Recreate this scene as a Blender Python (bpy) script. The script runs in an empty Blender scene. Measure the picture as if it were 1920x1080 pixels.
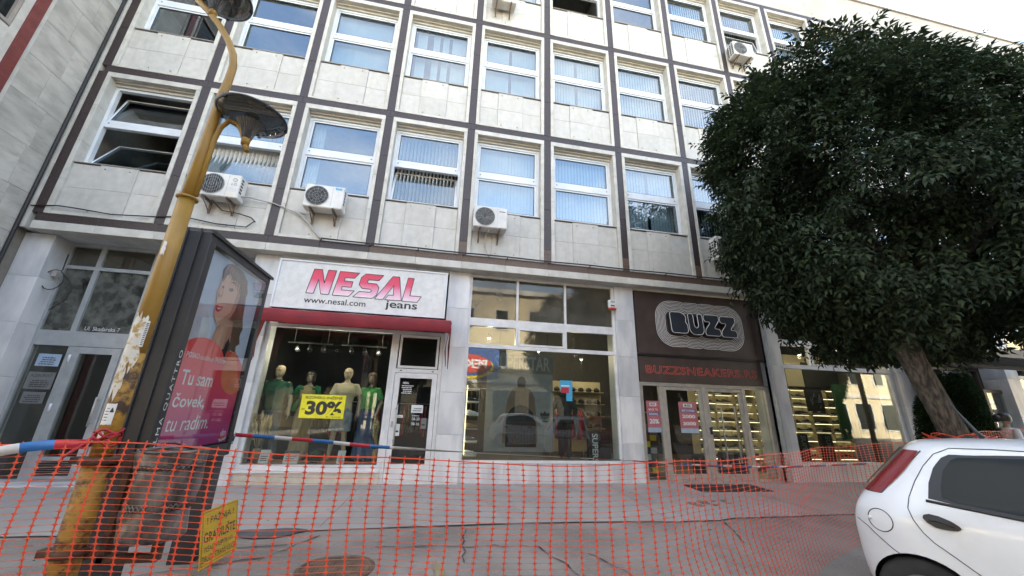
import bpy, bmesh, math, random
import numpy as np
from mathutils import Vector, Matrix, noise
R = math.radians
PI = math.pi
random.seed(7)
rng = np.random.default_rng(7)
scene = bpy.context.scene
col = scene.collection

# ---------------------------------------------------------------- camera
cam_d = bpy.data.cameras.new('camera')
cam = bpy.data.objects.new('camera', cam_d)
col.objects.link(cam)
cam_d.sensor_width = 36.0
cam_d.lens = 13.245
cam_d.clip_start = 0.05
cam_d.clip_end = 2000
_r = Vector((0.98103254, -0.19188009, 0.02751694))
_u = Vector((-0.08518682, -0.2992489, 0.95036483))
_f = Vector((0.17412167, 0.9346829, 0.30991856))
cam.matrix_world = Matrix(((_r.x, _u.x, -_f.x, 7.684), (_r.y, _u.y, -_f.y, -7.951), (_r.z, _u.z, -_f.z, 1.391), (0, 0, 0, 1)))
scene.camera = cam

# ---------------------------------------------------------------- sky, sun, exposure
SUN_EL, SUN_ROT = R(25), R(-25)
world = bpy.data.worlds.new('World')
scene.world = world
world.use_nodes = True
wn = world.node_tree
wn.nodes.clear()
w_out = wn.nodes.new('ShaderNodeOutputWorld')
w_bg = wn.nodes.new('ShaderNodeBackground')
w_sky = wn.nodes.new('ShaderNodeTexSky')
w_sky.sky_type = 'NISHITA'
w_sky.sun_disc = False
w_sky.sun_elevation = SUN_EL
w_sky.sun_rotation = SUN_ROT
w_sky.air_density = 1.0
w_sky.dust_density = 1.8
w_sky.ozone_density = 0.3
w_bg.inputs['Strength'].default_value = 0.13
# thin drifting cloud over the whole sky
w_tc = wn.nodes.new('ShaderNodeTexCoord')
w_map = wn.nodes.new('ShaderNodeMapping')
w_map.inputs['Scale'].default_value = (1.0, 1.0, 2.6)
w_noise = wn.nodes.new('ShaderNodeTexNoise')
w_noise.inputs['Scale'].default_value = 2.3
w_noise.inputs['Detail'].default_value = 7
w_ramp = wn.nodes.new('ShaderNodeValToRGB')
w_ramp.color_ramp.elements[0].position = 0.36
w_ramp.color_ramp.elements[0].color = (0, 0, 0, 1)
w_ramp.color_ramp.elements[1].position = 0.68
w_ramp.color_ramp.elements[1].color = (0.55, 0.55, 0.55, 1)
w_mix = wn.nodes.new('ShaderNodeMixRGB')
w_mix.inputs['Color2'].default_value = (4.5, 4.3, 3.9, 1)
wn.links.new(w_tc.outputs['Generated'], w_map.inputs['Vector'])
wn.links.new(w_map.outputs['Vector'], w_noise.inputs['Vector'])
wn.links.new(w_noise.outputs['Fac'], w_ramp.inputs['Fac'])
wn.links.new(w_ramp.outputs['Color'], w_mix.inputs['Fac'])
wn.links.new(w_sky.outputs['Color'], w_mix.inputs['Color1'])
wn.links.new(w_mix.outputs['Color'], w_bg.inputs['Color'])
wn.links.new(w_bg.outputs['Background'], w_out.inputs['Surface'])
sun_d = bpy.data.lights.new('sun', 'SUN')
sun_d.energy = 5.0
sun_d.angle = R(0.5)
sun_d.color = (1.0, 0.93, 0.82)
sun = bpy.data.objects.new('sun', sun_d)
col.objects.link(sun)
_sd = Vector((math.sin(SUN_ROT) * math.cos(SUN_EL), math.cos(SUN_ROT) * math.cos(SUN_EL), math.sin(SUN_EL)))
sun.rotation_euler = (-_sd).to_track_quat('-Z', 'Y').to_euler()
sun.location = (0, 0, 40)
vs = scene.view_settings
vs.view_transform = 'Standard'
vs.look = 'None'
vs.exposure = 2.9
vs.gamma = 1.0
vs.use_curve_mapping = False
scene.cycles.max_bounces = 7
scene.cycles.diffuse_bounces = 3
scene.cycles.glossy_bounces = 3
scene.cycles.transparent_max_bounces = 16
scene.cycles.caustics_reflective = False
scene.cycles.caustics_refractive = False

# ---------------------------------------------------------------- materials
MATS = {}
def new_mat(name):
    m = bpy.data.materials.new(name)
    m.use_nodes = True
    nt = m.node_tree
    nt.nodes.clear()
    out = nt.nodes.new('ShaderNodeOutputMaterial')
    MATS[name] = m
    return m, nt, out
def _n(nt, t, **kw):
    n = nt.nodes.new(t)
    for k, v in kw.items():
        n.inputs[k].default_value = v
    return n
def c4(c): return (c[0], c[1], c[2], 1.0)
def surf(name, c1, c2=None, rough=0.6, scale=6.0, detail=5, lo=0.35, hi=0.65, metal=0.0, bump=0.0, bscale=None,
         rand=0.0, coord='Object', stretch=(1, 1, 1), stain=None, stain_scale=(2, 2, .5), stain_lo=.55, stain_hi=.75, spec=0.5, coat=0.0, rough_var=0.0,
         speck=None, speck_scale=120, speck_lo=.62):
    """procedural surface: two tones through noise, optional stain layer, specks, per object brightness, bump"""
    m, nt, out = new_mat(name)
    L = nt.links.new
    p = _n(nt, 'ShaderNodeBsdfPrincipled')
    p.inputs['Roughness'].default_value = rough
    p.inputs['Metallic'].default_value = metal
    p.inputs['Specular IOR Level'].default_value = spec
    p.inputs['Coat Weight'].default_value = coat
    L(p.outputs[0], out.inputs['Surface'])
    tc = _n(nt, 'ShaderNodeTexCoord')
    mp = _n(nt, 'ShaderNodeMapping')
    mp.inputs['Scale'].default_value = stretch
    L(tc.outputs[coord], mp.inputs['Vector'])
    vec = mp.outputs['Vector']
    oi = _n(nt, 'ShaderNodeObjectInfo')
    add = _n(nt, 'ShaderNodeVectorMath')
    add.operation = 'ADD'
    mul = _n(nt, 'ShaderNodeVectorMath')
    mul.operation = 'SCALE'
    cx = _n(nt, 'ShaderNodeCombineXYZ')
    for i in range(3): L(oi.outputs['Random'], cx.inputs[i])
    L(cx.outputs[0], mul.inputs[0])
    mul.inputs['Scale'].default_value = 37.0
    L(vec, add.inputs[0]); L(mul.outputs[0], add.inputs[1])
    v = add.outputs[0]
    nz = _n(nt, 'ShaderNodeTexNoise', Scale=scale, Detail=detail)
    L(v, nz.inputs['Vector'])
    rp = _n(nt, 'ShaderNodeValToRGB')
    rp.color_ramp.elements[0].position = lo
    rp.color_ramp.elements[1].position = hi
    rp.color_ramp.elements[0].color = c4(c1)
    rp.color_ramp.elements[1].color = c4(c2 or c1)
    L(nz.outputs['Fac'], rp.inputs['Fac'])
    c = rp.outputs['Color']
    if speck:
        n3 = _n(nt, 'ShaderNodeTexNoise', Scale=speck_scale, Detail=2)
        L(v, n3.inputs['Vector'])
        r3 = _n(nt, 'ShaderNodeValToRGB')
        r3.color_ramp.elements[0].position = speck_lo
        r3.color_ramp.elements[1].position = speck_lo + .06
        L(n3.outputs['Fac'], r3.inputs['Fac'])
        mx = _n(nt, 'ShaderNodeMixRGB')
        mx.inputs['Color2'].default_value = c4(speck)
        L(r3.outputs['Color'], mx.inputs['Fac']); L(c, mx.inputs['Color1'])
        c = mx.outputs[0]
    if stain:
        m2 = _n(nt, 'ShaderNodeMapping')
        m2.inputs['Scale'].default_value = stain_scale
        L(v, m2.inputs['Vector'])
        n2 = _n(nt, 'ShaderNodeTexNoise', Scale=1.0, Detail=8, Roughness=.65)
        L(m2.outputs[0], n2.inputs['Vector'])
        r2 = _n(nt, 'ShaderNodeValToRGB')
        r2.color_ramp.elements[0].position = stain_lo
        r2.color_ramp.elements[1].position = stain_hi
        L(n2.outputs['Fac'], r2.inputs['Fac'])
        mx = _n(nt, 'ShaderNodeMixRGB')
        mx.inputs['Color2'].default_value = c4(stain)
        L(r2.outputs['Color'], mx.inputs['Fac']); L(c, mx.inputs['Color1'])
        c = mx.outputs[0]
    if rand:
        mr = _n(nt, 'ShaderNodeMapRange')
        mr.inputs['To Min'].default_value = 1 - rand
        mr.inputs['To Max'].default_value = 1 + rand
        L(oi.outputs['Random'], mr.inputs['Value'])
        hs = _n(nt, 'ShaderNodeHueSaturation')
        L(mr.outputs[0], hs.inputs['Value']); L(c, hs.inputs['Color'])
        c = hs.outputs[0]
    L(c, p.inputs['Base Color'])
    if rough_var:
        mr = _n(nt, 'ShaderNodeMapRange')
        mr.inputs['To Min'].default_value = max(0.02, rough - rough_var)
        mr.inputs['To Max'].default_value = min(1, rough + rough_var)
        L(nz.outputs['Fac'], mr.inputs['Value']); L(mr.outputs[0], p.inputs['Roughness'])
    if bump:
        nb = _n(nt, 'ShaderNodeTexNoise', Scale=bscale or scale * 4, Detail=6)
        L(v, nb.inputs['Vector'])
        b = _n(nt, 'ShaderNodeBump', Strength=min(1, bump), Distance=.01 * max(1, bump))
        L(nb.outputs['Fac'], b.inputs['Height']); L(b.outputs[0], p.inputs['Normal'])
    return m
def plain(name, c, rough=.5, metal=0.0, **kw):
    d = tuple(min(1, x * .86) for x in c)
    return surf(name, d, c, rough=rough, metal=metal, scale=kw.pop('scale', 9), **kw)
def glass(name, ior=1.5, tint=(.9, .93, .92), rough=0.0, dirt=0.0, dirt_col=(.35, .33, .28), dirt_scale=2.0):
    m, nt, out = new_mat(name)
    L = nt.links.new
    tr = _n(nt, 'ShaderNodeBsdfTransparent', Color=c4(tint))
    gl = _n(nt, 'ShaderNodeBsdfGlossy', Color=(1, 1, 1, 1), Roughness=rough)
    fr = _n(nt, 'ShaderNodeFresnel', IOR=ior)
    geo = _n(nt, 'ShaderNodeNewGeometry')
    # the same reflectance from either side of the thin sheet
    iorm = _n(nt, 'ShaderNodeMath'); iorm.operation = 'MULTIPLY'
    mixi = _n(nt, 'ShaderNodeMapRange')
    mixi.inputs['To Min'].default_value = ior
    mixi.inputs['To Max'].default_value = ior
    L(geo.outputs['Backfacing'], mixi.inputs['Value'])
    flip = _n(nt, 'ShaderNodeMix'); flip.data_type = 'FLOAT'
    flip.inputs[2].default_value = ior; flip.inputs[3].default_value = 1 / ior
    L(geo.outputs['Backfacing'], flip.inputs[0]); L(flip.outputs[0], fr.inputs['IOR'])
    # slight waviness of float glass
    tc = _n(nt, 'ShaderNodeTexCoord')
    nz = _n(nt, 'ShaderNodeTexNoise', Scale=1.3, Detail=1)
    L(tc.outputs['Object'], nz.inputs['Vector'])
    b = _n(nt, 'ShaderNodeBump', Strength=.025, Distance=.05)
    L(nz.outputs['Fac'], b.inputs['Height']); L(b.outputs[0], gl.inputs['Normal'])
    mx = _n(nt, 'ShaderNodeMixShader')
    L(fr.outputs[0], mx.inputs[0]); L(tr.outputs[0], mx.inputs[1]); L(gl.outputs[0], mx.inputs[2])
    res = mx.outputs[0]
    if dirt:
        df = _n(nt, 'ShaderNodeBsdfDiffuse', Color=c4(dirt_col))
        n2 = _n(nt, 'ShaderNodeTexNoise', Scale=dirt_scale, Detail=7)
        L(tc.outputs['Object'], n2.inputs['Vector'])
        mr = _n(nt, 'ShaderNodeMapRange')
        mr.inputs['From Min'].default_value = .3; mr.inputs['From Max'].default_value = .75
        mr.inputs['To Max'].default_value = dirt
        L(n2.outputs['Fac'], mr.inputs['Value'])
        m2 = _n(nt, 'ShaderNodeMixShader')
        L(mr.outputs[0], m2.inputs[0]); L(res, m2.inputs[1]); L(df.outputs[0], m2.inputs[2])
        res = m2.outputs[0]
    L(res, out.inputs['Surface'])
    return m
def emit(name, c, s):
    m, nt, out = new_mat(name)
    e = _n(nt, 'ShaderNodeEmission', Color=c4(c), Strength=s)
    nt.links.new(e.outputs[0], out.inputs['Surface'])
    return m
def gradient(name, stops, axis=2, lo=0.0, hi=1.0, rough=.5, noise_amt=0.0, spec=.5):
    """printed colour run along one object axis"""
    m, nt, out = new_mat(name)
    L = nt.links.new
    p = _n(nt, 'ShaderNodeBsdfPrincipled', Roughness=rough)
    p.inputs['Specular IOR Level'].default_value = spec
    tc = _n(nt, 'ShaderNodeTexCoord')
    sx = _n(nt, 'ShaderNodeSeparateXYZ')
    L(tc.outputs['Object'], sx.inputs[0])
    mr = _n(nt, 'ShaderNodeMapRange')
    mr.inputs['From Min'].default_value = lo; mr.inputs['From Max'].default_value = hi
    src = sx.outputs[axis]
    if noise_amt:
        mp = _n(nt, 'ShaderNodeMapping'); mp.inputs['Scale'].default_value = (14, 1, .8)
        L(tc.outputs['Object'], mp.inputs[0])
        nz = _n(nt, 'ShaderNodeTexNoise', Scale=1.0, Detail=4)
        L(mp.outputs[0], nz.inputs['Vector'])
        ma = _n(nt, 'ShaderNodeMath'); ma.operation = 'MULTIPLY_ADD'
        ma.inputs[1].default_value = noise_amt
        L(nz.outputs['Fac'], ma.inputs[0]); L(src, ma.inputs[2])
        src = ma.outputs[0]
    L(src, mr.inputs['Value'])
    rp = _n(nt, 'ShaderNodeValToRGB')
    el = rp.color_ramp.elements
    while len(el) < len(stops): el.new(.5)
    for e, (pos, c) in zip(el, stops):
        e.position = pos; e.color = c4(c)
    L(mr.outputs[0], rp.inputs['Fac']); L(rp.outputs[0], p.inputs['Base Color'])
    L(p.outputs[0], out.inputs['Surface'])
    return m

# ---------------------------------------------------------------- mesh helpers
class MB:
    def __init__(self):
        self.v = []; self.f = []; self.mi = []; self.smooth = []
    def add(self, vs, fs, mi=0, smooth=False):
        o = len(self.v)
        self.v.extend([tuple(p) for p in vs])
        for f in fs:
            self.f.append([o + i for i in f]); self.mi.append(mi); self.smooth.append(smooth)
        return self
    def box(self, x0, x1, y0, y1, z0, z1, mi=0, b=0.0):
        if b <= 0:
            vs = [(x, y, z) for z in (z0, z1) for y in (y0, y1) for x in (x0, x1)]
            fs = [(0, 2, 3, 1), (4, 5, 7, 6), (0, 1, 5, 4), (2, 6, 7, 3), (0, 4, 6, 2), (1, 3, 7, 5)]
            return self.add(vs, fs, mi)
        bm = bmesh.new()
        bmesh.ops.create_cube(bm, size=1)
        for v in bm.verts:
            v.co = Vector((x0 + (v.co.x + .5) * (x1 - x0), y0 + (v.co.y + .5) * (y1 - y0), z0 + (v.co.z + .5) * (z1 - z0)))
        bmesh.ops.bevel(bm, geom=bm.edges[:], offset=b, segments=1, affect='EDGES')
        bm.verts.index_update()
        self.add([v.co for v in bm.verts], [[v.index for v in f.verts] for f in bm.faces], mi)
        bm.free()
        return self
    def tube(self, pts, rad, n=8, mi=0, cap=True, smooth=True, flat=1.0):
        pts = [Vector(p) for p in pts]
        if not hasattr(rad, '__len__'): rad = [rad] * len(pts)
        rings = []
        t0 = (pts[1] - pts[0]).normalized()
        up = Vector((0, 0, 1)) if abs(t0.z) < .9 else Vector((0, 1, 0))
        a = t0.cross(up).normalized()
        for i, p in enumerate(pts):
            if i == 0: t = pts[1] - pts[0]
            elif i == len(pts) - 1: t = pts[-1] - pts[-2]
            else: t = (pts[i + 1] - pts[i]).normalized() + (pts[i] - pts[i - 1]).normalized()
            t.normalize()
            a = (a - t * a.dot(t)).normalized()
            bb = t.cross(a)
            rings.append([p + (a * math.cos(2 * PI * k / n) + bb * math.sin(2 * PI * k / n) * flat) * rad[i] for k in range(n)])
        vs = [q for r in rings for q in r]
        fs = []
        for i in range(len(pts) - 1):
            for k in range(n):
                fs.append((i * n + k, i * n + (k + 1) % n, (i + 1) * n + (k + 1) % n, (i + 1) * n + k))
        self.add(vs, fs, mi, smooth)
        if cap:
            o = len(self.v) - len(vs)
            self.f.append([o + k for k in range(n)][::-1]); self.mi.append(mi); self.smooth.append(False)
            e = o + (len(pts) - 1) * n
            self.f.append([e + k for k in range(n)]); self.mi.append(mi); self.smooth.append(False)
        return self
    def rings(self, rs, mi=0, smooth=True, cap=True, closed=True):
        """loft through rings (lists of equal length)"""
        n = len(rs[0])
        vs = [p for r in rs for p in r]
        fs = []
        m = n if closed else n - 1
        for i in range(len(rs) - 1):
            for k in range(m):
                fs.append((i * n + k, i * n + (k + 1) % n, (i + 1) * n + (k + 1) % n, (i + 1) * n + k))
        self.add(vs, fs, mi, smooth)
        if cap:
            o = len(self.v) - len(vs)
            self.f.append([o + k for k in range(n)][::-1]); self.mi.append(mi); self.smooth.append(False)
            e = o + (len(rs) - 1) * n
            self.f.append([e + k for k in range(n)]); self.mi.append(mi); self.smooth.append(False)
        return self
    def lathe(self, prof, c=(0, 0, 0), n=24, mi=0, smooth=True, cap=True):
        rs = [[(c[0] + r * math.cos(2 * PI * k / n), c[1] + r * math.sin(2 * PI * k / n), c[2] + z) for k in range(n)] for r, z in prof]
        return self.rings(rs, mi, smooth, cap)
    def prism(self, poly, fn, d, mi=0):
        """poly: 2-d outline (u,v), fn(u,v,w)->3-d; extruded from w=0 to w=d"""
        n = len(poly)
        vs = [fn(u, v, 0) for u, v in poly] + [fn(u, v, d) for u, v in poly]
        fs = [list(range(n))[::-1], list(range(n, 2 * n))]
        fs += [(i, (i + 1) % n, n + (i + 1) % n, n + i) for i in range(n)]
        return self.add(vs, fs, mi)
    def mesh(self, name):
        me = bpy.data.meshes.new(name)
        me.from_pydata(self.v, [], self.f)
        me.polygons.foreach_set('material_index', self.mi)
        me.polygons.foreach_set('use_smooth', self.smooth)
        me.update()
        return me
    def build(self, name, mats, parent=None, fix=False, **props):
        me = self.mesh(name)
        if fix:
            bm = bmesh.new(); bm.from_mesh(me)
            bmesh.ops.recalc_face_normals(bm, faces=bm.faces[:])
            bm.to_mesh(me); bm.free()
        return link(name, me, mats, parent, **props)
def M(x): return MATS[x] if isinstance(x, str) else x
WT = {}
def link(name, me, mats, parent=None, loc=None, **props):
    if mats is not None and not len(me.materials):
        for m in (mats if isinstance(mats, (list, tuple)) else [mats]): me.materials.append(M(m))
    o = bpy.data.objects.new(name, me)
    col.objects.link(o)
    if loc: o.location = loc
    WT[o.name] = Vector(loc) if loc else Vector((0, 0, 0))
    if parent is not None:
        o.parent = parent
        o.matrix_parent_inverse = Matrix.Translation(-WT[parent.name])
    for k, v in props.items(): o[k] = v
    return o
def tag(o, label=None, cat=None, group=None, kind=None):
    if label: o['label'] = label
    if cat: o['category'] = cat
    if group: o['group'] = group
    if kind: o['kind'] = kind
    return o
def thing(name, loc, label, cat, group=None):
    """an Empty at a thing's base; parts are built in world coordinates and parented to it"""
    o = bpy.data.objects.new(name, None)
    o.empty_display_size = .1
    col.objects.link(o)
    o.location = loc
    WT[o.name] = Vector(loc)
    tag(o, label, cat, group)
    return o
def copy_tree(o, parent=None):
    c = o.copy(); col.objects.link(c)
    if parent:
        c.parent = parent
        c.matrix_parent_inverse = o.matrix_parent_inverse.copy()
    for ch in list(o.children): copy_tree(ch, c)
    return c
def evaluated(o, name):
    """mesh of an object with its modifiers applied"""
    dg = bpy.context.evaluated_depsgraph_get()
    dg.update()
    return bpy.data.meshes.new_from_object(o.evaluated_get(dg), depsgraph=dg)
def drop(o):
    d = o.data
    bpy.data.objects.remove(o)
    return d
def text_mesh(body, w=None, h=None, depth=.0, offset=0.0, fill='BOTH', bevel=0.0, shear=0.0, space=1.0, lines=1.0, align='LEFT', res=4):
    """flat lettering lying in x,y; scaled to width w and height h from its lower left corner"""
    cu = bpy.data.curves.new('lettering', 'FONT')
    cu.body = body; cu.size = 1; cu.offset = offset; cu.extrude = depth
    cu.fill_mode = fill; cu.bevel_depth = bevel; cu.bevel_resolution = 0
    cu.shear = shear; cu.space_character = space; cu.space_line = lines
    cu.align_x = align; cu.resolution_u = res
    o = bpy.data.objects.new('lettering', cu)
    col.objects.link(o)
    me = evaluated(o, 'lettering')
    bpy.data.objects.remove(o)
    n = len(me.vertices)
    a = np.zeros(n * 3); me.vertices.foreach_get('co', a); a = a.reshape(-1, 3)
    if n == 0: return me
    lo = a.min(0); hi = a.max(0)
    a[:, 0] -= lo[0]; a[:, 1] -= lo[1]
    sx = w / max(1e-6, hi[0] - lo[0]) if w else None
    sy = h / max(1e-6, hi[1] - lo[1]) if h else None
    if sx is None: sx = sy
    if sy is None: sy = sx
    a[:, 0] *= sx; a[:, 1] *= sy
    me.vertices.foreach_set('co', a.ravel())
    me.update()
    me.materials.clear()
    return me
def warp(me, fn):
    for v in me.vertices: v.co = fn(*v.co)
    me.update()
    return me
def on_front(x, y, z):
    """place lettering on a surface that faces the street (-Y)"""
    return lambda u, v, w: Vector((x + u, y - w, z + v))
def words(name, body, x, y, z, w, h, mat, parent, **kw):
    me = warp(text_mesh(body, w, h, **kw), on_front(x, y, z))
    return link(name, me, mat, parent)
# ---------------------------------------------------------------- palette
surf('panel_stone', (.485, .47, .43), (.55, .535, .495), rough=.55, scale=7, rand=.05, stain=(.40, .375, .32), stain_scale=(6, 6, .9), stain_lo=.5, stain_hi=.95, bump=.12, bscale=60)
surf('frame_stone', (.48, .46, .408), (.585, .565, .512), rough=.55, scale=5, rand=.06, stain=(.38, .34, .27), stain_scale=(7, 7, 1.5), stain_lo=.58, stain_hi=.92, bump=.1, bscale=60)
surf('parapet_stone', (.40, .375, .325), (.47, .445, .395), rough=.6, scale=1.2, stain=(.42, .35, .26), stain_scale=(.6, .6, .25), stain_lo=.55, stain_hi=.85, bump=.1, bscale=30)
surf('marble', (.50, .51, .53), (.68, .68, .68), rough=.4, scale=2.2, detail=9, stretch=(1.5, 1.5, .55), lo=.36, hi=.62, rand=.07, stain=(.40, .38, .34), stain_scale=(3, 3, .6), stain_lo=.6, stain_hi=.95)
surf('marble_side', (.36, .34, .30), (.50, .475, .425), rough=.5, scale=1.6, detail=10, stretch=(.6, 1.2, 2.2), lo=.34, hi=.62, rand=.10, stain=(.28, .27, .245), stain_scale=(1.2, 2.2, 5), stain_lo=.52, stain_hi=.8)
surf('granite', (.026, .016, .015), (.050, .033, .031), rough=.42, scale=45, speck=(.20, .18, .18), speck_scale=55, speck_lo=.68, rand=.12)
surf('granite_brown', (.085, .052, .036), (.15, .10, .072), rough=.5, scale=40, speck=(.06, .045, .045), speck_scale=60, speck_lo=.60, rand=.12)
surf('aluminium', (.62, .66, .70), (.72, .75, .78), rough=.35, scale=3, rand=.03)
surf('aluminium_grey', (.33, .35, .36), (.40, .42, .43), rough=.4, metal=.2, scale=6, stain=(.22, .21, .19), stain_scale=(4, 4, 1), stain_lo=.6, stain_hi=.9)
surf('shop_frame', (.62, .62, .62), (.74, .74, .74), rough=.35, scale=5, stain=(.42, .40, .36), stain_scale=(6, 6, 2), stain_lo=.62, stain_hi=.95)
surf('steel_frame', (.42, .40, .37), (.52, .50, .46), rough=.35, metal=.35, scale=6)
plain('sill_metal', (.34, .30, .26), .5)
plain('dark_gap', (.015, .015, .016), .8)
plain('rubber', (.02, .02, .021), .7)
glass('window_glass', ior=2.3, tint=(.72, .80, .84))
glass('shop_glass', ior=1.62, tint=(.82, .86, .84), dirt=.03, dirt_col=(.3, .3, .28), dirt_scale=1.2)
glass('dirty_glass', ior=1.55, tint=(.45, .46, .42), dirt=.75, dirt_col=(.17, .16, .13), dirt_scale=1.1)
glass('frosted_glass', ior=1.5, tint=(.3, .31, .28), dirt=.9, dirt_col=(.20, .205, .18), dirt_scale=5)
glass('smoked_glass', ior=1.5, tint=(.28, .27, .25), dirt=.35, dirt_col=(.16, .15, .14), dirt_scale=6)
glass('case_glass', ior=1.5, tint=(.92, .94, .94))
surf('blind_fabric', (.70, .69, .64), (.78, .77, .72), rough=.85, scale=4)
surf('curtain_fabric', (.66, .62, .52), (.74, .70, .6), rough=.9, scale=4)
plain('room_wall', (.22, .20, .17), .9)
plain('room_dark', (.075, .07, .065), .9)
surf('room_ceiling', (.17, .16, .145), (.22, .21, .19), rough=.9)
surf('asphalt', (.195, .178, .156), (.285, .264, .235), rough=.9, scale=1.1, detail=8, speck=(.33, .31, .285), speck_scale=75, speck_lo=.60, stain=(.14, .128, .114), stain_scale=(.7, .7, .7), stain_lo=.55, stain_hi=.75, bump=.9, bscale=110, coord='Object')
surf('pavement', (.285, .27, .25), (.36, .345, .32), rough=.85, scale=.9, detail=9, speck=(.33, .33, .33), speck_scale=160, speck_lo=.64, stain=(.225, .215, .20), stain_scale=(1.6, .5, 1), stain_lo=.52, stain_hi=.8, bump=.35, bscale=130)
plain('joint_tar', (.035, .033, .032), .8)
surf('patch_tar', (.07, .07, .072), (.10, .10, .10), rough=.85, scale=6, bump=.5, bscale=120)
surf('rust_iron', (.085, .052, .034), (.17, .105, .066), rough=.75, scale=9, bump=.4, bscale=60)
surf('rubble', (.16, .085, .055), (.30, .25, .21), rough=.9, scale=25, bump=.8, bscale=40)
plain('white_paint', (.78, .78, .76), .45)
plain('black_paint', (.02, .02, .021), .4)
# ---------------------------------------------------------------- ground
def gz(y):
    if y > -3.5: return .029 * y
    if y > -4.7: return -.1015 + (y + 3.5) / 1.2 * .0955
    return -.197
mb = MB()
ys = [-90, -40, -25, -16, -12, -9, -6, -4.7, -3.5, -2.3, 0, .9, 14, 40]
xs = [-120, -60, -30, -10, 0, 6, 12, 20, 30, 60, 120, 200]
for i in range(len(ys) - 1):
    for j in range(len(xs) - 1):
        z0 = min(gz(ys[i]), .0) - .004; z1 = min(gz(ys[i + 1]), .0) - .004
        mb.add([(xs[j], ys[i], z0), (xs[j + 1], ys[i], z0), (xs[j + 1], ys[i + 1], z1), (xs[j], ys[i + 1], z1)], [(0, 1, 2, 3)])
tag(mb.build('road', 'asphalt'), kind='structure')
# smooth pavement strip along the shops, its front edge a little uneven
edge = []
random.seed(3)
x = -8.0
while x < 34:
    edge.append((x, -2.27 + .05 * math.sin(x * .9) + random.uniform(-.02, .02) + (.10 if x > 12.2 else 0)))
    x += .35
mb = MB()
for (xa, ya), (xb, yb) in zip(edge, edge[1:]):
    for k in range(3):
        fa, fb = k / 3, (k + 1) / 3
        P = [(xa, ya + (.9 - ya) * fa), (xb, yb + (.9 - yb) * fa), (xb, yb + (.9 - yb) * fb), (xa, ya + (.9 - ya) * fb)]
        mb.add([(px, py, min(gz(py), 0) + .004) for px, py in P], [(0, 1, 2, 3)])
pave = tag(mb.build('pavement', 'pavement'), kind='structure')
def strip(pts, w, up, mat, name, parent, jitter=.3):
    mb = MB()
    L = []
    for i, (px, py) in enumerate(pts):
        a = pts[max(0, i - 1)]; b = pts[min(len(pts) - 1, i + 1)]
        d = Vector((b[0] - a[0], b[1] - a[1], 0)).normalized()
        n = Vector((-d.y, d.x, 0)) * w * .5 * random.uniform(1 - jitter, 1 + jitter)
        L.append((Vector((px, py, min(gz(py), 0) + up)) + n, Vector((px, py, min(gz(py), 0) + up)) - n))
    for (a, b), (c, d) in zip(L, L[1:]):
        mb.add([a, b, d, c], [(0, 1, 2, 3)])
    return mb.build(name, mat, parent)
def wob(a, b, n, amp):
    return [(a[0] + (b[0] - a[0]) * i / n + random.uniform(-amp, amp), a[1] + (b[1] - a[1]) * i / n + random.uniform(-amp, amp)) for i in range(n + 1)]
strip([(px, py - .012) for px, py in edge], .022, .008, 'joint_tar', 'tar_joint', pave, .5)
for a, b, n in (((4.6, -2.95), (6.25, -2.75), 9), ((5.0, -3.5), (6.1, -3.1), 8), ((6.1, -3.1), (6.5, -2.5), 5), ((8.2, -2.4), (8.1, -3.4), 7), ((9.5, -3.3), (9.9, -4.2), 8),
                ((12.0, -2.35), (11.6, -3.2), 7)):
    strip(wob(a, b, n, .025), .014, .006, 'joint_tar', 'crack', pave, .8)
# round manhole cover set in the road
mc = thing('manhole_cover', (6.88, -3.42, gz(-3.42)), 'round rusty iron manhole cover in the asphalt behind the orange mesh', 'manhole cover')
n = 40
mb = MB()
mb.lathe([(.36, -.03), (.36, .004), (.325, .006), (.325, -.02)], (6.88, -3.42, gz(-3.42)), n, 0, False, False)
mb.build('rim', 'rust_iron', mc)
mb = MB()
mb.lathe([(.318, -.02), (.318, .003), (.31, .006), (.0005, .006)], (6.88, -3.42, gz(-3.42)), n, 0, False, False)
for i in range(-9, 10):
    for j in range(-9, 10):
        px, py = i * .033, j * .033
        if math.hypot(px, py) < .295:
            s = .0125
            z = gz(-3.42) + .006
            mb.add([(6.88 + px - s, -3.42 + py, z), (6.88 + px, -3.42 + py - s, z), (6.88 + px + s, -3.42 + py, z), (6.88 + px, -3.42 + py + s, z), (6.88 + px, -3.42 + py, z + .005)],
                   [(0, 1, 4), (1, 2, 4), (2, 3, 4), (3, 0, 4)])
mb.build('lid', 'rust_iron', mc)
def blob(name, cx, cy, rx, ry, mat, up, n=26, amp=.14, parent=pave):
    mb = MB()
    pts = []
    for k in range(n):
        a = 2 * PI * k / n
        f = 1 + random.uniform(-amp, amp) * .6 + amp * math.sin(3 * a + cx)
        px, py = cx + rx * f * math.cos(a), cy + ry * f * math.sin(a)
        pts.append((px, py, min(gz(py), 0) + up))
    mb.add(pts + [(cx, cy, min(gz(cy), 0) + up)], [(k, (k + 1) % n, n) for k in range(n)])
    return mb.build(name, mat, parent)
blob('tar_patch', 5.85, -2.36, .42, .16, 'patch_tar', .010)
blob('tar_patch', 6.5, -3.75, .12, .1, 'patch_tar', .010)
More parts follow.
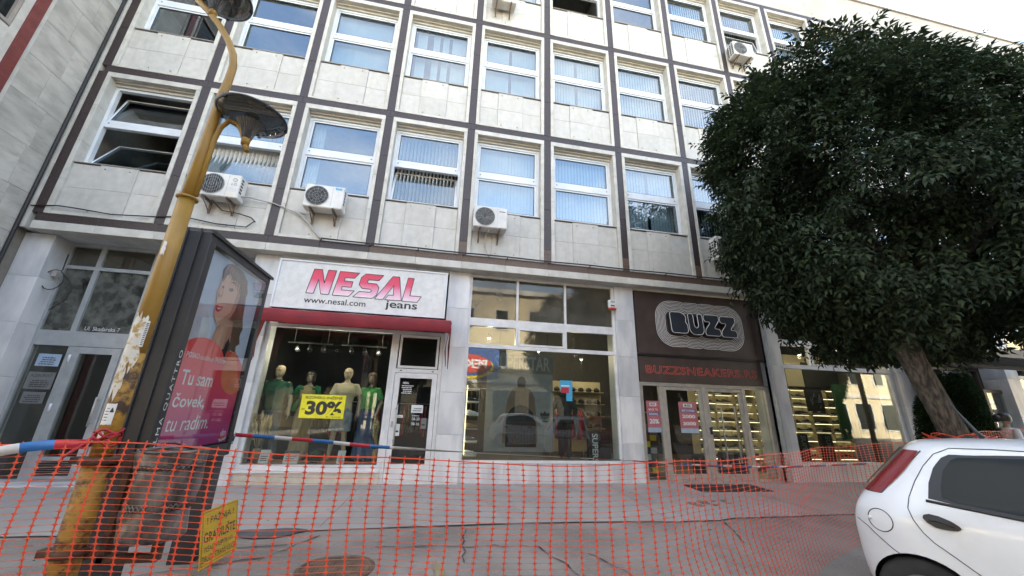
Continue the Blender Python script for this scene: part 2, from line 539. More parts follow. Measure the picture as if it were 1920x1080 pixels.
# broken patch of paving with loose chunks
rb = thing('paving_rubble', (12.45, -1.42, -.04), 'small patch of broken brown paving chunks in front of the sneaker shop', 'rubble')
random.seed(11)
for i in range(16):
    px, py = 12.45 + random.uniform(-.42, .42), -1.42 + random.uniform(-.16, .16)
    r = random.uniform(.03, .085)
    pts = [(px + r * math.cos(2 * PI * k / 6 + i) * random.uniform(.7, 1.2), py + r * .8 * math.sin(2 * PI * k / 6 + i) * random.uniform(.7, 1.2)) for k in range(6)]
    hgt = random.uniform(.008, .03)
    MB().prism(pts, lambda u, v, w: (u, v, gz(py) + .003 + w), hgt).build('chunk', 'rubble', rb)
# dark mat at the sneaker shop door
mt = MB()
for i in range(15):
    yy = -.62 + i * .042
    mt.box(12.95, 14.55, yy, yy + .034, gz(yy) + .004, gz(yy) + .018)
o = mt.build('door_mat', 'rubber')
tag(o, 'flat black ribbed mat on the pavement before the sneaker shop doors', 'mat')

# scattered grit, leaf crumbs and paper scraps
random.seed(23)
plain('grit_pale', (.42, .40, .36), .9); plain('grit_dark', (.05, .048, .045), .9); plain('leaf_litter', (.24, .16, .05), .8); plain('lane_yellow', (.30, .26, .15), .9)
mb = MB()
for i in range(420):
    px_, py_ = random.uniform(3.5, 14), random.uniform(-4.6, .1)
    r_ = random.uniform(.004, .013); z_ = gz(py_) + .005; a_ = random.uniform(0, 6)
    mb.add([(px_ + r_ * math.cos(a_ + k * 1.57) * (1.4 if k % 2 else .8), py_ + r_ * math.sin(a_ + k * 1.57), z_) for k in range(4)] + [(px_, py_, z_ + r_ * .6)], [(0, 1, 4), (1, 2, 4), (2, 3, 4), (3, 0, 4)], random.choice((0, 0, 1, 1, 2)))
o = mb.build('ground_litter', ['grit_pale', 'grit_dark', 'leaf_litter']); o['kind'] = 'stuff'; tag(o, 'scattered grit and leaf crumbs on the pavement and road', 'litter')
blob('paint_mark', 7.85, -3.62, .05, .22, 'lane_yellow', .0085, amp=.35)
strip(wob((7.2, -2.9), (9.0, -3.05), 14, .04), .012, .0062, 'joint_tar', 'crack', pave, .8)
strip(wob((9.0, -3.05), (9.4, -4.3), 10, .04), .012, .0062, 'joint_tar', 'crack', pave, .8)
for x_ in (2.1, 6.4, 11.2, 15.6): strip(wob((x_, -2.2), (x_ + .08, .2), 12, .008), .007, .0075, 'patch_tar', 'expansion_joint', pave, .4)
# ---------------------------------------------------------------- the office building
bld = thing('office_building', (10, 0, 0), 'long office block clad in pale stone with a dark granite grid and shops below', 'building')
NB = 16                     # bays
ZB = [4.63, 8.26, 11.89, 15.52]
ST = 3.63
def part(name, me, k=0, z=0, parent=None, mats=None):
    return link(name, me, mats, parent or bld, loc=(2 * k, 0, z))
def mk(fn, mats, name='piece'):
    mb = MB(); fn(mb)
    me = mb.mesh(name)
    for m in (mats if isinstance(mats, (list, tuple)) else [mats]): me.materials.append(M(m))
    return me
G = .003
gr_band = {}
gr_mul = {}
for gm in ('granite', 'granite_brown'):
    gr_band[gm] = mk(lambda b: (b.box(.001, .999, 0, .3, -.085, .085, b=.004), b.box(1.001, 1.999, 0, .3, -.085, .085, b=.004)), gm)
    gr_mul[gm] = mk(lambda b: (b.box(-.09, .09, 0, .3, .086, 1.2, b=.004), b.box(-.09, .09, 0, .3, 1.203, 2.4, b=.004), b.box(-.09, .09, 0, .3, 2.403, ST - .086, b=.004)), gm)
gr_mul_low = mk(lambda b: (b.box(-.09, .09, 0, .3, .086, .42, 1, b=.004), b.box(-.09, .09, 0, .3, .423, 1.5, b=.004), b.box(-.09, .09, 0, .3, 1.503, ST - .086, b=.004)), ['granite', 'granite_brown'])
jamb_l = mk(lambda b: [b.box(.092, .175, -.014, .24, z0 + .0015, z1 - .0015, b=.004) for z0, z1 in ((.088, .85), (.85, 1.75), (1.75, 2.65), (2.65, 3.418))], 'frame_stone')
jamb_r = mk(lambda b: [b.box(1.825, 1.908, -.014, .24, z0 + .0015, z1 - .0015, b=.004) for z0, z1 in ((.088, .95), (.95, 1.85), (1.85, 2.75), (2.75, 3.418))], 'frame_stone')
lintel = mk(lambda b: [b.box(x0 + .0015, x1 - .0015, -.014, .24, 3.42, 3.543, b=.004) for x0, x1 in ((.092, .7), (.7, 1.3), (1.3, 1.908))], 'frame_stone')
ledge = mk(lambda b: [b.box(x0 + .0015, x1 - .0015, -.010, .2, .088, .15, b=.004) for x0, x1 in ((.177, .7), (.7, 1.823))], 'frame_stone')
px = (.178, .65, 1.32, 1.822)
panel = {}
for c in range(3):
    for r in range(2):
        def f(b, c=c, r=r):
            y0 = .018 if c == 1 else .034
            z0, z1 = ((.153, .70), (.70, 1.235 + (.018 if c == 1 else 0)))[r]
            b.box(px[c] + .0015, px[c + 1] - .0015, y0, y0 + .03, z0 + .0015, z1 - .0015, 0, b=.003)
            if c == 1:
                zz = .21 if r == 0 else 1.17
                for bx in (.75, 1.18):
                    b.lathe([(.014, 0), (.014, .012), (.004, .016)], (0, 0, 0), 8, 1)
                    for q in range(len(b.v) - 24, len(b.v)):
                        v = b.v[q]; b.v[q] = (bx + v[0], y0 - v[2], zz + v[1])
        panel[c, r] = mk(f, ['panel_stone', 'sill_metal'])
sill = mk(lambda b: b.box(.178, 1.822, .005, .21, 1.257, 1.272), 'sill_metal')
core = mk(lambda b: (b.box(.176, 1.824, .07, .28, .152, 1.232),), 'room_wall')
shutter = mk(lambda b: (b.box(.177, 1.823, .16, .27, 3.33, 3.416), b.box(.177, 1.823, .10, .158, 3.385, 3.416)), 'frame_stone')
# windows
WY = .20
def bars(b, x0, x1, z0, z1, w, y0, y1, mi=0, wb=None, wt=None):
    wb = wb or w; wt = wt or w
    b.box(x0, x0 + w, y0, y1, z0, z1, mi); b.box(x1 - w, x1, y0, y1, z0, z1, mi)
    b.box(x0 + w, x1 - w, y0, y1, z0, z0 + wb, mi); b.box(x0 + w, x1 - w, y0, y1, z1 - wt, z1, mi)
def wframe(b):
    bars(b, .177, 1.823, 1.274, 3.326, .062, WY, WY + .09, wb=.075, wt=.06)
    b.box(.239, 1.761, WY - .004, WY + .086, 2.285, 2.43)
    for xx in (.31, 1.69): b.box(xx - .016, xx + .016, WY - .008, WY - .004, 2.375, 2.395, 1)
win_frame = mk(wframe, ['aluminium', 'black_paint'])
def sash_mesh(x0, x1, z0, z1):
    # built about its bottom rail so that it can tip outwards
    s = mk(lambda b: (bars(b, x0, x1, 0, z1 - z0, .048, -.012, .035, wb=.06),), 'aluminium')
    p = mk(lambda b: (b.box(x0 + .044, x1 - .044, .006, .014, .05, z1 - z0 - .04),), 'window_glass')
    g = mk(lambda b: (bars(b, x0 + .046, x1 - .046, .058, z1 - z0 - .046, .008, -.013, -.001),), 'rubber')
    return s, p, g
up_s, up_p, up_g = sash_mesh(.241, 1.759, 2.432, 3.264)
lo_s, lo_p, lo_g = sash_mesh(.241, 1.759, 1.351, 2.283)
def slats(seed, angle, gaps=(), top=3.3, n=17, low=1.32, jit=3):
    rnd = random.Random(seed)
    b = MB()
    for i in range(n):
        if i in gaps: continue
        x = .26 + (i + .5) * 1.48 / n
        a = R(angle + rnd.uniform(-jit, jit))
        w = .0445
        dx, dy = w * math.cos(a), w * math.sin(a)
        y = .40
        b.add([(x - dx, y - dy, low), (x + dx, y + dy, low), (x + dx, y + dy, top), (x - dx, y - dy, top),
               (x - dx, y - dy + .002, low), (x + dx, y + dy + .002, low), (x + dx, y + dy + .002, top), (x - dx, y - dy + .002, top)],
              [(0, 1, 2, 3), (7, 6, 5, 4)])
    b.box(.25, 1.75, .37, .43, top + .001, top + .03)
    me = b.mesh('vertical_blind'); me.materials.append(M('blind_fabric'))
    return me
def curtain(x0, x1, seed=0):
    rnd = random.Random(seed)
    b = MB()
    n = 14
    rows = []
    for z in (1.3, 3.3):
        rows.append([(x0 + (x1 - x0) * i / n, .42 + .02 * math.sin(i * 1.9), z) for i in range(n + 1)])
    b.rings(rows, 0, True, False, False)
    me = b.mesh('curtain'); me.materials.append(M('curtain_fabric'))
    return me
BL = {'closed': lambda s: slats(s, 12), 'ajar': lambda s: slats(s, 38), 'open': lambda s: slats(s, 62), 'wide': lambda s: slats(s, 80),
      'mixed': lambda s: slats(s, 14, gaps=(0, 4, 5, 8, 11)), 'half': lambda s: slats(s, 16, gaps=(0, 1, 2, 3)), 'seam': lambda s: slats(s, 10, gaps=(8,))}
# (bay, storey) -> blind, tip of upper sash, tip of lower sash (degrees)
LAY = {(0, 0): (None, -16, -30), (1, 0): ("open", 0, -14), (2, 0): ('left', 0, 0), (3, 0): ("open", 0, -12), (4, 0): ('closed', 0, 0), (5, 0): ('closed', 0, 0), (6, 0): ('seam', 0, 0), (7, 0): ('ajar', 0, 0),
       (0, 1): (None, 0, 0), (1, 1): (None, 0, 0), (2, 1): ('closed', 0, 0), (3, 1): ('mixed', 0, 0), (4, 1): ('seam', 0, 0), (5, 1): ('seam', 0, 0), (6, 1): ('closed', 0, 0), (7, 1): ('ajar', 0, 0), (8, 1): ('closed', 0, 0),
       (2, 2): (None, 0, 0), (3, 2): ('closed', 0, 0), (4, 2): ('closed', 0, 0), (5, 2): (None, 0, -60), (6, 2): (None, 0, 0), (7, 2): ('half', 0, 0), (8, 2): ("ajar", 0, -10), (9, 2): ("half", 0, -8), (10, 2): (None, 0, 0)}
kinds = ['closed', 'closed', 'seam', 'ajar', None, 'mixed', 'closed']
rl = random.Random(5)
bolt_n = 0
for st in range(3):
    zb = ZB[st]
    for k in range(NB + 1):
        brown = st == 0 and k >= 4
        part('granite_mullion', gr_mul_low if brown else gr_mul['granite'], k, zb)
        if k == NB: continue
        part('granite_band', gr_band['granite_brown' if (st == 0 and k >= 3) else 'granite'], k, zb)
        part('frame_stone', jamb_l, k, zb); part('frame_stone', jamb_r, k, zb); part('frame_stone', lintel, k, zb); part('frame_stone', ledge, k, zb)
        for key in panel: part('stone_panel', panel[key], k, zb)
        part('sill', sill, k, zb); part('spandrel_wall', core, k, zb)
        part('shutter_box', shutter, k, zb)
        w = part('window', win_frame, k, zb)
        bl, tu, tl = LAY.get((k, st), (rl.choice(kinds), 0, 0))
        for (s, p, g, z0, tip) in ((up_s, up_p, up_g, 2.432, tu), (lo_s, lo_p, lo_g, 1.351, tl)):
            for nm, me in (('sash', s), ('pane', p), ('seal', g)):
                o = link(nm, me, None, w, loc=(2 * k, WY + .03, zb + z0))
                if tip: o.rotation_euler = (R(tip), 0, 0)
        if bl == 'left':
            link('curtain', curtain(.26, .5, 3), None, w, loc=(2 * k, 0, zb))
        elif bl:
            link('vertical_blind', BL[bl](k * 7 + st), None, w, loc=(2 * k, 0, zb))
for k in range(NB):
    part('granite_band', gr_band['granite'], k, ZB[3])
# a missing run of granite on one upper mullion shows the mortar behind
# left end strip beside the first mullion
X1 = 2 * NB
mb = MB()
mb.box(-.17, -.092, -.01, .3, 4.40, 16.95)
mb.build('end_strip', 'frame_stone', bld)
# white fascia and soffit under the lowest band
fasc = [mk(lambda b, h=h: b.box(h + .0015, h + .9985, -.03, .245, -.25, -.087, b=.005), 'frame_stone') for h in (0, 1)]
sof = [mk(lambda b, h=h: b.box(h + .0015, h + .9985, .247, .95, -.25, -.2, b=.003), 'marble') for h in (0, 1)]
for k in range(NB):
    for h in range(2):
        part('fascia_stone', fasc[h], k, ZB[0]); part('soffit_slab', sof[h], k, ZB[0])
# parapet of large slabs
par = mk(lambda b: b.box(.002, 3.998, .0, .3, .088, 1.66, b=.004), 'parapet_stone')
for k in range(0, NB, 2): part('parapet_slab', par, k, ZB[3])
mb = MB()
rb_ = random.Random(2)
for i in range(150):
    x = 6 + rb_.random() * 26; z = 15.8 + .3 * rb_.randrange(5)
    mb.box(x - .015, x + .015, -.006, .0, z, z + .03)
o = mb.build('parapet_bolts', 'sill_metal', bld); o['kind'] = 'stuff'
MB().box(-.2, X1, -.05, .35, 17.18, 17.23).build('coping', 'sill_metal', bld)
# solid mass: floors, back rooms, roof, rear wall and ends
mb = MB()
for z in (ZB[0], ZB[1], ZB[2], ZB[3]):
    mb.box(-.1, X1, .302, 11.9, z - .12, z + .1)
mb.build('floor_slab', 'room_ceiling', bld)
MB().box(-.1, X1, 3.4, 3.5, 4.75, 15.3).build('corridor_wall', 'room_wall', bld)
for k in range(0, NB + 1, 1):
    if k in (0, 2, 4, 5, 6, 9, 11, 13):
        MB().box(2 * k - .05, 2 * k + .05, .302, 3.39, 4.74, 15.39).build('room_partition', 'room_wall', bld)
mb = MB()
mb.box(-.18, X1, 11.92, 12.2, 0, 17.1)
mb.box(-.18, -.101, .31, 11.9, 0, 17.1); mb.box(X1 + .1, X1 + .4, 0, 12.2, 0, 17.2)
mb.build('rear_wall', 'parapet_stone', bld)
MB().box(-.1, X1, .302, 11.9, 16.6, 16.8).build('roof', 'sill_metal', bld)
# pillars of stacked marble slabs between the shops
for i in range(9):
    xc = 4 * i
    hs = [0, .78 + .06 * (i % 3), 1.72 + .05 * (i % 2), 2.66, 3.52, 4.376]
    p = MB().box(xc - .20, xc + .20, .26, .72, 0, 4.37).build('pillar', 'room_wall', bld)
    for a, b_ in zip(hs, hs[1:]):
        MB().box(xc - .24, xc + .24, .22, .76, a + .0015, b_ - .0015, b=.004).build('marble_slab', 'marble', p)
# ---------------------------------------------------------------- shop fronts
plain('sign_white', (.74, .74, .72), .5, stain=(.58, .56, .52), stain_scale=(2, 2, .8), stain_lo=.6, stain_hi=.9)
gradient('nesal_pink', [(0, (.86, .83, .84)), (.3, (.80, .42, .56)), (.62, (.72, .075, .15)), (1, (.66, .05, .09))], 2, 3.56, 4.16, noise_amt=.10)
plain('ink', (.035, .035, .037), .5)
surf('awning_red', (.17, .011, .017), (.225, .016, .023), rough=.8, scale=3, stain=(.10, .018, .02), stain_scale=(1, 1, 5), bump=.2, bscale=14)
surf('sign_brown', (.055, .038, .033), (.075, .055, .048), rough=.45, scale=3, bump=.25, bscale=9)
plain('navy_plastic', (.038, .044, .055), .35)
plain('ring_white', (.86, .84, .82), .5)
plain('neon_red_off', (.80, .12, .10), .4)
plain('plinth_beige', (.58, .53, .45), .55, rand=.06)
plain('poster_white', (.72, .74, .74), .6)
plain('sale_yellow', (.88, .80, .03), .55)
plain('green_paint', (.03, .10, .04), .6)
surf('floor_wood', (.24, .17, .10), (.34, .25, .15), rough=.5, scale=3)
surf('shop_floor', (.30, .27, .22), (.36, .32, .26), rough=.35, scale=3)
surf('cream_wall', (.42, .36, .23), (.50, .43, .28), rough=.75, scale=2)
emit('led_warm', (1.0, .82, .46), .6)
emit('led_dim', (1.0, .82, .46), .28)
emit('spot_white', (1.0, .95, .85), 8.0)
plain('grey_banner', (.17, .175, .175), .6)
plain('banner_letter', (.36, .365, .365), .6)
plain('poster_grey', (.27, .275, .275), .6)
plain('poster_tan', (.19, .13, .085), .7)
plain('poster_dark', (.018, .016, .016), .7)
plain('sticker_blue', (.05, .36, .62), .5)
plain('sticker_red', (.45, .03, .05), .5)
plain('poster_pink', (.46, .16, .19), .5)
plain('poster_blue', (.09, .12, .30), .5)
plain('poster_paleblue', (.35, .45, .58), .5)

def frame_box(b, x0, x1, z0, z1, w, y0=.30, y1=.39, mi=0, wb=None, wt=None): bars(b, x0, x1, z0, z1, w, y0, y1, mi, wb, wt)
def pane(x0, x1, z0, z1, parent, y=.34, mat='shop_glass', name='pane'):
    return MB().box(x0, x1, y, y + .008, z0, z1).build(name, mat, parent)

# ---- clothes shop (between the second and third pillars)
mb = MB()
frame_box(mb, 4.243, 6.752, .235, 2.955, .07, wb=.095)
mb.box(4.243, 6.752, .24, .45, .20, .234)
sw = mb.build('shop_window', 'shop_frame', bld)
pane(4.31, 6.685, .325, 2.89, sw)
for a, b_ in ((4.243, 5.45), (5.453, 6.752)):
    MB().box(a, b_, .262, .40, 0.0, .198, b=.003).build('plinth_stone', 'plinth_beige', sw)
mb = MB()
frame_box(mb, 6.754, 7.757, .0, 2.955, .07, .29, .39, wb=.045)
mb.box(6.824, 7.687, .29, .39, 2.085, 2.165)
for xx in (6.93, 7.58): mb.box(xx - .02, xx + .02, .284, .29, 2.115, 2.135, 1)
dr = mb.build('door', ['shop_frame', 'black_paint'], bld)
frame = MB(); frame_box(frame, 6.85, 7.665, 2.18, 2.87, .045, .30, .37); frame.build('transom_frame', 'shop_frame', dr)
pane(6.9, 7.62, 2.22, 2.83, dr)
lf = MB(); frame_box(lf, 6.832, 7.68, .05, 2.078, .10, .285, .365, wb=.30)
lf.box(6.99, 7.54, .278, .285, .13, .27); lf.build('leaf', 'shop_frame', dr)
pane(6.93, 7.58, .34, 1.98, dr, .32)
h = MB().tube([(6.955, .24, .70), (6.955, .24, 1.45)], .014, 8)
h.tube([(6.955, .24, .78), (6.915, .29, .78)], .009, 6).tube([(6.955, .24, 1.37), (6.915, .29, 1.37)], .009, 6)
h.build('handle', 'steel_frame', dr)
MB().box(6.86, 6.90, .278, .285, 1.02, 1.13).build('lock_plate', 'aluminium_grey', dr)
# lettering and papers on the glass door
def small_print(x, y, z, w, h, n, mat, parent, seed=0):
    """rows of print too small to read: broken thin bars"""
    rp_ = random.Random(seed)
    b = MB()
    for i in range(n):
        zz = z + h * (n - 1 - i) / n
        a = x + w * rp_.uniform(0, .18); e = x + w * rp_.uniform(.82, 1)
        while a < e:
            q = min(e, a + w * rp_.uniform(.07, .2))
            b.box(a, q, y - .0012, y, zz, zz + h / n * .45)
            a = q + w * .035
    o = b.build('small_print', mat, parent); o['kind'] = 'stuff'
    return o
words('door_lettering', 'NESAL', 7.0, .317, 1.86, .12, .04, 'poster_white', dr, offset=.03)
small_print(6.98, .317, 1.67, .24, .18, 5, 'poster_white', dr, 1)
pp = thing('opening_hours_sheet', (7.30, .31, 1.2), 'opening hours lettering and small white sign on the clothes shop door', 'notice')
MB().box(7.22, 7.45, .309, .313, 1.30, 1.45).build('card', 'poster_white', pp)
small_print(7.24, .308, 1.33, .19, .08, 2, 'ink', pp, 2)
small_print(7.25, .313, 1.235, .15, .03, 1, 'poster_white', pp, 3)
words('lettering', '08-20\n08-16', 7.25, .313, 1.06, .15, .15, 'poster_white', pp, align='CENTER', lines=1.2)
for nm, x, z, w, hh, lb in (('sticker_sheet', 6.945, .86, .09, .22, 'small white paper sheet beside the handle on the clothes shop door'), ('sticker_sheet', 6.94, 1.2, .13, .05, 'narrow white sticker high beside the handle of the clothes shop door'),
                            ('sticker_sheet', 7.44, 1.0, .1, .2, 'grey paper sheet at the right of the clothes shop door glass')):
    s_ = thing(nm, (x, .31, z), lb, 'paper')
    MB().box(x, x + w, .309, .312, z, z + hh).build('sheet', 'poster_white' if '1.0' != str(z) else 'grey_banner', s_)
    MB().box(x + w * .15, x + w * .8, .3075, .309, z + hh * .3, z + hh * .45).build('printed_line', 'ink', s_)
# shop sign
sg = thing('shop_sign', (6.0, .1, 3.25), 'white sign board with pink gradient lettering NESAL jeans above the red awning', 'sign')
MB().box(4.32, 7.69, .105, .26, 3.27, 4.24).build('board', 'sign_white', sg)
fb = MB(); bars(fb, 4.285, 7.725, 3.235, 4.275, .034, .085, .27); fb.build('frame', 'aluminium', sg)
LET = {'N': [(0, 0), (.02, 1), (.36, 1), (.62, .45), (.62, 1), (.97, 1), (.95, 0), (.62, 0), (.34, .58), (.31, 0)],
       'E': [(0, 0), (.02, 1), (1.0, 1), (.82, .76), (.36, .76), (.36, .62), (.80, .62), (.80, .38), (.35, .38), (.35, .24), (1.0, .24), (.80, 0)],
       'S': [(-.06, 0), (.16, .24), (.66, .24), (.72, .30), (.66, .37), (.24, .38), (.06, .52), (.06, .84), (.24, 1), (1.08, 1), (.92, .76), (.44, .76), (.40, .69), (.44, .62), (.86, .61), (1.02, .46), (1.0, .16), (.84, 0)],
       'A': [(-.08, 0), (.44, 1), (.74, 1), (1.08, 0), (.36, 0), (.46, .2), (.68, .2), (.58, .62), (.27, 0)],
       'L': [(0, 0), (.02, 1), (.38, 1), (.37, .25), (1.05, .25), (.88, 0)]}
xs0 = [4.89, 5.40, 5.83, 6.28, 6.80]
ws = [.46, .40, .43, .47, .36]
for ch, x0, w in zip('NESAL', xs0, ws):
    poly = [(x0 + u * w + v * .07 , 3.575 + v * .53 - (x0 - 4.9) * .012) for u, v in LET[ch]]
    MB().prism(poly, lambda u, v, q: (u, .1045 - q, v), .004).build('letter', 'nesal_pink', sg)
    b = MB()
    for p0, p1 in zip(poly, poly[1:] + poly[:1]):
        b.tube([(p0[0], .100, p0[1]), (p1[0], .100, p1[1])], .0065, 5)
    b.build('letter_outline', 'ink', sg)
words('lettering', 'www.nesal.com', 4.88, .104, 3.37, 1.2, .125, 'ink', sg, offset=.012)
words('lettering', 'jeans', 6.47, .104, 3.335, .66, .21, 'ink', sg, offset=.018)
# awning, rolled in: sloping cover, drooping valance and folded end flaps
aw = thing('awning', (6.1, 0, 3.0), 'rolled in dark red fabric awning below the white shop sign', 'awning')
b = MB()
N = 26
prof = [(.24, 3.235), (.06, 3.20), (-.20, 3.13), (-.31, 3.07), (-.335, 3.0), (-.33, 2.90), (-.315, 2.865)]
rows = []
for (y, z) in prof:
    rows.append([(4.25 + (3.62) * i / N, y + .008 * math.sin(i * 1.7 + z * 9), z + .006 * math.sin(i * .9) - .012 * math.sin(PI * i / N)) for i in range(N + 1)])
b.rings(rows, 0, True, False, False)
b.rings([[(p[0], p[1] + .012, p[2] - .008) for p in r] for r in rows], 0, True, False, False)
b.build('cover', 'awning_red', aw)
MB().tube([(4.26, -.27, 2.99), (7.86, -.27, 2.99)], .035, 10).build('front_bar', 'aluminium', aw)
for sx, xx in ((-1, 4.25), (1, 7.87)):
    b = MB()
    pts = [(-.33, 3.06), (-.335, 2.86), (-.20, 2.55), (-.10, 2.17), (-.05, 2.16), (-.03, 2.6), (.02, 3.0), (.06, 3.19)]
    b.prism(pts, lambda u, v, w: (xx + sx * (w - .01) + .02 * math.sin(v * 9 + u * 6), u, v), .012)
    b.prism([(-.30, 2.95), (-.26, 2.6), (-.14, 2.2), (-.10, 2.5), (-.05, 2.95)], lambda u, v, w: (xx - sx * (.05 + w) + .03 * math.sin(v * 7), u, v), .012)
    b.build('end_flap', 'awning_red', aw)
# ---- sports shop window
def grid_window(x0, x1, zs, cols_, y0=.30, open_col=None, frame='shop_frame', base=.37, plinth='marble', glass_='shop_glass', top_glass=None):
    mb = MB()
    frame_box(mb, x0, x1, base, zs[-1], .055, y0, y0 + .09)
    for z in zs[1:-1]: mb.box(x0 + .055, x1 - .055, y0, y0 + .09, z[0], z[1])
    lv = [base + .055] + [q for z in zs[1:-1] for q in z] + [zs[-1] - .055]
    rows_ = [(lv[2 * i], lv[2 * i + 1]) for i in range(len(lv) // 2)]
    for r, (a, b_) in enumerate(rows_):
        for c in (cols_ if r else []): mb.box(c - .025, c + .025, y0, y0 + .09, a, b_)
    w = mb.build('shop_window', frame, bld)
    for r, (a, b_) in enumerate(rows_):
        cs = [x0 + .055] + ([q for c in cols_ for q in (c - .025, c + .025)] if r else []) + [x1 - .055]
        for i in range(len(cs) // 2):
            pane(cs[2 * i], cs[2 * i + 1], a, b_, w, y0 + .04, (top_glass if (r == 2 and top_glass) else glass_))
            if open_col == (r, i):
                f = MB(); frame_box(f, cs[2 * i] + .004, cs[2 * i + 1] - .004, a + .004, b_ - .004, .04, y0 - .012, y0 + .05); f.build('vent_sash', frame, w)
    xm = (x0 + x1) / 2
    for a, b_ in ((x0, x0 + .9), (x0 + .903, xm + .6), (xm + .603, x1)):
        MB().box(a, b_, .262, .42, 0.0, base - .012, b=.003).build('plinth_slab', plinth, w)
    return w
w2 = grid_window(8.243, 11.757, [.37, (2.69, 2.775), (3.18, 3.355), 4.374], (9.36, 10.52), open_col=(1, 1), top_glass='dirty_glass')
w4 = grid_window(16.243, 19.757, [.39, (2.62, 2.72), (3.2, 3.36), 4.374], (17.2, 18.35), open_col=(1, 1), top_glass='dirty_glass')
MB().box(19.60, 19.70, .30, .39, .45, 2.61).build('mullion', 'shop_frame', w4)
# ---- sneaker shop entrance
mb = MB()
for x0, x1 in ((12.243, 12.36), (15.64, 15.757)): mb.box(x0, x1, .30, .40, 0.0, 2.12)
mb.box(12.36, 15.64, .30, .40, 2.04, 2.12)
for c in (12.83, 13.93, 15.02): mb.box(c - .045, c + .045, .30, .40, 0.05, 2.04)
mb.box(12.36, 15.64, .30, .42, 0, .05)
ent = mb.build('shop_entrance', 'steel_frame', bld)
pane(12.36, 12.785, .05, 2.04, ent, .35); pane(15.065, 15.64, .05, 2.04, ent, .35)
for i, (a, b_) in enumerate(((12.88, 13.88), (13.98, 14.97))):
    f = MB(); frame_box(f, a, b_, .055, 2.035, .075, .315, .375, wb=.11); f.build('door_leaf', 'steel_frame', ent)
    pane(a + .07, b_ - .07, .16, 1.97, ent, .345)
b = MB().tube([(14.66, .25, .40), (14.66, .25, 1.62), (14.30, .25, 1.62), (14.30, .25, .40)], .017, 8)
b.tube([(14.66, .25, 1.5), (14.66, .33, 1.5)], .012, 6)
b.build('pull_handle', 'steel_frame', ent)
b = MB().box(13.99, 14.04, .29, .315, 1.0, 1.16); b.tube([(14.02, .27, 1.12), (13.93, .25, 1.12)], .012, 6); b.build('handle', 'black_paint', ent)
mb = MB().box(15.76, 15.80, .12, .45, 0, 4.375); mb.box(15.62, 15.758, .30, .40, 2.14, 4.37)
mb.build('steel_jamb', 'aluminium_grey', ent)
# big brown sign with raised letters and rings
bs = thing('shop_sign', (14.0, .2, 2.77), 'dark brown sign with raised BUZZ letters inside many white rings', 'sign')
b = MB().box(12.30, 15.755, .26, .34, 2.775, 4.335, b=.006)
b.build('panel', 'sign_brown', bs)
b = MB().box(12.243, 15.757, .255, .36, 2.72, 2.772); b.build('edge_trim', 'black_paint', bs)
BX = [(13.13, 13.60), (13.62, 14.04), (14.05, 14.50), (14.50, 14.96)]
def bd(u, v):
    d = 9
    for i, (a, c) in enumerate(BX):
        cx, cz = (a + c) / 2, 3.545 + (.012, .0, .0, -.012)[i]
        qx, qz = abs(u - cx) - (c - a) / 2 + .13, abs(v - cz) - .27 + .13
        d = min(d, math.hypot(max(qx, 0), max(qz, 0)) + min(max(qx, qz), 0) - .13)
    return d
NR = 150
for i in range(8):
    r = .05 + i * .036
    outl = []
    for k in range(NR):
        a = 2 * PI * k / NR
        dx, dz = math.cos(a), math.sin(a)
        lo_, hi_ = 0.1, 2.2
        # outermost crossing along this ray
        t = 2.2
        while t > .05 and bd(14.045 + dx * t, 3.545 + dz * t) > r: t -= .006
        outl.append((14.045 + dx * t, 3.545 + dz * t))
    b = MB()
    q = len(outl)
    inn = []
    for k in range(q):
        p0, p1 = outl[k - 1], outl[(k + 1) % q]
        d = Vector((p1[0] - p0[0], p1[1] - p0[1])).normalized()
        inn.append((outl[k][0] - d.y * -.007, outl[k][1] + d.x * -.007))
    rows = [[(p[0] + (s - .5) * 2 * (p[0] - n_[0]), yy, p[1] + (s - .5) * 2 * (p[1] - n_[1])) for p, n_ in zip(outl, inn)] for s, yy in ((0, .2595), (0, .2575), (1, .2575), (1, .2595))]
    b.rings(rows, 0, False, False)
    b.build('ring', 'ring_white', bs)
def rounded(poly, r, n=5):
    """round the corners of an outline"""
    out_ = []
    m = len(poly)
    for i in range(m):
        p, a_, c_ = Vector(poly[i]), Vector(poly[i - 1]), Vector(poly[(i + 1) % m])
        d1 = (a_ - p); d2 = (c_ - p)
        q = min(r, d1.length * .45, d2.length * .45)
        s0 = p + d1.normalized() * q; s1 = p + d2.normalized() * q
        for k in range(n + 1):
            t = k / n
            out_.append(tuple(s0 * (1 - t) ** 2 + p * 2 * t * (1 - t) + s1 * t * t))
    return out_
BZ = {'B': [(0, 0), (0, 1), (.72, 1), (.98, .82), (.90, .54), (1.0, .42), (1.0, .1), (.86, 0)],
      'U': [(0, 1), (0, .18), (.2, 0), (.8, 0), (1, .18), (1, 1), (.66, 1), (.66, .40), (.5, .3), (.36, .40), (.36, 1)],
      'Z': [(0, 1), (0, .66), (.44, .66), (0, .24), (0, 0), (1, 0), (1, .34), (.58, .34), (1, .76), (1, 1)]}
for ch, (xa, xb), dz in zip('BUZZ', BX, (.012, .0, .0, -.012)):
    xa += .012; xb -= .012
    poly = rounded([(xa + u * (xb - xa) + (v - .5) * -.03, 3.285 + dz + v * .52) for u, v in BZ[ch]], .085)
    lt = MB().prism(poly, lambda u, v, w: (u, .255 - w, v), .125).build('letter', 'black_paint', bs)
    MB().prism(poly, lambda u, v, w: (u, .1295 - w, v), .004).build('face', 'navy_plastic', lt)
    MB().tube([(u, .126, v) for u, v in poly + poly[:1]], .0075, 5).build('outline', 'ring_white', lt)
s2 = thing('shop_sign', (14.0, .27, 2.13), 'narrow dark panel with outlined red lettering BUZZSNEAKERS.RS over the doors', 'sign')
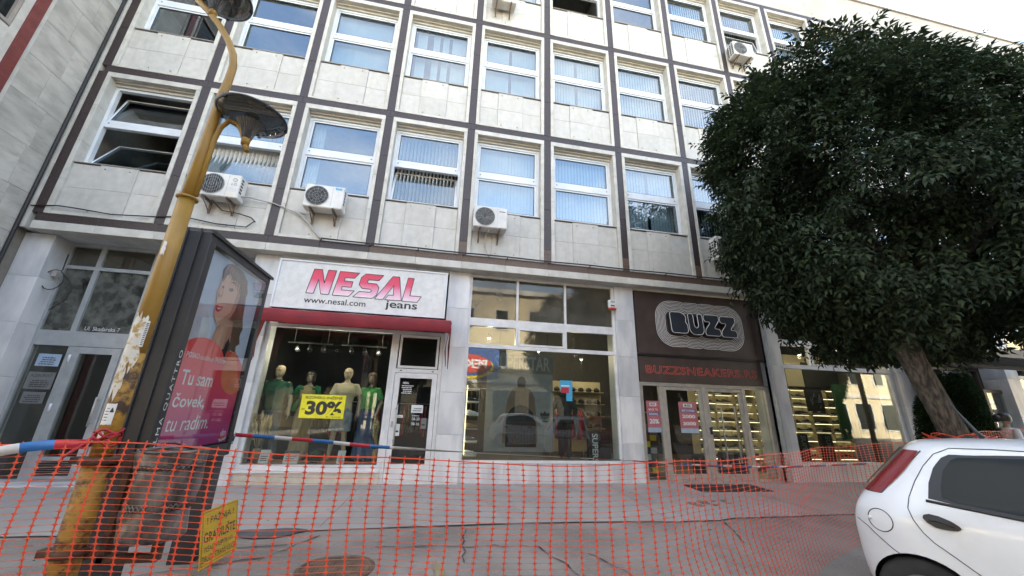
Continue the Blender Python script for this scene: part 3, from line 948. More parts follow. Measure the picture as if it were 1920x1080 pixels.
MB().box(12.30, 15.62, .275, .34, 2.13, 2.715, b=.004).build('panel', 'sign_brown', s2)
ol = text_mesh('BUZZSNEAKERS.RS', 3.0, .19, offset=.01, fill='NONE', bevel=.019, space=1.1)
warp(ol, lambda u, v, w: Vector((12.46 + u, .272 - w * .2, 2.315 + v)))
link('letter_outline', ol, 'neon_red_off', s2)
# ---- burglar alarm box on the pillar
al = thing('alarm_box', (11.66, .2, 3.75), 'small white alarm siren box with red base on the shop pillar', 'alarm box')
MB().box(11.56, 11.75, .13, .215, 3.80, 3.99, b=.012).build('case', 'white_paint', al)
plain('red_plastic', (.42, .03, .02), .35)
MB().box(11.565, 11.745, .135, .213, 3.745, 3.799, b=.01).build('strobe', 'red_plastic', al)
MB().box(11.60, 11.71, .124, .131, 3.92, 3.97).build('grille', 'aluminium_grey', al)
MB().box(11.60, 11.70, .124, .131, 3.83, 3.86).build('badge', 'ink', al)

# ---- entrance of the offices, set back, grey aluminium
mb = MB()
Y0, Y1 = .58, .66
frame_box(mb, .243, 3.757, .0, 4.376, .05, Y0, Y1, wb=.06, wt=.08)
for a, b_ in ((2.32, 2.60),): mb.box(.293, 3.707, Y0 - .012, Y1, a, b_)
mb.box(.293, 3.707, Y0, Y1, 3.83, 3.90)
for c in (.82, 1.78): mb.box(c - .045, c + .045, Y0 - .004, Y1, 2.601, 3.829); mb.box(c - .045, c + .045, Y0 - .004, Y1, 3.901, 4.295)
for c in (2.75,): mb.box(c - .045, c + .045, Y0, Y1, 2.601, 3.829)
for c in (.90, 1.78, 2.72): mb.box(c - .05, c + .05, Y0, Y1, .06, 2.319)
eo = mb.build('office_entrance', 'aluminium_grey', bld)
for (a, b_, c, d, g) in ((.295, .775, 2.605, 3.825, 'frosted_glass'), (.865, 1.735, 2.605, 3.825, 'frosted_glass'), (1.825, 2.7, 2.605, 3.825, 'dirty_glass'), (2.8, 3.7, 2.605, 3.825, 'dirty_glass'),
                          (.295, .775, 3.905, 4.29, 'dirty_glass'), (.865, 1.735, 3.905, 4.29, 'dirty_glass'), (1.825, 3.7, 3.905, 4.29, 'dirty_glass'), (.295, .85, .065, 2.315, 'shop_glass'), (1.83, 2.67, .065, 2.315, 'shop_glass'), (2.77, 3.7, .065, 2.315, 'shop_glass')):
    pane(a, b_, c, d, eo, .62, g)
f = MB(); frame_box(f, .955, 1.725, .065, 2.31, .12, .555, .625, wb=.35); f.build('door_leaf', 'aluminium_grey', eo)
pane(1.07, 1.61, .41, 2.2, eo, .59)
b = MB()
for i in range(7): b.box(1.10, 1.58, .545, .556, .12 + i * .035, .145 + i * .035)
b.build('vent_grille', 'black_paint', eo)
b = MB().tube([(1.645, .49, .92), (1.645, .49, 1.42)], .014, 8); b.tube([(1.645, .49, .97), (1.645, .56, .97)], .01, 6).tube([(1.645, .49, 1.37), (1.645, .56, 1.37)], .01, 6)
b.build('handle', 'steel_frame', eo)
for z in (1.15, 2.02): MB().tube([(.945, .55, z), (.945, .55, z + .14)], .018, 8).build('hinge', 'aluminium', eo)
words('street_lettering', 'Ul. Skadarska 7', .96, .617, 2.635, .58, .075, 'poster_white', eo)
for nm, x, z, w, hh, lines_, mt, lb in (('notice_sheet', .42, 1.94, .36, .22, '', 'poster_paleblue', 'pale blue notice sheet highest on the office entrance sidelight'),
                                    ('notice_sheet', .38, 1.53, .42, .30, '\u0410\u0414\u0412\u041e\u041a\u0410\u0422', 'grey_banner', 'grey plate headed \u0410\u0414\u0412\u041e\u041a\u0410\u0422 on the office entrance sidelight'),
                                    ('notice_sheet', .42, 1.28, .34, .20, '', 'grey_banner', 'faded grey notice lowest on the office entrance sidelight')):
    s_ = thing(nm, (x, .6, z), lb, 'notice')
    MB().box(x, x + w, .606, .611, z, z + hh).build('sheet', mt, s_)
    if lines_: words('lettering', lines_, x + w * .12, .605, z + hh * .68, w * .76, hh * .2, 'ink', s_, offset=.01)
    small_print(x + w * .1, .605, z + hh * .12, w * .8, hh * (.45 if lines_ else .7), 4, 'ink', s_, int(z * 100))
MB().box(.0, 4.0, .2, .60, -.06, .022).build('door_step', 'marble', eo)
# hallway behind
mb = MB().box(.1, 3.9, 3.5, 3.6, 0, 4.4); mb.box(.02, .1, .7, 3.6, 0, 4.4); mb.box(3.9, 3.98, .7, 3.6, 0, 4.4); mb.box(.1, 3.9, .67, 3.6, -.05, .01); mb.box(.1, 3.9, .67, 3.6, 4.38, 4.42)
mb.build('hallway', 'room_dark', bld)
# shop rooms
def room(x0, x1, y1, wall, floor, ceil):
    mb = MB().box(x0, x1, y1, y1 + .1, 0, 4.38); mb.box(x0 - .06, x0, .78, y1, 0, 4.38); mb.box(x1, x1 + .06, .78, y1, 0, 4.38)
    mb.build('shop_wall', wall, bld)
    MB().box(x0, x1, .44, y1, -.05, .015).build('shop_floor', floor, bld)
    MB().box(x0, x1, .46, y1, 4.376, 4.42).build('shop_ceiling', ceil, bld)
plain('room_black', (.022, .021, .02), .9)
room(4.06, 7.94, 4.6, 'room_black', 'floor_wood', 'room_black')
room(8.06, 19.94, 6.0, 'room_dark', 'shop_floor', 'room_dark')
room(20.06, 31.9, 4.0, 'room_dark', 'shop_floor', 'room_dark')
# bays further along the block: plain shop glazing
for x0 in (24.243, 28.243):
    grid_window(x0, x0 + 3.514, [.37, (2.69, 2.775), 4.374], (x0 + 1.2, x0 + 2.4))
# ---------------------------------------------------------------- air conditioners on the facade
surf('ac_white', (.60, .59, .56), (.70, .69, .66), rough=.45, scale=5, stain=(.42, .38, .32), stain_scale=(3, 3, 2), stain_lo=.58, stain_hi=.9, rand=.05)
plain('ac_dark', (.05, .052, .055), .5)
plain('ac_grille', (.36, .37, .37), .45)
surf('rusty_bracket', (.10, .075, .06), (.24, .17, .12), rough=.8, scale=20)
plain('cable_black', (.02, .018, .018), .6)
plain('cable_white', (.55, .53, .48), .6)
plain('conduit', (.42, .41, .38), .6)
plain('ac_sticker', (.12, .40, .62), .5)
def ac(x, z, label, w=.78, hgt=.54, style=0, word=None, side_vents=False):
    t = thing('air_conditioner', (x + w / 2, 0, z), label, 'air conditioner', 'air conditioners on the office facade')
    y0, y1 = -.34, -.06
    MB().box(x, x + w, y0, y1, z, z + hgt, b=.018).build('case', 'ac_white', t)
    cx, cz, r = x + w * .33, z + hgt * .5, hgt * .42
    n = 28
    b = MB()
    b.add([(cx, y0 - .001, cz)] + [(cx + r * math.cos(2 * PI * k / n), y0 - .001, cz + r * math.sin(2 * PI * k / n)) for k in range(n)], [(0, k + 1, (k + 1) % n + 1) for k in range(n)])
    # blades
    for q in range(4):
        a = q * PI / 2 + .4
        b.add([(cx + .03 * math.cos(a), y0 - .003, cz + .03 * math.sin(a)), (cx + r * .9 * math.cos(a), y0 - .004, cz + r * .9 * math.sin(a)),
               (cx + r * .9 * math.cos(a + .7), y0 - .002, cz + r * .9 * math.sin(a + .7)), (cx + .05 * math.cos(a + .9), y0 - .002, cz + .05 * math.sin(a + .9))], [(0, 1, 2, 3)], 1)
    b.build('fan', ['ac_dark', 'cable_black'], t)
    b = MB()
    for rr in ([r, r * .72, r * .42, r * .16] if style != 2 else [r * f for f in (1, .88, .76, .64, .52, .4, .28, .16)]):
        b.tube([(cx + rr * math.cos(2 * PI * k / n), y0 - .012, cz + rr * math.sin(2 * PI * k / n)) for k in range(n + 1)], .006 if rr == r else .0035, 5, cap=False)
    if style == 0:
        for q in range(-5, 6):
            xx = q * r / 5.5
            hh = math.sqrt(r * r - xx * xx)
            b.tube([(cx + xx, y0 - .014, cz - hh), (cx + xx, y0 - .014, cz + hh)], .003, 4)
    else:
        for q in range(12):
            a = q * PI / 6
            b.tube([(cx + r * .16 * math.cos(a), y0 - .014, cz + r * .16 * math.sin(a)), (cx + r * math.cos(a), y0 - .014, cz + r * math.sin(a))], .003, 4)
    b.build('grille', 'ac_grille', t)
    MB().box(x + w * .70, x + w * .703, y0 - .002, y0, z + .04, z + hgt - .04).build('panel_seam', 'ac_dark', t)
    if word:
        words('maker_lettering', word, x + w * .80, y0 - .002, z + hgt * .52, w * .13, hgt * .1, 'ac_dark', t)
        b = MB(); b.tube([(x + w * .865 + .035 * math.cos(2 * PI * k / 16), y0 - .003, z + hgt * .76 + .035 * math.sin(2 * PI * k / 16)) for k in range(17)], .006, 5); b.build('badge', 'ac_grille', t)
        MB().box(x + w * .72, x + w * .93, y0 - .003, y0, z + .06, z + .12).build('rating_label', 'sale_yellow' if False else 'curtain_fabric', t)
    elif style == 1:
        MB().box(x + w * .76, x + w * .93, y0 - .003, y0, z + hgt * .84, z + hgt * .94).build('rating_label', 'ac_sticker', t)
    else:
        small_print(x + w * .74, y0 - .001, z + hgt * .78, w * .2, hgt * .09, 1, 'ac_dark', t, int(x))
    b = MB()
    for q in range(5): b.box(x + w, x + w + .004, -.30, -.22, z + .14 + q * .07, z + .18 + q * .07)
    b.build('side_louvres', 'ac_dark', t)
    if side_vents:
        b = MB()
        for q in range(6):
            for s in range(3): b.box(x - .004, x, -.31 + s * .085, -.25 + s * .085, z + .06 + q * .075, z + .115 + q * .075)
        b.build('side_grille', 'ac_dark', t)
    for q in (.2, .78):
        b = MB()
        xx = x + w * q
        b.box(xx - .017, xx + .017, -.36, -.012, z - .04, z - .001)
        b.box(xx - .017, xx + .017, -.05, -.013, z - .26, z - .041)
        b.tube([(xx, -.33, z - .045), (xx, -.045, z - .22)], .011, 5)
        b.build('bracket', 'rusty_bracket', t)
    return t
ac(2.66, 5.31, 'white air conditioner with maker lettering on the facade beside the yellow lamp post', .74, .53, 0, 'LG')
ac(4.62, 5.32, 'white air conditioner with a blue sticker above the white shop sign', .78, .53, 1)
ac(8.18, 5.30, 'white air conditioner with a plain round fan grille low on the middle bays', .77, .53, 2)
ac(8.30, 12.48, 'white air conditioner at the very top of the picture seen from below', .7, .5, 1)
ac(16.1, 12.40, 'white air conditioner high on the facade above the tree', .74, .56, 2, side_vents=True)
ac(14.35, 5.2, 'white air conditioner half hidden behind the tree crown', .74, .6, 2, side_vents=True)
# cables and pipes on the wall
def cable(name, pts, r, mat, label, n=6):
    o = MB().tube(pts, r, n).build(name, mat)
    return tag(o, label, 'cable')
cable('wall_cable', [(-.12, -.03, 4.83), (.3, -.03, 4.88), (.6, -.035, 4.86), (1.2, -.03, 4.81), (1.9, -.02, 4.86), (2.4, -.03, 4.92), (3.0, -.03, 4.84), (3.55, -.02, 4.84), (3.68, -.03, 4.98)], .012, 'cable_black', 'thin black cable sagging along the stone panels at the left end')
cable('wall_cable', [(3.38, -.2, 5.42), (3.52, -.06, 5.5), (3.75, -.04, 5.47), (3.95, -.04, 5.44), (4.4, -.03, 5.30), (4.62, -.04, 5.26)], .014, 'conduit', 'pale conduit linking the two air conditioners across a dark mullion')
cable('wall_cable', [(2.9, -.2, 5.28), (3.05, -.05, 5.14), (3.35, -.03, 5.12), (3.6, -.03, 5.06), (3.7, -.03, 4.97)], .012, 'cable_black', 'short black pipe drooping below the left air conditioner')
cable('wall_cable', [(4.4, -.04, 5.31), (4.58, -.04, 5.2), (4.72, -.04, 5.06), (4.95, -.04, 4.80), (5.02, -.05, 4.73)], .024, 'conduit', 'white elbow pipe running down from the air conditioner with blue sticker')
cable('wall_cable', [(8.55, -.25, 5.28), (8.50, -.1, 5.2), (8.47, -.03, 5.06), (8.52, -.03, 4.9), (8.60, -.03, 4.78), (8.6, -.03, 4.72)], .012, 'cable_white', 'white hose hanging below the middle air conditioner')
cable('entrance_cable', [(.30, .52, 4.1), (.34, .48, 3.9), (.42, .40, 3.75)] + [(.36 + .17 * math.cos(a), .36, 3.52 + .2 * math.sin(a)) for a in [PI * .35 + 2 * PI * k / 14 for k in range(15)]] + [(.5, .42, 3.6), (.6, .5, 3.45), (.58, .5, 3.2), (.42, .45, 2.95)], .009, 'cable_black', 'loose coil of black cable hanging in the office entrance corner')
jb = MB().box(.262, .34, .40, .50, 3.60, 3.70, b=.01).build('junction_box', 'conduit')
tag(jb, 'small dirty junction box in the corner of the office entrance', 'box')
# rope light along the lowest band on little stand-offs
rl_ = thing('rope_light', (10, -.07, 4.7), 'black rope light on small brackets along the brown granite band', 'rope light')
xs_ = [5.03 + .5 * i for i in range(54)]
MB().tube([(x_, -.075, 4.735 + .006 * math.sin(x_ * 3)) for x_ in xs_], .016, 6).build('hose', 'cable_black', rl_)
for x_ in xs_[::2]:
    MB().box(x_ - .012, x_ + .012, -.085, -.001, 4.705, 4.722).build('stand_off', 'rusty_bracket', rl_)
cable('down_pipe', [(-.165, -.06, 11.5), (-.165, -.06, 4.3), (-.17, -.05, 3.2), (-.17, -.05, .1)], .03, 'cable_black', 'thin dark cable pipe running down the corner beside the side wall')

# ---------------------------------------------------------------- yellow lamp post
surf('post_yellow', (.29, .165, .026), (.36, .21, .034), rough=.5, scale=5, stain=(.24, .14, .04), stain_scale=(9, 9, 4), stain_lo=.62, stain_hi=.8)
surf('post_rusty', (.40, .22, .03), (.34, .18, .03), rough=.7, scale=6, stain=(.05, .028, .018), stain_scale=(7, 7, 9), stain_lo=.46, stain_hi=.58, bump=.5, bscale=30)
surf('rust_dark', (.06, .032, .022), (.12, .062, .036), rough=.85, scale=14, bump=.5, bscale=50)
surf('paper_torn', (.60, .57, .50), (.70, .68, .62), rough=.85, scale=8, stain=(.40, .27, .08), stain_scale=(14, 14, 14), stain_lo=.52, stain_hi=.6)
PX, PY = 5.62, -4.88
lp = thing('lamp_post', (PX, PY, gz(PY)), 'tall yellow steel lamp post with two dark bowl lamps, rusty at its foot', 'lamp post')
MB().tube([(PX, PY, gz(PY) - .05), (PX, PY, .52), (PX, PY, 1.0)], .072, 24).build('foot_sleeve', 'post_rusty', lp)
for z, r_, hgt in ((.50, .086, .04), (1.0, .092, .04)):
    b = MB().lathe([(r_, 0), (r_ + .006, hgt * .5), (r_, hgt)], (PX, PY, z), 24)
    b.box(PX - .14, PX - .08, PY - .03, PY + .03, z, z + hgt)
    b.build('clamp_collar', 'rust_dark', lp)
MB().tube([(PX, PY, 1.0), (PX, PY, 1.7)], .056, 22).build('shaft', 'post_rusty', lp)
MB().tube([(PX, PY, 1.7), (PX, PY, 2.3), (PX, PY, 2.92)], [.056, .055, .054], 22).build('shaft', 'post_yellow', lp)
MB().lathe([(.054, -.012), (.072, -.007), (.072, .007), (.054, .012)], (PX, PY, 2.92), 24).build('joint_collar', 'post_yellow', lp)
up = [(PX, PY, 2.92), (PX, PY, 3.4), (PX, PY, 3.95), (PX + .012, PY, 4.12), (PX + .012, PY, 4.28), (PX - .02, PY, 4.42), (PX - .09, PY, 4.56), (PX - .2, PY, 4.72), (PX - .33, PY, 4.87), (PX - .45, PY, 4.98)]
MB().tube(up, [.045, .041, .034, .032, .031, .030, .029, .028, .027, .027], 18).build('upper_tube', 'post_yellow', lp)
arm = [(PX + .048, PY, 2.95), (PX + .052, PY, 3.5), (PX + .07, PY, 3.62), (PX + .12, PY, 3.70), (PX + .18, PY, 3.69), (PX + .24, PY, 3.60), (PX + .29, PY, 3.48), (PX + .315, PY, 3.42)]
MB().tube(arm, .020, 14).build('side_arm', 'post_yellow', lp)
plain('lamp_black', (.035, .034, .034), .35)
surf('lamp_rib', (.05, .048, .046), (.085, .082, .08), rough=.4, scale=8)
def lamp(cx, cy, z):
    h = MB().lathe([(.03, -.05), (.034, 0), (.03, .02)], (cx, cy, z), 16)
    h.build('lamp_socket', 'post_yellow', lp)
    n = 48
    b = MB()
    rows = []
    for r_, zz in ((.034, .015), (.040, .05), (.052, .09), (.072, .13), (.105, .166)):
        rows.append([(cx + (r_ + (.004 if k % 2 else -.002)) * math.cos(2 * PI * k / n), cy + (r_ + (.004 if k % 2 else -.002)) * math.sin(2 * PI * k / n), z + zz) for k in range(n)])
    b.rings(rows, 0, False, True)
    f = b.build('lamp_funnel', 'lamp_rib', lp)
    b = MB().lathe([(.098, .166), (.16, .175), (.215, .20), (.26, .235), (.262, .24), (.25, .25), (.15, .275), (.0005, .285)], (cx, cy, z), 48, cap=False)
    d = b.build('lamp_bowl', 'smoked_glass', lp)
    b = MB().lathe([(.255, .228), (.269, .236), (.269, .247), (.255, .25)], (cx, cy, z), 48, cap=False)
    b.build('rim', 'lamp_black', d)
    for q in range(5):
        a = q * 2 * PI / 5 + .5
        MB().box(cx + .255 * math.cos(a) - .012, cx + .255 * math.cos(a) + .012, cy + .255 * math.sin(a) - .012, cy + .255 * math.sin(a) + .012, z + .22, z + .25).build('clip', 'lamp_black', d)
    MB().lathe([(.05, .17), (.06, .20), (.05, .25), (.02, .265)], (cx, cy, z), 16).build('bulb_housing', 'lamp_rib', d)
lamp(PX + .285, PY, 3.53)
lamp(PX - .295, PY, 4.87)
# torn bills pasted on the post
def wrap(name, z0, z1, a0, a1, r_, mat, seed, label, rough_edge=.02, text=None, parent=None, n=12):
    rnd = random.Random(seed)
    b = MB()
    rows = []
    m = 5
    for j in range(m + 1):
        row = []
        for i in range(n + 1):
            a = a0 + (a1 - a0) * i / n
            z = z0 + (z1 - z0) * j / m
            if j in (0, m): z += rnd.uniform(-rough_edge, rough_edge)
            if i in (0, n): a += rnd.uniform(-rough_edge, rough_edge) * 4
            rr = r_ + .0025 + rnd.uniform(0, .0012)
            row.append((PX + rr * math.cos(a), PY + rr * math.sin(a), z))
        rows.append(row)
    b.rings(rows, 0, True, False, False)
    o = b.build(name, mat)
    tag(o, label, 'paper')
    return o
A0 = -PI * .5
wrap('torn_bill', 1.60, 1.95, A0 - .9, A0 + .9, .056, 'paper_torn', 1, 'large patch of torn pale bills pasted round the yellow post', .05)
wrap('torn_bill', 1.42, 1.60, A0 - 1.0, A0 + .2, .057, 'paper_torn', 2, 'smaller torn bill just under the big patch on the post', .05)
wrap('torn_bill', 2.42, 2.52, A0 - .35, A0 + .12, .0555, 'white_paint', 3, 'small white torn sticker highest on the yellow post', .015)
ft = wrap('printed_flyer', 1.235, 1.365, A0 - .45, A0 + .55, .057, 'poster_white', 4, 'white printed flyer with a boat drawing on the yellow post', .002)
b = MB()
for j in range(5):
    a0_, a1_ = A0 - .3, A0 + .05
    b.rings([[(PX + .0605 * math.cos(a0_ + (a1_ - a0_) * i / 5), PY + .0605 * math.sin(a0_ + (a1_ - a0_) * i / 5), 1.26 + j * .018 + dz) for i in range(6)] for dz in (0, .005)], 0, False, False, False)
b.rings([[(PX + .0605 * math.cos(A0 + .12 + .32 * i / 5), PY + .0605 * math.sin(A0 + .12 + .32 * i / 5), 1.31 + dz * (1 - abs(i - 2.5) / 3)) for i in range(6)] for dz in (0, .035)], 0, False, False, False)
b.build('print', 'ink', ft)
wrap('torn_bill', 1.15, 1.20, A0 - .3, A0 + .2, .057, 'white_paint', 6, 'small white scrap of paper below the flyer on the post', .012)
bt = wrap('barcode_sticker', 1.74, 1.92, A0 + .62, A0 + .98, .0585, 'poster_white', 5, 'white barcode sticker at the right side of the post', .002)
b = MB()
for j in range(13):
    a0_, a1_ = A0 + .70, A0 + .92
    b.rings([[(PX + .0625 * math.cos(a0_ + (a1_ - a0_) * i / 3), PY + .0625 * math.sin(a0_ + (a1_ - a0_) * i / 3), 1.75 + j * .0125 + dz) for i in range(4)] for dz in (0, .006)], 0, False, False, False)
b.build('bars', 'ink', bt)

# ---------------------------------------------------------------- dented street bin on its bracket
surf('bin_metal', (.12, .118, .112), (.22, .218, .21), rough=.45, metal=.5, scale=7, stain=(.03, .024, .02), stain_scale=(6, 6, 2.5), stain_lo=.48, stain_hi=.7, bump=.5, bscale=12)
bn = thing('litter_bin', (5.98, -4.80, .5), 'dented grey metal litter bin hanging on a rusty frame beside the lamp post', 'litter bin')
bx_, by_ = 5.985, -4.80
n = 40
def binr(z): return .172 + .012 * (z - .58) / .5
rows_b = [.575, .60, .635, .66, .70]
def ring_b(z, r_=None, seed=0):
    out_ = []
    for k in range(n):
        a = 2 * PI * k / n
        d = .008 * math.sin(3 * a + z * 14) + .006 * math.sin(5 * a - z * 23)
        rr = (r_ or binr(z)) + d
        out_.append((bx_ + rr * math.cos(a) + (1.05 - z) * .0, by_ + rr * math.sin(a), z))
    return out_
body = MB()
body.rings([ring_b(.555, .145), ring_b(.575, .168), ring_b(.60), ring_b(.645)], 0, True, False)
body.rings([ring_b(z) for z in (.645, .68, .72, .735)], 0, True, False)
body.rings([ring_b(z) for z in (.775, .83, .9, .965, .97)], 0, True, False)
body.rings([ring_b(z) for z in (1.0, 1.03, 1.06, 1.075)], 0, True, False)
body.rings([[(p[0] * .96 + bx_ * .04, p[1] * .96 + by_ * .04, p[2]) for p in ring_b(z)] for z in (1.075, 1.0, .9, .75, .58)], 0, True, False)
body.add([(bx_, by_, .565)] + ring_b(.565, .15), [(0, k + 1, (k + 1) % n + 1) for k in range(n)])
body.build('body', 'bin_metal', bn)
# punched lattice bands
for za, zb_ in ((.735, .775), (.97, 1.0)):
    lat = MB()
    for k in range(n):
        for s in (0, 1):
            a0_ = 2 * PI * (k + (0 if s else 1)) / n; a1_ = 2 * PI * (k + (1 if s else 0)) / n
            r0, r1 = binr(za) + .001, binr(zb_) + .001
            lat.tube([(bx_ + r0 * math.cos(a0_), by_ + r0 * math.sin(a0_), za), (bx_ + r1 * math.cos(a1_), by_ + r1 * math.sin(a1_), zb_)], .0035, 4)
    lat.build('lattice_band', 'bin_metal', bn)
b = MB().tube([(bx_ + .186 * math.cos(2 * PI * k / 40), by_ + .186 * math.sin(2 * PI * k / 40), 1.078) for k in range(41)], .008, 6, cap=False)
b.build('rim', 'bin_metal', bn)
b = MB().tube([(bx_ - .14, by_ - .11, 1.08), (bx_ - .1, by_ - .1, 1.12), (bx_ + .02, by_ - .06, 1.125), (bx_ + .1, by_, 1.085)], .006, 5); b.build('wire_handle', 'cable_black', bn)
b = MB()
b.box(5.74, 5.775, -4.83, -4.77, .44, 1.06); b.box(5.74, 6.06, -4.83, -4.77, .435, .475); b.box(6.02, 6.06, -4.829, -4.771, .476, .56)
b.box(5.66, 5.80, -4.825, -4.775, .98, 1.02); b.box(5.66, 5.74, -4.826, -4.774, .46, .51)
b.build('bracket', 'rust_dark', bn)

# ---------------------------------------------------------------- advertising light box
surf('box_graphite', (.020, .022, .026), (.030, .032, .037), rough=.45, scale=3)
cb = thing('advertising_case', (5.4, -3.7, 0), 'tall dark grey advertising display case with a red poster, beside the lamp post', 'advertising case')
XA, XB, YA, YB, ZA, ZT = 5.26, 5.55, -4.34, -3.03, .86, 2.88
b = MB()
b.box(XA, XB, YA, YA + .10, ZA, ZT, b=.008); b.box(XA, XB, YB - .07, YB, ZA, ZT, b=.008)
b.box(XA + .002, XB - .002, YA + .1, YB - .07, ZA, ZA + .12); b.box(XA + .002, XB - .002, YA + .1, YB - .07, ZT - .09, ZT)
b.box(XA + .06, XA + .08, YA + .1, YB - .07, ZA + .12, ZT - .09)
for xx in (XA + .08, XA + .19): b.box(xx, xx + .016, YA - .012, YA - .001, ZA + .01, ZT + .02)
b.build('housing', 'box_graphite', cb)
for yy in (YA + .05, YB - .15): MB().box(XA + .04, XB - .04, yy, yy + .14, gz(yy) - .03, ZA - .001).build('leg', 'box_graphite', cb)
b = MB().box(XB, XB + .018, YA - .015, YB + .03, ZT - .02, ZT + .012); b.build('door_rail', 'box_graphite', cb)
MB().box(XB - .012, XB - .006, YA + .10, YB - .07, ZA + .12, ZT - .09).build('pane', 'case_glass', cb)
me = warp(text_mesh('ALMA QUATTRO', .80, .045, space=1.3), lambda u, v, w: Vector((XB + .003, YA + .055 - v + .045 * 0 + .02, 1.0 + u)))
link('lettering', me, 'poster_white', cb)
# the poster behind the glass: printed flat shapes
ps = thing('poster', (5.52, -3.72, 1.0), 'poster of a smiling woman above red and magenta lettering in the display case', 'poster')
PYA, PW, PZ, PH = YA + .11, 1.12, .995, 1.78
XP = 5.500
def pm_(u, v, layer): return (XP + .0016 * layer, PYA + u * PW, PZ + v * PH)
gradient('poster_sky', [(0, (.50, .53, .64)), (.5, (.50, .58, .70)), (1, (.34, .43, .60))], 2, 1.7, 2.8, rough=.5)
gradient('poster_red', [(0, (.34, .022, .17)), (.28, (.56, .03, .14)), (.6, (.74, .05, .08)), (1, (.82, .08, .06))], 2, 1.0, 2.05, rough=.5)
plain('print_hair', (.115, .058, .032), .6, scale=18)
plain('print_hair_light', (.22, .12, .065), .6, scale=18)
plain('print_skin', (.68, .40, .29), .6, scale=3)
plain('print_skin_shade', (.50, .25, .17), .6, scale=3)
plain('print_lip', (.45, .015, .03), .5)
plain('print_orange', (.75, .2, .09), .6)
plain('print_coat', (.68, .08, .06), .6)
plain('print_pale', (.52, .55, .60), .6)
def shape(name, poly, mat, layer):
    b = MB(); b.prism(poly, lambda u, v, w: (pm_(u, v, layer)[0] + w, pm_(u, v, layer)[1], pm_(u, v, layer)[2]), .0012)
    return b.build(name, mat, ps)
def arc(cx, cy, rx, ry, a0, a1, n=24): return [(cx + rx * math.cos(a0 + (a1 - a0) * i / n), cy + ry * math.sin(a0 + (a1 - a0) * i / n)) for i in range(n + 1)]
shape('backdrop', [(0, 0), (1, 0), (1, 1), (0, 1)], 'poster_sky', 0)
shape('pale_disc', [p for p in arc(.05, .56, .24, .15, -PI / 2, PI / 2)] + [(0, .71), (0, .41)], 'print_pale', 1)
shape('hair_back', [(.27, .88), (.25, .93), (.30, .975), (.40, .995), (.55, .985), (.66, .95), (.73, .88), (.76, .80), (.78, .72), (.83, .66), (.80, .62), (.84, .57), (.78, .55), (.80, .51), (.70, .52), (.66, .50), (.60, .53), (.56, .60), (.50, .66), (.30, .80)], 'print_hair', 2)
shape('coat', [(.46, .30), (.52, .44), (.60, .50), (.70, .515), (.86, .50), (1, .44), (1, .22), (.5, .22)], 'print_coat', 3)
shape('neck', [(.38, .62), (.36, .55), (.40, .49), (.50, .46), (.58, .48), (.66, .55), (.62, .68), (.5, .68)], 'print_skin_shade', 4)
shape('face', [(.30, .93), (.265, .87), (.255, .83), (.235, .795), (.245, .78), (.265, .775), (.262, .755), (.28, .735), (.275, .70), (.30, .665), (.36, .635), (.44, .645), (.54, .69), (.60, .76), (.62, .84), (.56, .92), (.44, .95)], 'print_skin', 5)
shape('cheek_shade', [(.44, .645), (.54, .69), (.60, .76), (.62, .84), (.58, .90), (.555, .82), (.53, .73), (.42, .67), (.36, .645)], 'print_skin_shade', 6)
shape('lips', [(.272, .722), (.295, .732), (.325, .729), (.365, .735), (.385, .738), (.365, .713), (.33, .697), (.292, .700)], 'print_lip', 7)
shape('teeth', [(.292, .719), (.325, .720), (.362, .728), (.345, .715), (.315, .711)], 'poster_white', 8)
shape('eye', [(.40, .845), (.44, .86), (.49, .855), (.46, .838), (.42, .836)], 'print_hair', 7)
shape('eye', [(.285, .835), (.305, .846), (.325, .84), (.31, .828)], 'print_hair', 7)
shape('eyebrow', [(.39, .88), (.45, .90), (.52, .885), (.45, .888)], 'print_hair', 7)
shape('nose_shade', [(.265, .80), (.30, .79), (.325, .797), (.31, .83), (.335, .80), (.31, .775), (.27, .775)], 'print_skin_shade', 7)
shape('fringe', [(.27, .86), (.25, .93), (.30, .975), (.40, .995), (.55, .985), (.66, .95), (.73, .88), (.70, .80), (.66, .86), (.63, .80), (.60, .88), (.55, .91), (.48, .915), (.42, .90), (.36, .93), (.31, .91), (.29, .88)], 'print_hair', 9)
for q in range(9):
    u = .30 + q * .045
    shape('hair_strand', [(u, .94 + .02 * math.sin(q)), (u + .012, .98 - .004 * q), (u + .05, .965 - .01 * q), (u + .055, .90 - .012 * q), (u + .03, .94 - .01 * q)], 'print_hair_light', 10)
for q in range(6):
    u = .62 + q * .03
    shape('hair_strand', [(u, .60 - .01 * q), (u + .012, .60), (u + .03 + .01 * math.sin(q), .78 - .02 * q), (u + .02, .80 - .02 * q)], 'print_hair_light', 10)
shape('shirt_collar', [(.47, .44), (.52, .50), (.60, .45), (.64, .55), (.60, .58), (.55, .50), (.50, .47)], 'poster_dark', 11)
shape('red_field', [(0, 0), (1, 0), (1, .34), (.88, .32), (.74, .36), (.62, .42)] + arc(.28, .42, .34, .125, 0, PI, 20) + [(0, .47)], 'poster_red', 12)
shape('orange_disc', arc(.86, .40, .24, .13, PI * .62, PI * 1.72, 16), 'print_orange', 13)
def pwords(body, u0, v0, w, h, mat='poster_white', layer=14, **kw):
    me = text_mesh(body, w * PW, h * PH, **kw)
    warp(me, lambda a, b_, c: Vector((XP + .0016 * layer, PYA + u0 * PW + a, PZ + v0 * PH + b_)))
    return link('lettering', me, mat, ps)
pwords('Tu sam', .075, .300, .44, .072, offset=.012)
pwords('\u010dovek,', .06, .185, .42, .075, offset=.012)
pwords('tu radim.', .06, .085, .56, .07, shear=.1)
pwords('POSAO', .06, .432, .17, .026, offset=.012)
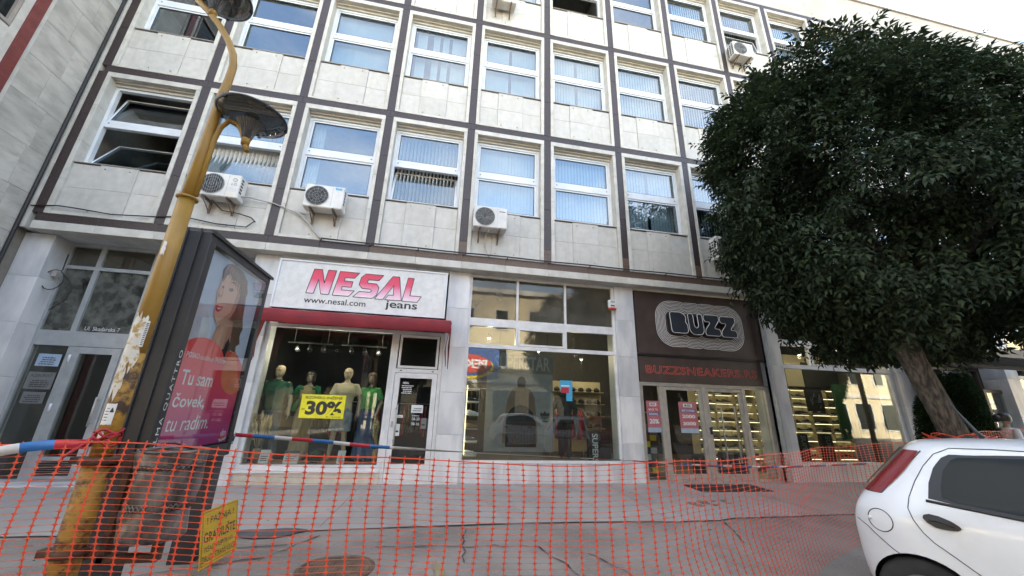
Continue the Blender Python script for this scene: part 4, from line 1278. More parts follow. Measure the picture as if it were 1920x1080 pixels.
pwords('nadahnut', .245, .432, .20, .026)
pwords('\u017dIVOTOM', .46, .432, .17, .03, offset=.012)
pwords('dm', .87, .035, .09, .04, offset=.02)
shape('swoosh', [(.85, .02), (.98, .03), (.97, .015), (.88, .005)], 'poster_white', 14)
shape('swoosh', [(.86, .024), (.93, .032), (.97, .028), (.90, .015)], 'print_orange', 15)
me = text_mesh('#popup', .2, .05)
warp(me, lambda a, b_, c: Vector((XP + .0016 * 14, PYA + .80 * PW + b_ + a * .30, PZ + .98 * PH - a * .8 + b_ * .3)))
link('lettering', me, 'poster_white', ps)

# ---------------------------------------------------------------- yellow works notice leaning on the case
WS = .82
plain('works_yellow', (.62, .40, .03), .5)
ws_ = thing('works_notice', (5.7, -3.45, -.1), 'yellow works notice board fixed to the leg of the advertising case', 'notice board')
def wsm(u, v, w):   # u along +Y, v up the leaning board
    a = R(11)
    n_ = Vector((math.cos(a), 0, math.sin(a)))
    return Vector((5.80, -3.66, gz(-3.5) + .10)) + Vector((0, 1, 0)) * u + Vector((-math.sin(a), 0, math.cos(a))) * v + n_ * w + Vector((.10, 0, 0)) * u
MB().prism([(0, 0), (.66 * WS, 0), (.66 * WS, .56 * WS), (0, .56 * WS)], wsm, .006).build('board', 'works_yellow', ws_)
b = MB()
for q in ([(.02, .02), (.64 * WS, .02), (.64 * WS, .54 * WS), (.02, .54 * WS)],):
    for p0, p1 in zip(q, q[1:] + q[:1]): b.tube([wsm(*p0, .007), wsm(*p1, .007)], .002, 4)
b.build('border_line', 'ink', ws_)
def wwords(body, u0, v0, w, h, **kw):
    me = text_mesh(body, w * WS, h * WS, **kw)
    warp(me, lambda a, b_, c: wsm(u0 * WS + a, v0 * WS + b_, .0075))
    link('lettering', me, 'ink', ws_)
wwords('! PA\u017dNJA !', .09, .395, .48, .105, offset=.012)
wwords('GRADILI\u0160TE', .05, .235, .56, .125, offset=.014)
wwords('PE\u0160ACI PRE\u0110ITE NA', .07, .145, .5, .06, offset=.006)
wwords('DRUGU STRANU ULICE', .04, .05, .57, .06, offset=.006)

# ---------------------------------------------------------------- orange safety mesh
surf('mesh_orange', (.70, .075, .032), (.80, .10, .042), rough=.45, scale=3)
plain('mesh_knot', (.40, .02, .03), .55)
def smooth_path(P, step):
    P = [Vector(p) for p in P]
    Q = []
    for i in range(len(P) - 1):
        p0 = P[max(0, i - 1)]; p1 = P[i]; p2 = P[i + 1]; p3 = P[min(len(P) - 1, i + 2)]
        for k in range(24):
            t = k / 24
            Q.append(.5 * ((2 * p1) + (p2 - p0) * t + (2 * p0 - 5 * p1 + 4 * p2 - p3) * t * t + (3 * p1 - p0 - 3 * p2 + p3) * t ** 3))
    Q.append(P[-1])
    out_ = [Q[0]]; acc = 0
    for a, b_ in zip(Q, Q[1:]):
        L_ = (b_ - a).length
        while acc + L_ >= step:
            f_ = (step - acc) / L_
            a = a + (b_ - a) * f_
            out_.append(a.copy()); L_ = (b_ - a).length; acc = 0
        acc += L_
    return out_
def safety_mesh(name, top, label, rows=37, dz=.0335, wave=.6, seed=1, flare=None):
    path = smooth_path(top, .104)
    rnd = random.Random(seed)
    NC = len(path)
    ph = [rnd.uniform(0, 6) for _ in range(6)]
    def P(c, r):
        p = path[c]
        t = (path[min(NC - 1, c + 1)] - path[max(0, c - 1)]).normalized()
        nrm = Vector((t.y, -t.x, 0))
        s = r * dz
        hgt = p.z - gz(p.y)
        zz = p.z - s * min(1, (hgt + .05) / (rows * dz)) if hgt < rows * dz else p.z - s
        d = wave * (.05 * math.sin(c * .11 + ph[0] + s * 2.3) * s + .035 * math.sin(c * .23 + ph[1] - s * 3.1) * s + .018 * math.sin(c * .5 + ph[2]) * min(1, s * 3))
        lat_ = wave * (.03 * math.sin(c * .17 + ph[3] + s * 4.0) * s + .012 * math.sin(c * .43 + s * 9 + ph[4]))
        sag = .012 * math.sin(c * .37 + ph[5]) * (1 - s)
        if flare:
            fl = flare(c / NC, s)
            d += fl[0]; lat_ += fl[1]
        return Vector((p.x, p.y, zz + sag)) + nrm * d + t * lat_, t
    grid = [[P(c, r) for r in range(rows)] for c in range(NC)]
    b = MB()
    for c in range(NC):
        for r in range(rows):
            p, t = grid[c][r]
            dn = (grid[c][r + 1][0] - p) if r + 1 < rows else (p - grid[c][r - 1][0])
            dn = dn.normalized() * dz
            w = .019; hh = .56
            if r in (0, rows - 1): w = .012
            # pinched diamond knot
            q = [p + t * w, p + t * .005 + dn * .16, p + dn * hh, p - t * .005 + dn * .16, p - t * w, p - t * .005 - dn * .16, p - dn * hh, p + t * .005 - dn * .16]
            b.add(q, [(0, 1, 7), (3, 4, 5), (1, 2, 3), (5, 6, 7), (1, 3, 5, 7)])
            if r + 1 < rows:
                p2 = grid[c][r + 1][0]
                b.add([p - t * .0034, p + t * .0034, p2 + t * .0034, p2 - t * .0034], [(0, 1, 2, 3)])
            if c + 1 < NC:
                p2, t2 = grid[c + 1][r]
                th = .0036 if r == 0 else .0010
                u_ = dn.normalized() * th
                b.add([p + t * .006 - u_, p2 - t2 * .006 - u_, p2 - t2 * .006 + u_, p + t * .006 + u_], [(0, 1, 2, 3)])
    o = b.build(name, 'mesh_orange')
    md = o.modifiers.new('thickness', 'SOLIDIFY'); md.thickness = .0022; md.offset = 0
    return tag(o, label, 'safety fence')
def flare_r(f_, s):
    k = max(0, s - .62) * max(0, min(1, (f_ - .25) / .3))
    return (.16 * k, .2 * k)
TOP = [(4.6, -5.10, 1.14), (5.10, -5.06, 1.13), (5.66, -5.05, 1.14), (6.42, -5.06, 1.10), (7.26, -5.02, 1.07), (8.0, -5.06, 1.03), (9.25, -5.13, 1.045), (10.0, -4.80, 1.03), (10.9, -4.43, 1.03), (11.75, -3.95, 1.02), (13.1, -3.25, 1.03), (14.4, -2.95, 1.06), (15.1, -3.12, 1.12)]
safety_mesh('safety_fence', TOP, 'long orange plastic safety mesh running in front of the shops', flare=flare_r)
safety_mesh('safety_fence', [(15.3, -3.2, 1.15), (16.4, -2.7, 1.18), (18.2, -2.0, 1.25), (20.6, -1.6, 1.33), (22.5, -1.5, 1.3)], 'orange safety mesh continuing behind the tree to the right', seed=9)
# knotted end of the mesh bundled round the trunk, and ties at the lamp post
b = MB()
rnd = random.Random(4)
for i in range(46):
    a = rnd.uniform(0, 2 * PI); z = rnd.uniform(.95, 1.22)
    pts = [(15.08 + (.33 + .05 * math.sin(j * 1.7 + i)) * math.cos(a + j * .33), -3.5 + (.33 + .05 * math.sin(j * 1.3 + i)) * math.sin(a + j * .33), z + .05 * math.sin(j * 1.1 + i * 2)) for j in range(8)]
    b.tube(pts, rnd.uniform(.003, .008), 4)
o = b.build('mesh_bundle', 'mesh_orange'); tag(o, 'tangle of orange mesh gathered round the foot of the tree trunk', 'fence bundle')
b = MB()
for i in range(5):
    z = 1.13 + rnd.uniform(-.05, .06)
    b.tube([(PX + .066 * math.cos(2 * PI * j / 20), PY + .066 * math.sin(2 * PI * j / 20), z + .02 * math.sin(j * .9 + i)) for j in range(21)], .007, 5)
b.tube([(PX - .03, PY - .065, 1.16), (PX - .10, PY - .14, 1.05), (PX - .09, PY - .15, .96)], [.012, .008, .003], 5)
o = b.build('mesh_tie', 'mesh_knot'); tag(o, 'twisted red plastic tie knotted round the lamp post', 'tie')

# ---------------------------------------------------------------- barrier tape
plain('tape_red', (.52, .03, .05), .35)
plain('tape_blue', (.03, .16, .45), .35)
plain('tape_white', (.68, .68, .68), .35)
plain('tape_back', (.50, .49, .46), .4)
def tape(name, P, w, label, twist, seg=.32, seed=0, band=None):
    path = smooth_path(P, .045)
    b = MB()
    rnd = random.Random(seed)
    n_ = len(path)
    L_, R_ = [], []
    for i, p in enumerate(path):
        t = (path[min(n_ - 1, i + 1)] - path[max(0, i - 1)]).normalized()
        a = twist(i / n_)
        up_ = Vector((0, 0, 1)); nn = t.cross(up_).normalized()
        up2 = nn.cross(t)
        v = up2 * math.cos(a) + nn * math.sin(a)
        ww = w * .5
        L_.append(p + v * ww); R_.append(p - v * ww)
    for p_l, p_r in zip(L_, R_): b.v.append(tuple(p_l)); b.v.append(tuple(p_r))
    for i in range(n_ - 1):
        mi = int(i * .045 / seg) % 3
        if band and band(i / n_): mi = 3
        b.f.append([2 * i, 2 * i + 2, 2 * i + 3, 2 * i + 1]); b.mi.append(mi); b.smooth.append(True)
    o = b.build(name, ['tape_red', 'tape_blue', 'tape_white', 'tape_back', 'ink'])
    md = o.modifiers.new('thickness', 'SOLIDIFY'); md.thickness = .0008; md.offset = 0
    return tag(o, label, 'barrier tape')
tape('barrier_tape', [(5.50, -3.0, 1.06), (6.0, -2.98, 1.03), (6.45, -2.98, 1.00), (7.05, -2.97, .95), (8.3, -2.76, .87), (10.3, -2.57, .775), (11.6, -2.35, .69), (13.4, -2.02, .62), (16.1, -1.46, .62)], .04,
     'red, blue and white barrier tape stretched from the advertising case along the shops', lambda f_: .15 + 1.15 * min(1, max(0, (f_ - .13) / .12)) * (1 if f_ < .42 else max(.25, 1 - (f_ - .42) * 3)), .21, band=lambda f_: .16 < f_ < .36)
tape('barrier_tape', [(5.57, -4.95, 1.12), (5.47, -5.06, 1.125), (5.36, -5.11, 1.11), (5.2, -5.13, 1.075), (4.9, -5.15, 1.03), (4.6, -5.13, 1.02)], .055, 'crumpled red, blue and white tape tied to the lamp post at the left edge', lambda f_: .25 * math.sin(f_ * 14), .13, seed=2)
fp_ = MB().tube([(4.58, -5.12, -.2), (4.58, -5.12, 1.2)], .012, 8).build('fence_stake', 'rust_dark'); tag(fp_, 'thin rusty stake holding the left end of the orange mesh', 'stake')
b = MB()
for i in range(7):
    a = rnd.uniform(0, 2 * PI)
    b.tube([(5.53 + .02 * math.cos(a + j), -2.99 + .03 * math.sin(a + j * .8), 1.05 + .03 * math.sin(j * 1.9 + i) - .012 * j * (i % 2)) for j in range(6)], .007, 4, mi=i % 3)
o = b.build('tape_knot', ['tape_white', 'cable_black', 'tape_blue']); tag(o, 'crumpled knot of tape on the edge of the advertising case', 'tape knot')
# ---------------------------------------------------------------- white hatchback
surf('car_white', (.66, .68, .70), (.72, .74, .76), rough=.32, scale=2, coat=.6, stain=(.58, .57, .54), stain_scale=(3, 3, 3), stain_lo=.5, stain_hi=.9)
surf('car_red', (.22, .012, .012), (.26, .016, .016), rough=.3, scale=2, coat=.6)
plain('car_black', (.014, .014, .015), .45)
plain('car_seam', (.05, .05, .055), .6)
plain('wheel_well', (.010, .010, .010), .9)
surf('tyre_rubber', (.016, .016, .017), (.026, .026, .026), rough=.8, scale=12)
plain('rim_metal', (.36, .37, .38), .35, metal=.7)
m_, nt_, out_m = new_mat('car_glass')
p_ = _n(nt_, 'ShaderNodeBsdfPrincipled', Roughness=.03)
p_.inputs['Base Color'].default_value = (.012, .016, .016, 1); p_.inputs['IOR'].default_value = 1.45; p_.inputs['Specular IOR Level'].default_value = .22
nt_.links.new(p_.outputs[0], out_m.inputs['Surface'])
m_, nt_, out_m = new_mat('tail_red')
p_ = _n(nt_, 'ShaderNodeBsdfPrincipled', Roughness=.12)
p_.inputs['Base Color'].default_value = (.20, .008, .012, 1); p_.inputs['Coat Weight'].default_value = 1.0
nt_.links.new(p_.outputs[0], out_m.inputs['Surface'])
m_, nt_, out_m = new_mat('lamp_clear')
p_ = _n(nt_, 'ShaderNodeBsdfPrincipled', Roughness=.1)
p_.inputs['Base Color'].default_value = (.45, .47, .5, 1)
nt_.links.new(p_.outputs[0], out_m.inputs['Surface'])
def lerp_tab(tab, z):
    for (a, va), (b, vb) in zip(tab, tab[1:]):
        if z <= b:
            f = (z - a) / (b - a)
            f = max(0, f)
            return va + (vb - va) * f
    return tab[-1][1]
CT0 = [(.18, .07), (.25, .03), (.35, .008), (.5, .0), (.70, .0), (.80, .004), (.86, .008), (.91, .022), (.96, .036), (1.0, .058), (1.1, .098), (1.2, .138), (1.3, .178), (1.36, .206), (1.40, .24), (1.43, .30), (1.455, .40), (1.475, .60)]
CSR = [(.18, .40), (.25, .32), (.35, .285), (.5, .27), (.70, .265), (.80, .275), (.88, .30), (.94, .335), (1.0, .385), (1.1, .47), (1.2, .56), (1.3, .645), (1.36, .70), (1.40, .73), (1.43, .80), (1.455, 1.0), (1.475, 1.35)]
CSF = [(.18, 3.95), (.3, 4.08), (.5, 4.10), (.62, 4.07), (.72, 3.98), (.79, 3.75), (.85, 3.45), (.90, 3.2), (.95, 3.05), (1.0, 2.96), (1.1, 2.80), (1.2, 2.64), (1.3, 2.47), (1.36, 2.36), (1.40, 2.26), (1.43, 2.12), (1.455, 1.9), (1.475, 1.6)]
CW = 1.66
def car_corner(z, th):           # rear corner, th 0 = side .. 90 = rear
    rs, rt = .42, .21
    sr = lerp_tab(CSR, z); t0 = lerp_tab(CT0, z)
    return (sr + rs * (1 - math.sin(th)), t0 + rt * (1 - math.cos(th)))
def car_pt(s, z):                # point on the right flank at length s
    sr = lerp_tab(CSR, z); t0 = lerp_tab(CT0, z)
    if s >= sr + .42: return (s, t0, z)
    q = min(1, max(0, (sr + .42 - s) / .42))
    th = math.asin(q)
    return (s, t0 + .21 * (1 - math.cos(th)), z)
def car_outline(z):
    sr = lerp_tab(CSR, z); t0 = lerp_tab(CT0, z); sf = lerp_tab(CSF, z)
    half = CW / 2
    pts = []
    rsf = min(.62, (sf - sr) * .3)
    rtf = .30
    # right flank rear corner -> front
    pts.append((sr - .035, half)); pts.append((sr - .026, (t0 + .21 + half) / 2)); 
    for k in range(10): 
        th = PI / 2 * (1 - k / 9)
        pts.append((sr + min(.42, (sf - sr) * .3) * (1 - math.sin(th)), t0 + .21 * (1 - math.cos(th))))
    a, b = pts[-1][0], sf - rsf
    for k in range(1, 30): pts.append((a + (b - a) * k / 30, t0))
    for k in range(8):
        th = PI / 2 * k / 7
        pts.append((b + rsf * math.sin(th), t0 + rtf * (1 - math.cos(th))))
    pts.append((sf + .05, half))
    left = [(s, CW - t) for s, t in pts[1:-1]][::-1]
    return pts + left
def CL(s, t, z): return (s - 2.2, t - CW / 2, z)   # local: x forward, y left, z up, origin under the middle
def build_car(name, loc, rotz, paint, label, group):
    root = thing(name, (0, 0, 0), label, 'car', group)
    zs = [.18, .22, .27, .33, .4, .47, .54, .6, .66, .70, .74, .78, .82, .86, .89, .92, .95, .98, 1.02, 1.08, 1.15, 1.22, 1.29, 1.35, 1.385, 1.41, 1.43, 1.445, 1.457, 1.467, 1.475]
    b = MB()
    b.rings([[CL(s, t, z) for s, t in car_outline(z)] for z in zs], 0, True, True)
    body = b.build('body', [paint, 'wheel_well'], root, fix=True)
    # wheel arches cut out of the flanks
    for sx in (.640, 3.10):
        c = MB()
        r_ = .318
        n = 40
        c.rings([[CL(sx + r_ * math.cos(2 * PI * k / n), t, .275 + r_ * math.sin(2 * PI * k / n)) for k in range(n)] for t in (-.1, .30)], 0, True, True)
        c.rings([[CL(sx + r_ * math.cos(2 * PI * k / n), t, .275 + r_ * math.sin(2 * PI * k / n)) for k in range(n)] for t in (CW - .30, CW + .1)], 0, True, True)
        co = c.build('cutter', 'wheel_well', fix=True)
        md = body.modifiers.new('arch', 'BOOLEAN'); md.operation = 'DIFFERENCE'; md.object = co; md.solver = 'EXACT'; md.material_mode = 'TRANSFER'
        me = evaluated(body, 'body')
        body.modifiers.clear()
        old = body.data; body.data = me; me.name = 'body'
        bpy.data.objects.remove(co)
    for p in body.data.polygons: p.use_smooth = True
    body.data.set_sharp_from_angle(angle=R(32))
    off = .004
    def flank(s, z, d=off, side=0):
        x = car_pt(s, z)
        t = x[1] - d
        return CL(x[0], CW - t if side else t, z)
    def patch(name_, outline, mat, side=0, d=off, parent=None):
        """panel laid on the flank inside an (s,z) outline: scanline grid"""
        zmin = min(p[1] for p in outline); zmax = max(p[1] for p in outline)
        rows = []
        nr, nc = 16, 22
        for j in range(nr + 1):
            z = zmin + (zmax - zmin) * (j + (.02 if j == 0 else -.02 if j == nr else 0)) / nr
            xs_ = []
            for (a, b_) in zip(outline, outline[1:] + outline[:1]):
                if (a[1] - z) * (b_[1] - z) < 0 or (a[1] == z and b_[1] != z):
                    xs_.append(a[0] + (b_[0] - a[0]) * (z - a[1]) / (b_[1] - a[1]))
            if len(xs_) < 2: continue
            lo, hi = min(xs_), max(xs_)
            rows.append([flank(lo + (hi - lo) * i / nc, z, d, side) for i in range(nc + 1)])
        m = MB(); m.rings(rows, 0, True, False, False)
        return m.build(name_, mat, parent or root)
    def seam(pts, side=0, r_=.0032, name_='panel_seam', mat='car_seam', d=.001):
        P = []
        for (a, b_) in zip(pts, pts[1:]):
            for k in range(6): P.append((a[0] + (b_[0] - a[0]) * k / 6, a[1] + (b_[1] - a[1]) * k / 6))
        P.append(pts[-1])
        return MB().tube([flank(s, z, d, side) for s, z in P], r_, 5).build(name_, mat, root)
    for side in (0, 1):
        win = [(.785, .998), (1.25, .955), (2.0, .925), (2.62, .945), (2.35, 1.15), (2.1, 1.30), (1.9, 1.352), (1.4, 1.372), (1.02, 1.365), (.93, 1.33), (.86, 1.24), (.81, 1.12)]
        patch('window_trim', win, 'car_black', side, .004)
        gl = [(.865, 1.012), (1.25, .975), (1.66, .955), (1.66, 1.348), (1.4, 1.352), (1.05, 1.345), (.97, 1.305), (.91, 1.22), (.875, 1.1)]
        patch('rear_door_glass', gl, 'car_glass', side, .009)
        gl2 = [(1.72, .95), (2.3, .945), (2.54, .965), (2.3, 1.15), (2.08, 1.285), (1.9, 1.335), (1.72, 1.345)]
        patch('front_door_glass', gl2, 'car_glass', side, .009)
        seam([(.772, .992), (1.25, .948), (2.0, .918), (2.62, .94)], side, .011, 'belt_strip', 'car_black', .006)
        # rear door outline
        seam([(1.70, 1.40), (1.2, 1.402), (.98, 1.392), (.88, 1.34), (.80, 1.24), (.73, 1.12), (.675, 1.0), (.655, .92), (.672, .84), (.71, .76), (.76, .70), (.86, .62), (.98, .52), (1.04, .42), (1.06, .30)], side)
        seam([(1.69, 1.40), (1.69, .9), (1.70, .5), (1.72, .30)], side)
        seam([(2.52, 1.08), (2.68, .93), (2.72, .7), (2.66, .4), (2.6, .30)], side)
        seam([(.30, .77), (.36, .735), (.43, .665), (.50, .60), (.535, .575)], side)
        # rear lamp wrapping the corner
        m = MB()
        rows = []
        for j in range(15):
            f = j / 14
            z = 1.002 + .355 * f
            s1 = .505 + (.80 - .505) * f + .02 * math.sin(PI * f)
            sr = lerp_tab(CSR, z)
            th0 = math.asin(min(1, max(0, (sr + .42 - s1) / .42)))
            row = []
            for i in range(13):
                th = th0 + (PI * .5 - th0) * i / 12
                s, t = car_corner(z, th)
                k = .012
                s -= k * math.sin(th); t -= k * math.cos(th)
                row.append(CL(s, CW - t if side else t, z))
            rows.append(row)
        m.rings(rows, 0, True, False, False)
        tl = m.build('tail_light', 'tail_red', root)
        seam([(.40, 1.0), (.45, 1.0), (.505, 1.002), (.56, 1.07), (.65, 1.18), (.74, 1.28), (.805, 1.357)], side, .004, 'lamp_seal', 'car_seam', .004)
        # handle: dark recess plate with a bar
        hp = [(.728, .868), (.738, .892), (.77, .902), (.82, .896), (.88, .874), (.92, .846), (.927, .828), (.905, .812), (.85, .806), (.79, .812), (.75, .834)]
        patch('door_handle', hp, 'car_black', side, .012)
        hp2 = [(1.86, .86), (1.87, .88), (1.9, .888), (1.95, .88), (2.0, .86), (2.04, .838), (2.02, .822), (1.92, .822), (1.88, .836)]
        patch('door_handle', hp2, 'car_black', side, .012)
        seam([(.765, .862), (.80, .862), (.85, .852), (.89, .838)], side, .006, 'handle_bar', 'car_black', .02)
        # mirror, headlamp
        mx = flank(2.52, .98, .10, side)
        MB().box(mx[0] - .06, mx[0] + .08, mx[1] - .09, mx[1] + .09, .95, 1.08, b=.03).build('door_mirror', paint, root)
        yh = -.52 if side == 0 else .52
        MB().box(1.60, 1.84, yh - .16, yh + .16, .62, .74, b=.05).build('headlight', 'lamp_clear', root)
    # fuel flap
    n = 28
    m = MB()
    ringpts = [(.462 + .079 * math.cos(2 * PI * k / n), .795 + .083 * math.sin(2 * PI * k / n)) for k in range(n + 1)]
    m.tube([flank(s, z, .0015) for s, z in ringpts], .0035, 5)
    fl = m.build('fuel_flap', 'car_seam', root)
    m = MB(); m.add([flank(.462, .795, .006)] + [flank(.462 + .075 * math.cos(2 * PI * k / n), .795 + .079 * math.sin(2 * PI * k / n), .0055) for k in range(n)], [(0, (k + 1) % n + 1, k + 1) for k in range(n)], 0, True)
    m.build('lid', paint, fl)
    fp = flank(.395, .80, .006)
    MB().lathe([(.012, -.012), (.016, 0), (.012, .012)], fp, 10).build('lock', paint, fl)
    # windscreen, rear window, wheels, plate
    def across(name_, z0, z1, front, inset):
        m = MB(); rows = []
        for j in range(9):
            z = z0 + (z1 - z0) * j / 8
            s = lerp_tab(CSF if front else CSR, z)
            w0 = lerp_tab(CT0, z) + inset
            row = []
            for i in range(11):
                t = w0 + (CW - 2 * w0) * i / 10
                q = 1 - abs(2 * i / 10 - 1) ** 3
                row.append(CL(s + (.055 if front else -.045) * (q * .6 + .4) + (.02 if front else -.02), t, z))
            rows.append(row)
        m.rings(rows, 0, True, False, False)
        return m.build(name_, 'car_glass', root)
    across('windscreen', .97, 1.37, True, .26); across('rear_window', 1.03, 1.36, False, .40)
    MB().tube([CL(1.19, .83, 1.468), CL(1.16, .83, 1.52), CL(1.05, .83, 1.77)], [.022, .013, .006], 8).build('aerial', 'car_black', root)
    MB().box(-1.975, -1.962, -.26, .26, .55, .66).build('number_plate', 'white_paint', root)
    for sx in (.640, 3.10):
        for t in (.13, CW - .13):
            x0, y0, _ = CL(sx, t, 0)
            sgn = -1 if t < .5 else 1
            prof = [(.17, -.085), (.25, -.09), (.275, -.08), (.288, -.05), (.29, 0), (.288, .05), (.275, .08), (.25, .09), (.17, .085)]
            m = MB(); m.rings([[(x0 + r_ * math.cos(2 * PI * k / 36), y0 + dy, .275 + r_ * math.sin(2 * PI * k / 36)) for k in range(36)] for r_, dy in prof], 0, True, False)
            w = m.build('wheel', 'tyre_rubber', root)
            m = MB(); yo = y0 + sgn * .07
            m.rings([[(x0 + r_ * math.cos(2 * PI * k / 36), yo + sgn * dy, .275 + r_ * math.sin(2 * PI * k / 36)) for k in range(36)] for r_, dy in ((.185, .012), (.17, 0), (.12, -.02), (.05, .0), (.002, .004))], 0, True, False)
            m.build('rim', 'rim_metal', w)
    root.location = loc; root.rotation_euler = (0, 0, rotz)
    return root
TH = R(-60)
_o = Vector((11.21, -4.592, -.197))
def car_origin(o, th): return Vector((o.x + 2.2 * math.cos(th) - CW / 2 * math.sin(th), o.y + 2.2 * math.sin(th) + CW / 2 * math.cos(th), o.z))
build_car('parked_car', car_origin(_o, TH), TH, 'car_white', 'white hatchback cut by the right edge, seen from its rear side', None)
# ---------------------------------------------------------------- figures
surf('mannequin_skin', (.52, .40, .26), (.58, .46, .31), rough=.5, scale=4)
surf('mannequin_pale', (.46, .35, .25), (.54, .42, .31), rough=.5, scale=4)
surf('skin', (.42, .25, .17), (.48, .29, .2), rough=.6, scale=6)
surf('shirt_darkgreen', (.015, .085, .05), (.025, .12, .07), rough=.9, scale=12, bump=.3, bscale=30)
surf('shirt_green', (.06, .32, .08), (.09, .42, .11), rough=.9, scale=10, bump=.3, bscale=24)
surf('cardigan_green', (.012, .15, .06), (.018, .20, .08), rough=.95, scale=14, bump=.4, bscale=60)
surf('shirt_beige', (.60, .51, .32), (.70, .60, .39), rough=.9, scale=10, bump=.3, bscale=24)
surf('top_olive', (.25, .20, .10), (.31, .25, .13), rough=.85, scale=10, bump=.3, bscale=24)
surf('trousers_tan', (.40, .30, .17), (.50, .38, .22), rough=.9, scale=8, stretch=(2, 2, .4), bump=.4, bscale=14)
surf('denim', (.05, .09, .19), (.12, .19, .34), rough=.9, scale=7, stretch=(2, 2, .5), bump=.3, bscale=40)
surf('denim_light', (.20, .25, .32), (.42, .46, .5), rough=.9, scale=8, bump=.3, bscale=40)
surf('denim_grey', (.07, .085, .11), (.16, .18, .21), rough=.9, scale=8, stretch=(2, 2, .5), bump=.3, bscale=40)
surf('hair_black', (.012, .010, .009), (.03, .024, .02), rough=.45, scale=30, stretch=(4, 4, .3))
surf('hair_brown', (.05, .03, .02), (.09, .055, .035), rough=.5, scale=30, stretch=(4, 4, .3))
surf('blouse_white', (.62, .63, .66), (.72, .73, .76), rough=.85, scale=9, bump=.3, bscale=20)
surf('hoodie_dark', (.035, .036, .03), (.055, .055, .046), rough=.95, scale=9, bump=.3, bscale=30)
def ell(c, rx, ry, z, n=20, rot=0):
    return [(c[0] + rx * math.cos(2 * PI * k / n), c[1] + ry * math.sin(2 * PI * k / n), z) for k in range(n)]
def limb(mb, pts, rad, n=12): mb.tube(pts, rad, n)
def ball(mb, c, r, n=14, sq=(1, 1, 1)):
    prof = []
    for j in range(9):
        a = -PI / 2 + PI * j / 8
        prof.append((max(.0005, r * math.cos(a)), r * math.sin(a)))
    rs = [[(c[0] + q * math.cos(2 * PI * k / n) * sq[0], c[1] + q * math.sin(2 * PI * k / n) * sq[1], c[2] + z * sq[2]) for k in range(n)] for q, z in prof]
    mb.rings(rs, 0, True, True)
def fused(mb, name, mat, root, vox=.011, it=3):
    """weld overlapping closed forms into one continuous skin"""
    me = mb.mesh(name)
    bm = bmesh.new(); bm.from_mesh(me)
    bmesh.ops.recalc_face_normals(bm, faces=bm.faces[:]); bm.to_mesh(me); bm.free()
    o = bpy.data.objects.new(name, me); col.objects.link(o)
    md = o.modifiers.new('weld', 'REMESH'); md.mode = 'VOXEL'; md.voxel_size = vox; md.use_smooth_shade = True
    s = o.modifiers.new('soft', 'SMOOTH'); s.iterations = it; s.factor = .5
    m2 = evaluated(o, name)
    bpy.data.objects.remove(o)
    return link(name, m2, mat, root)
def hand(mb, w, d, s, spread):
    """palm and five fingers; w wrist, d direction, s side sign"""
    w = Vector(w); d = Vector(d).normalized()
    side = d.cross(Vector((0, 1, 0))).normalized() if abs(d.y) < .9 else Vector((1, 0, 0))
    fw = Vector((0, -1, 0))
    acr = fw                                   # fingers side by side front to back
    limb(mb, [w, w + d * .045, w + d * .09], [.024, .034, .032], 10)
    for i, ln in enumerate((.070, .080, .075, .058)):
        o_ = acr * (.027 - i * .018)
        p0 = w + d * .085 + o_
        p1 = p0 + d * ln * .5 + side * (-.008 * s)
        p2 = p1 + d * ln * .5 + side * (-.022 * s)
        limb(mb, [p0, p1, p2], [.0095, .0088, .007], 7)
    t0 = w + d * .03 + acr * .028
    limb(mb, [t0, t0 + d * .035 + acr * .022, t0 + d * .068 + acr * .026], [.012, .011, .008], 7)
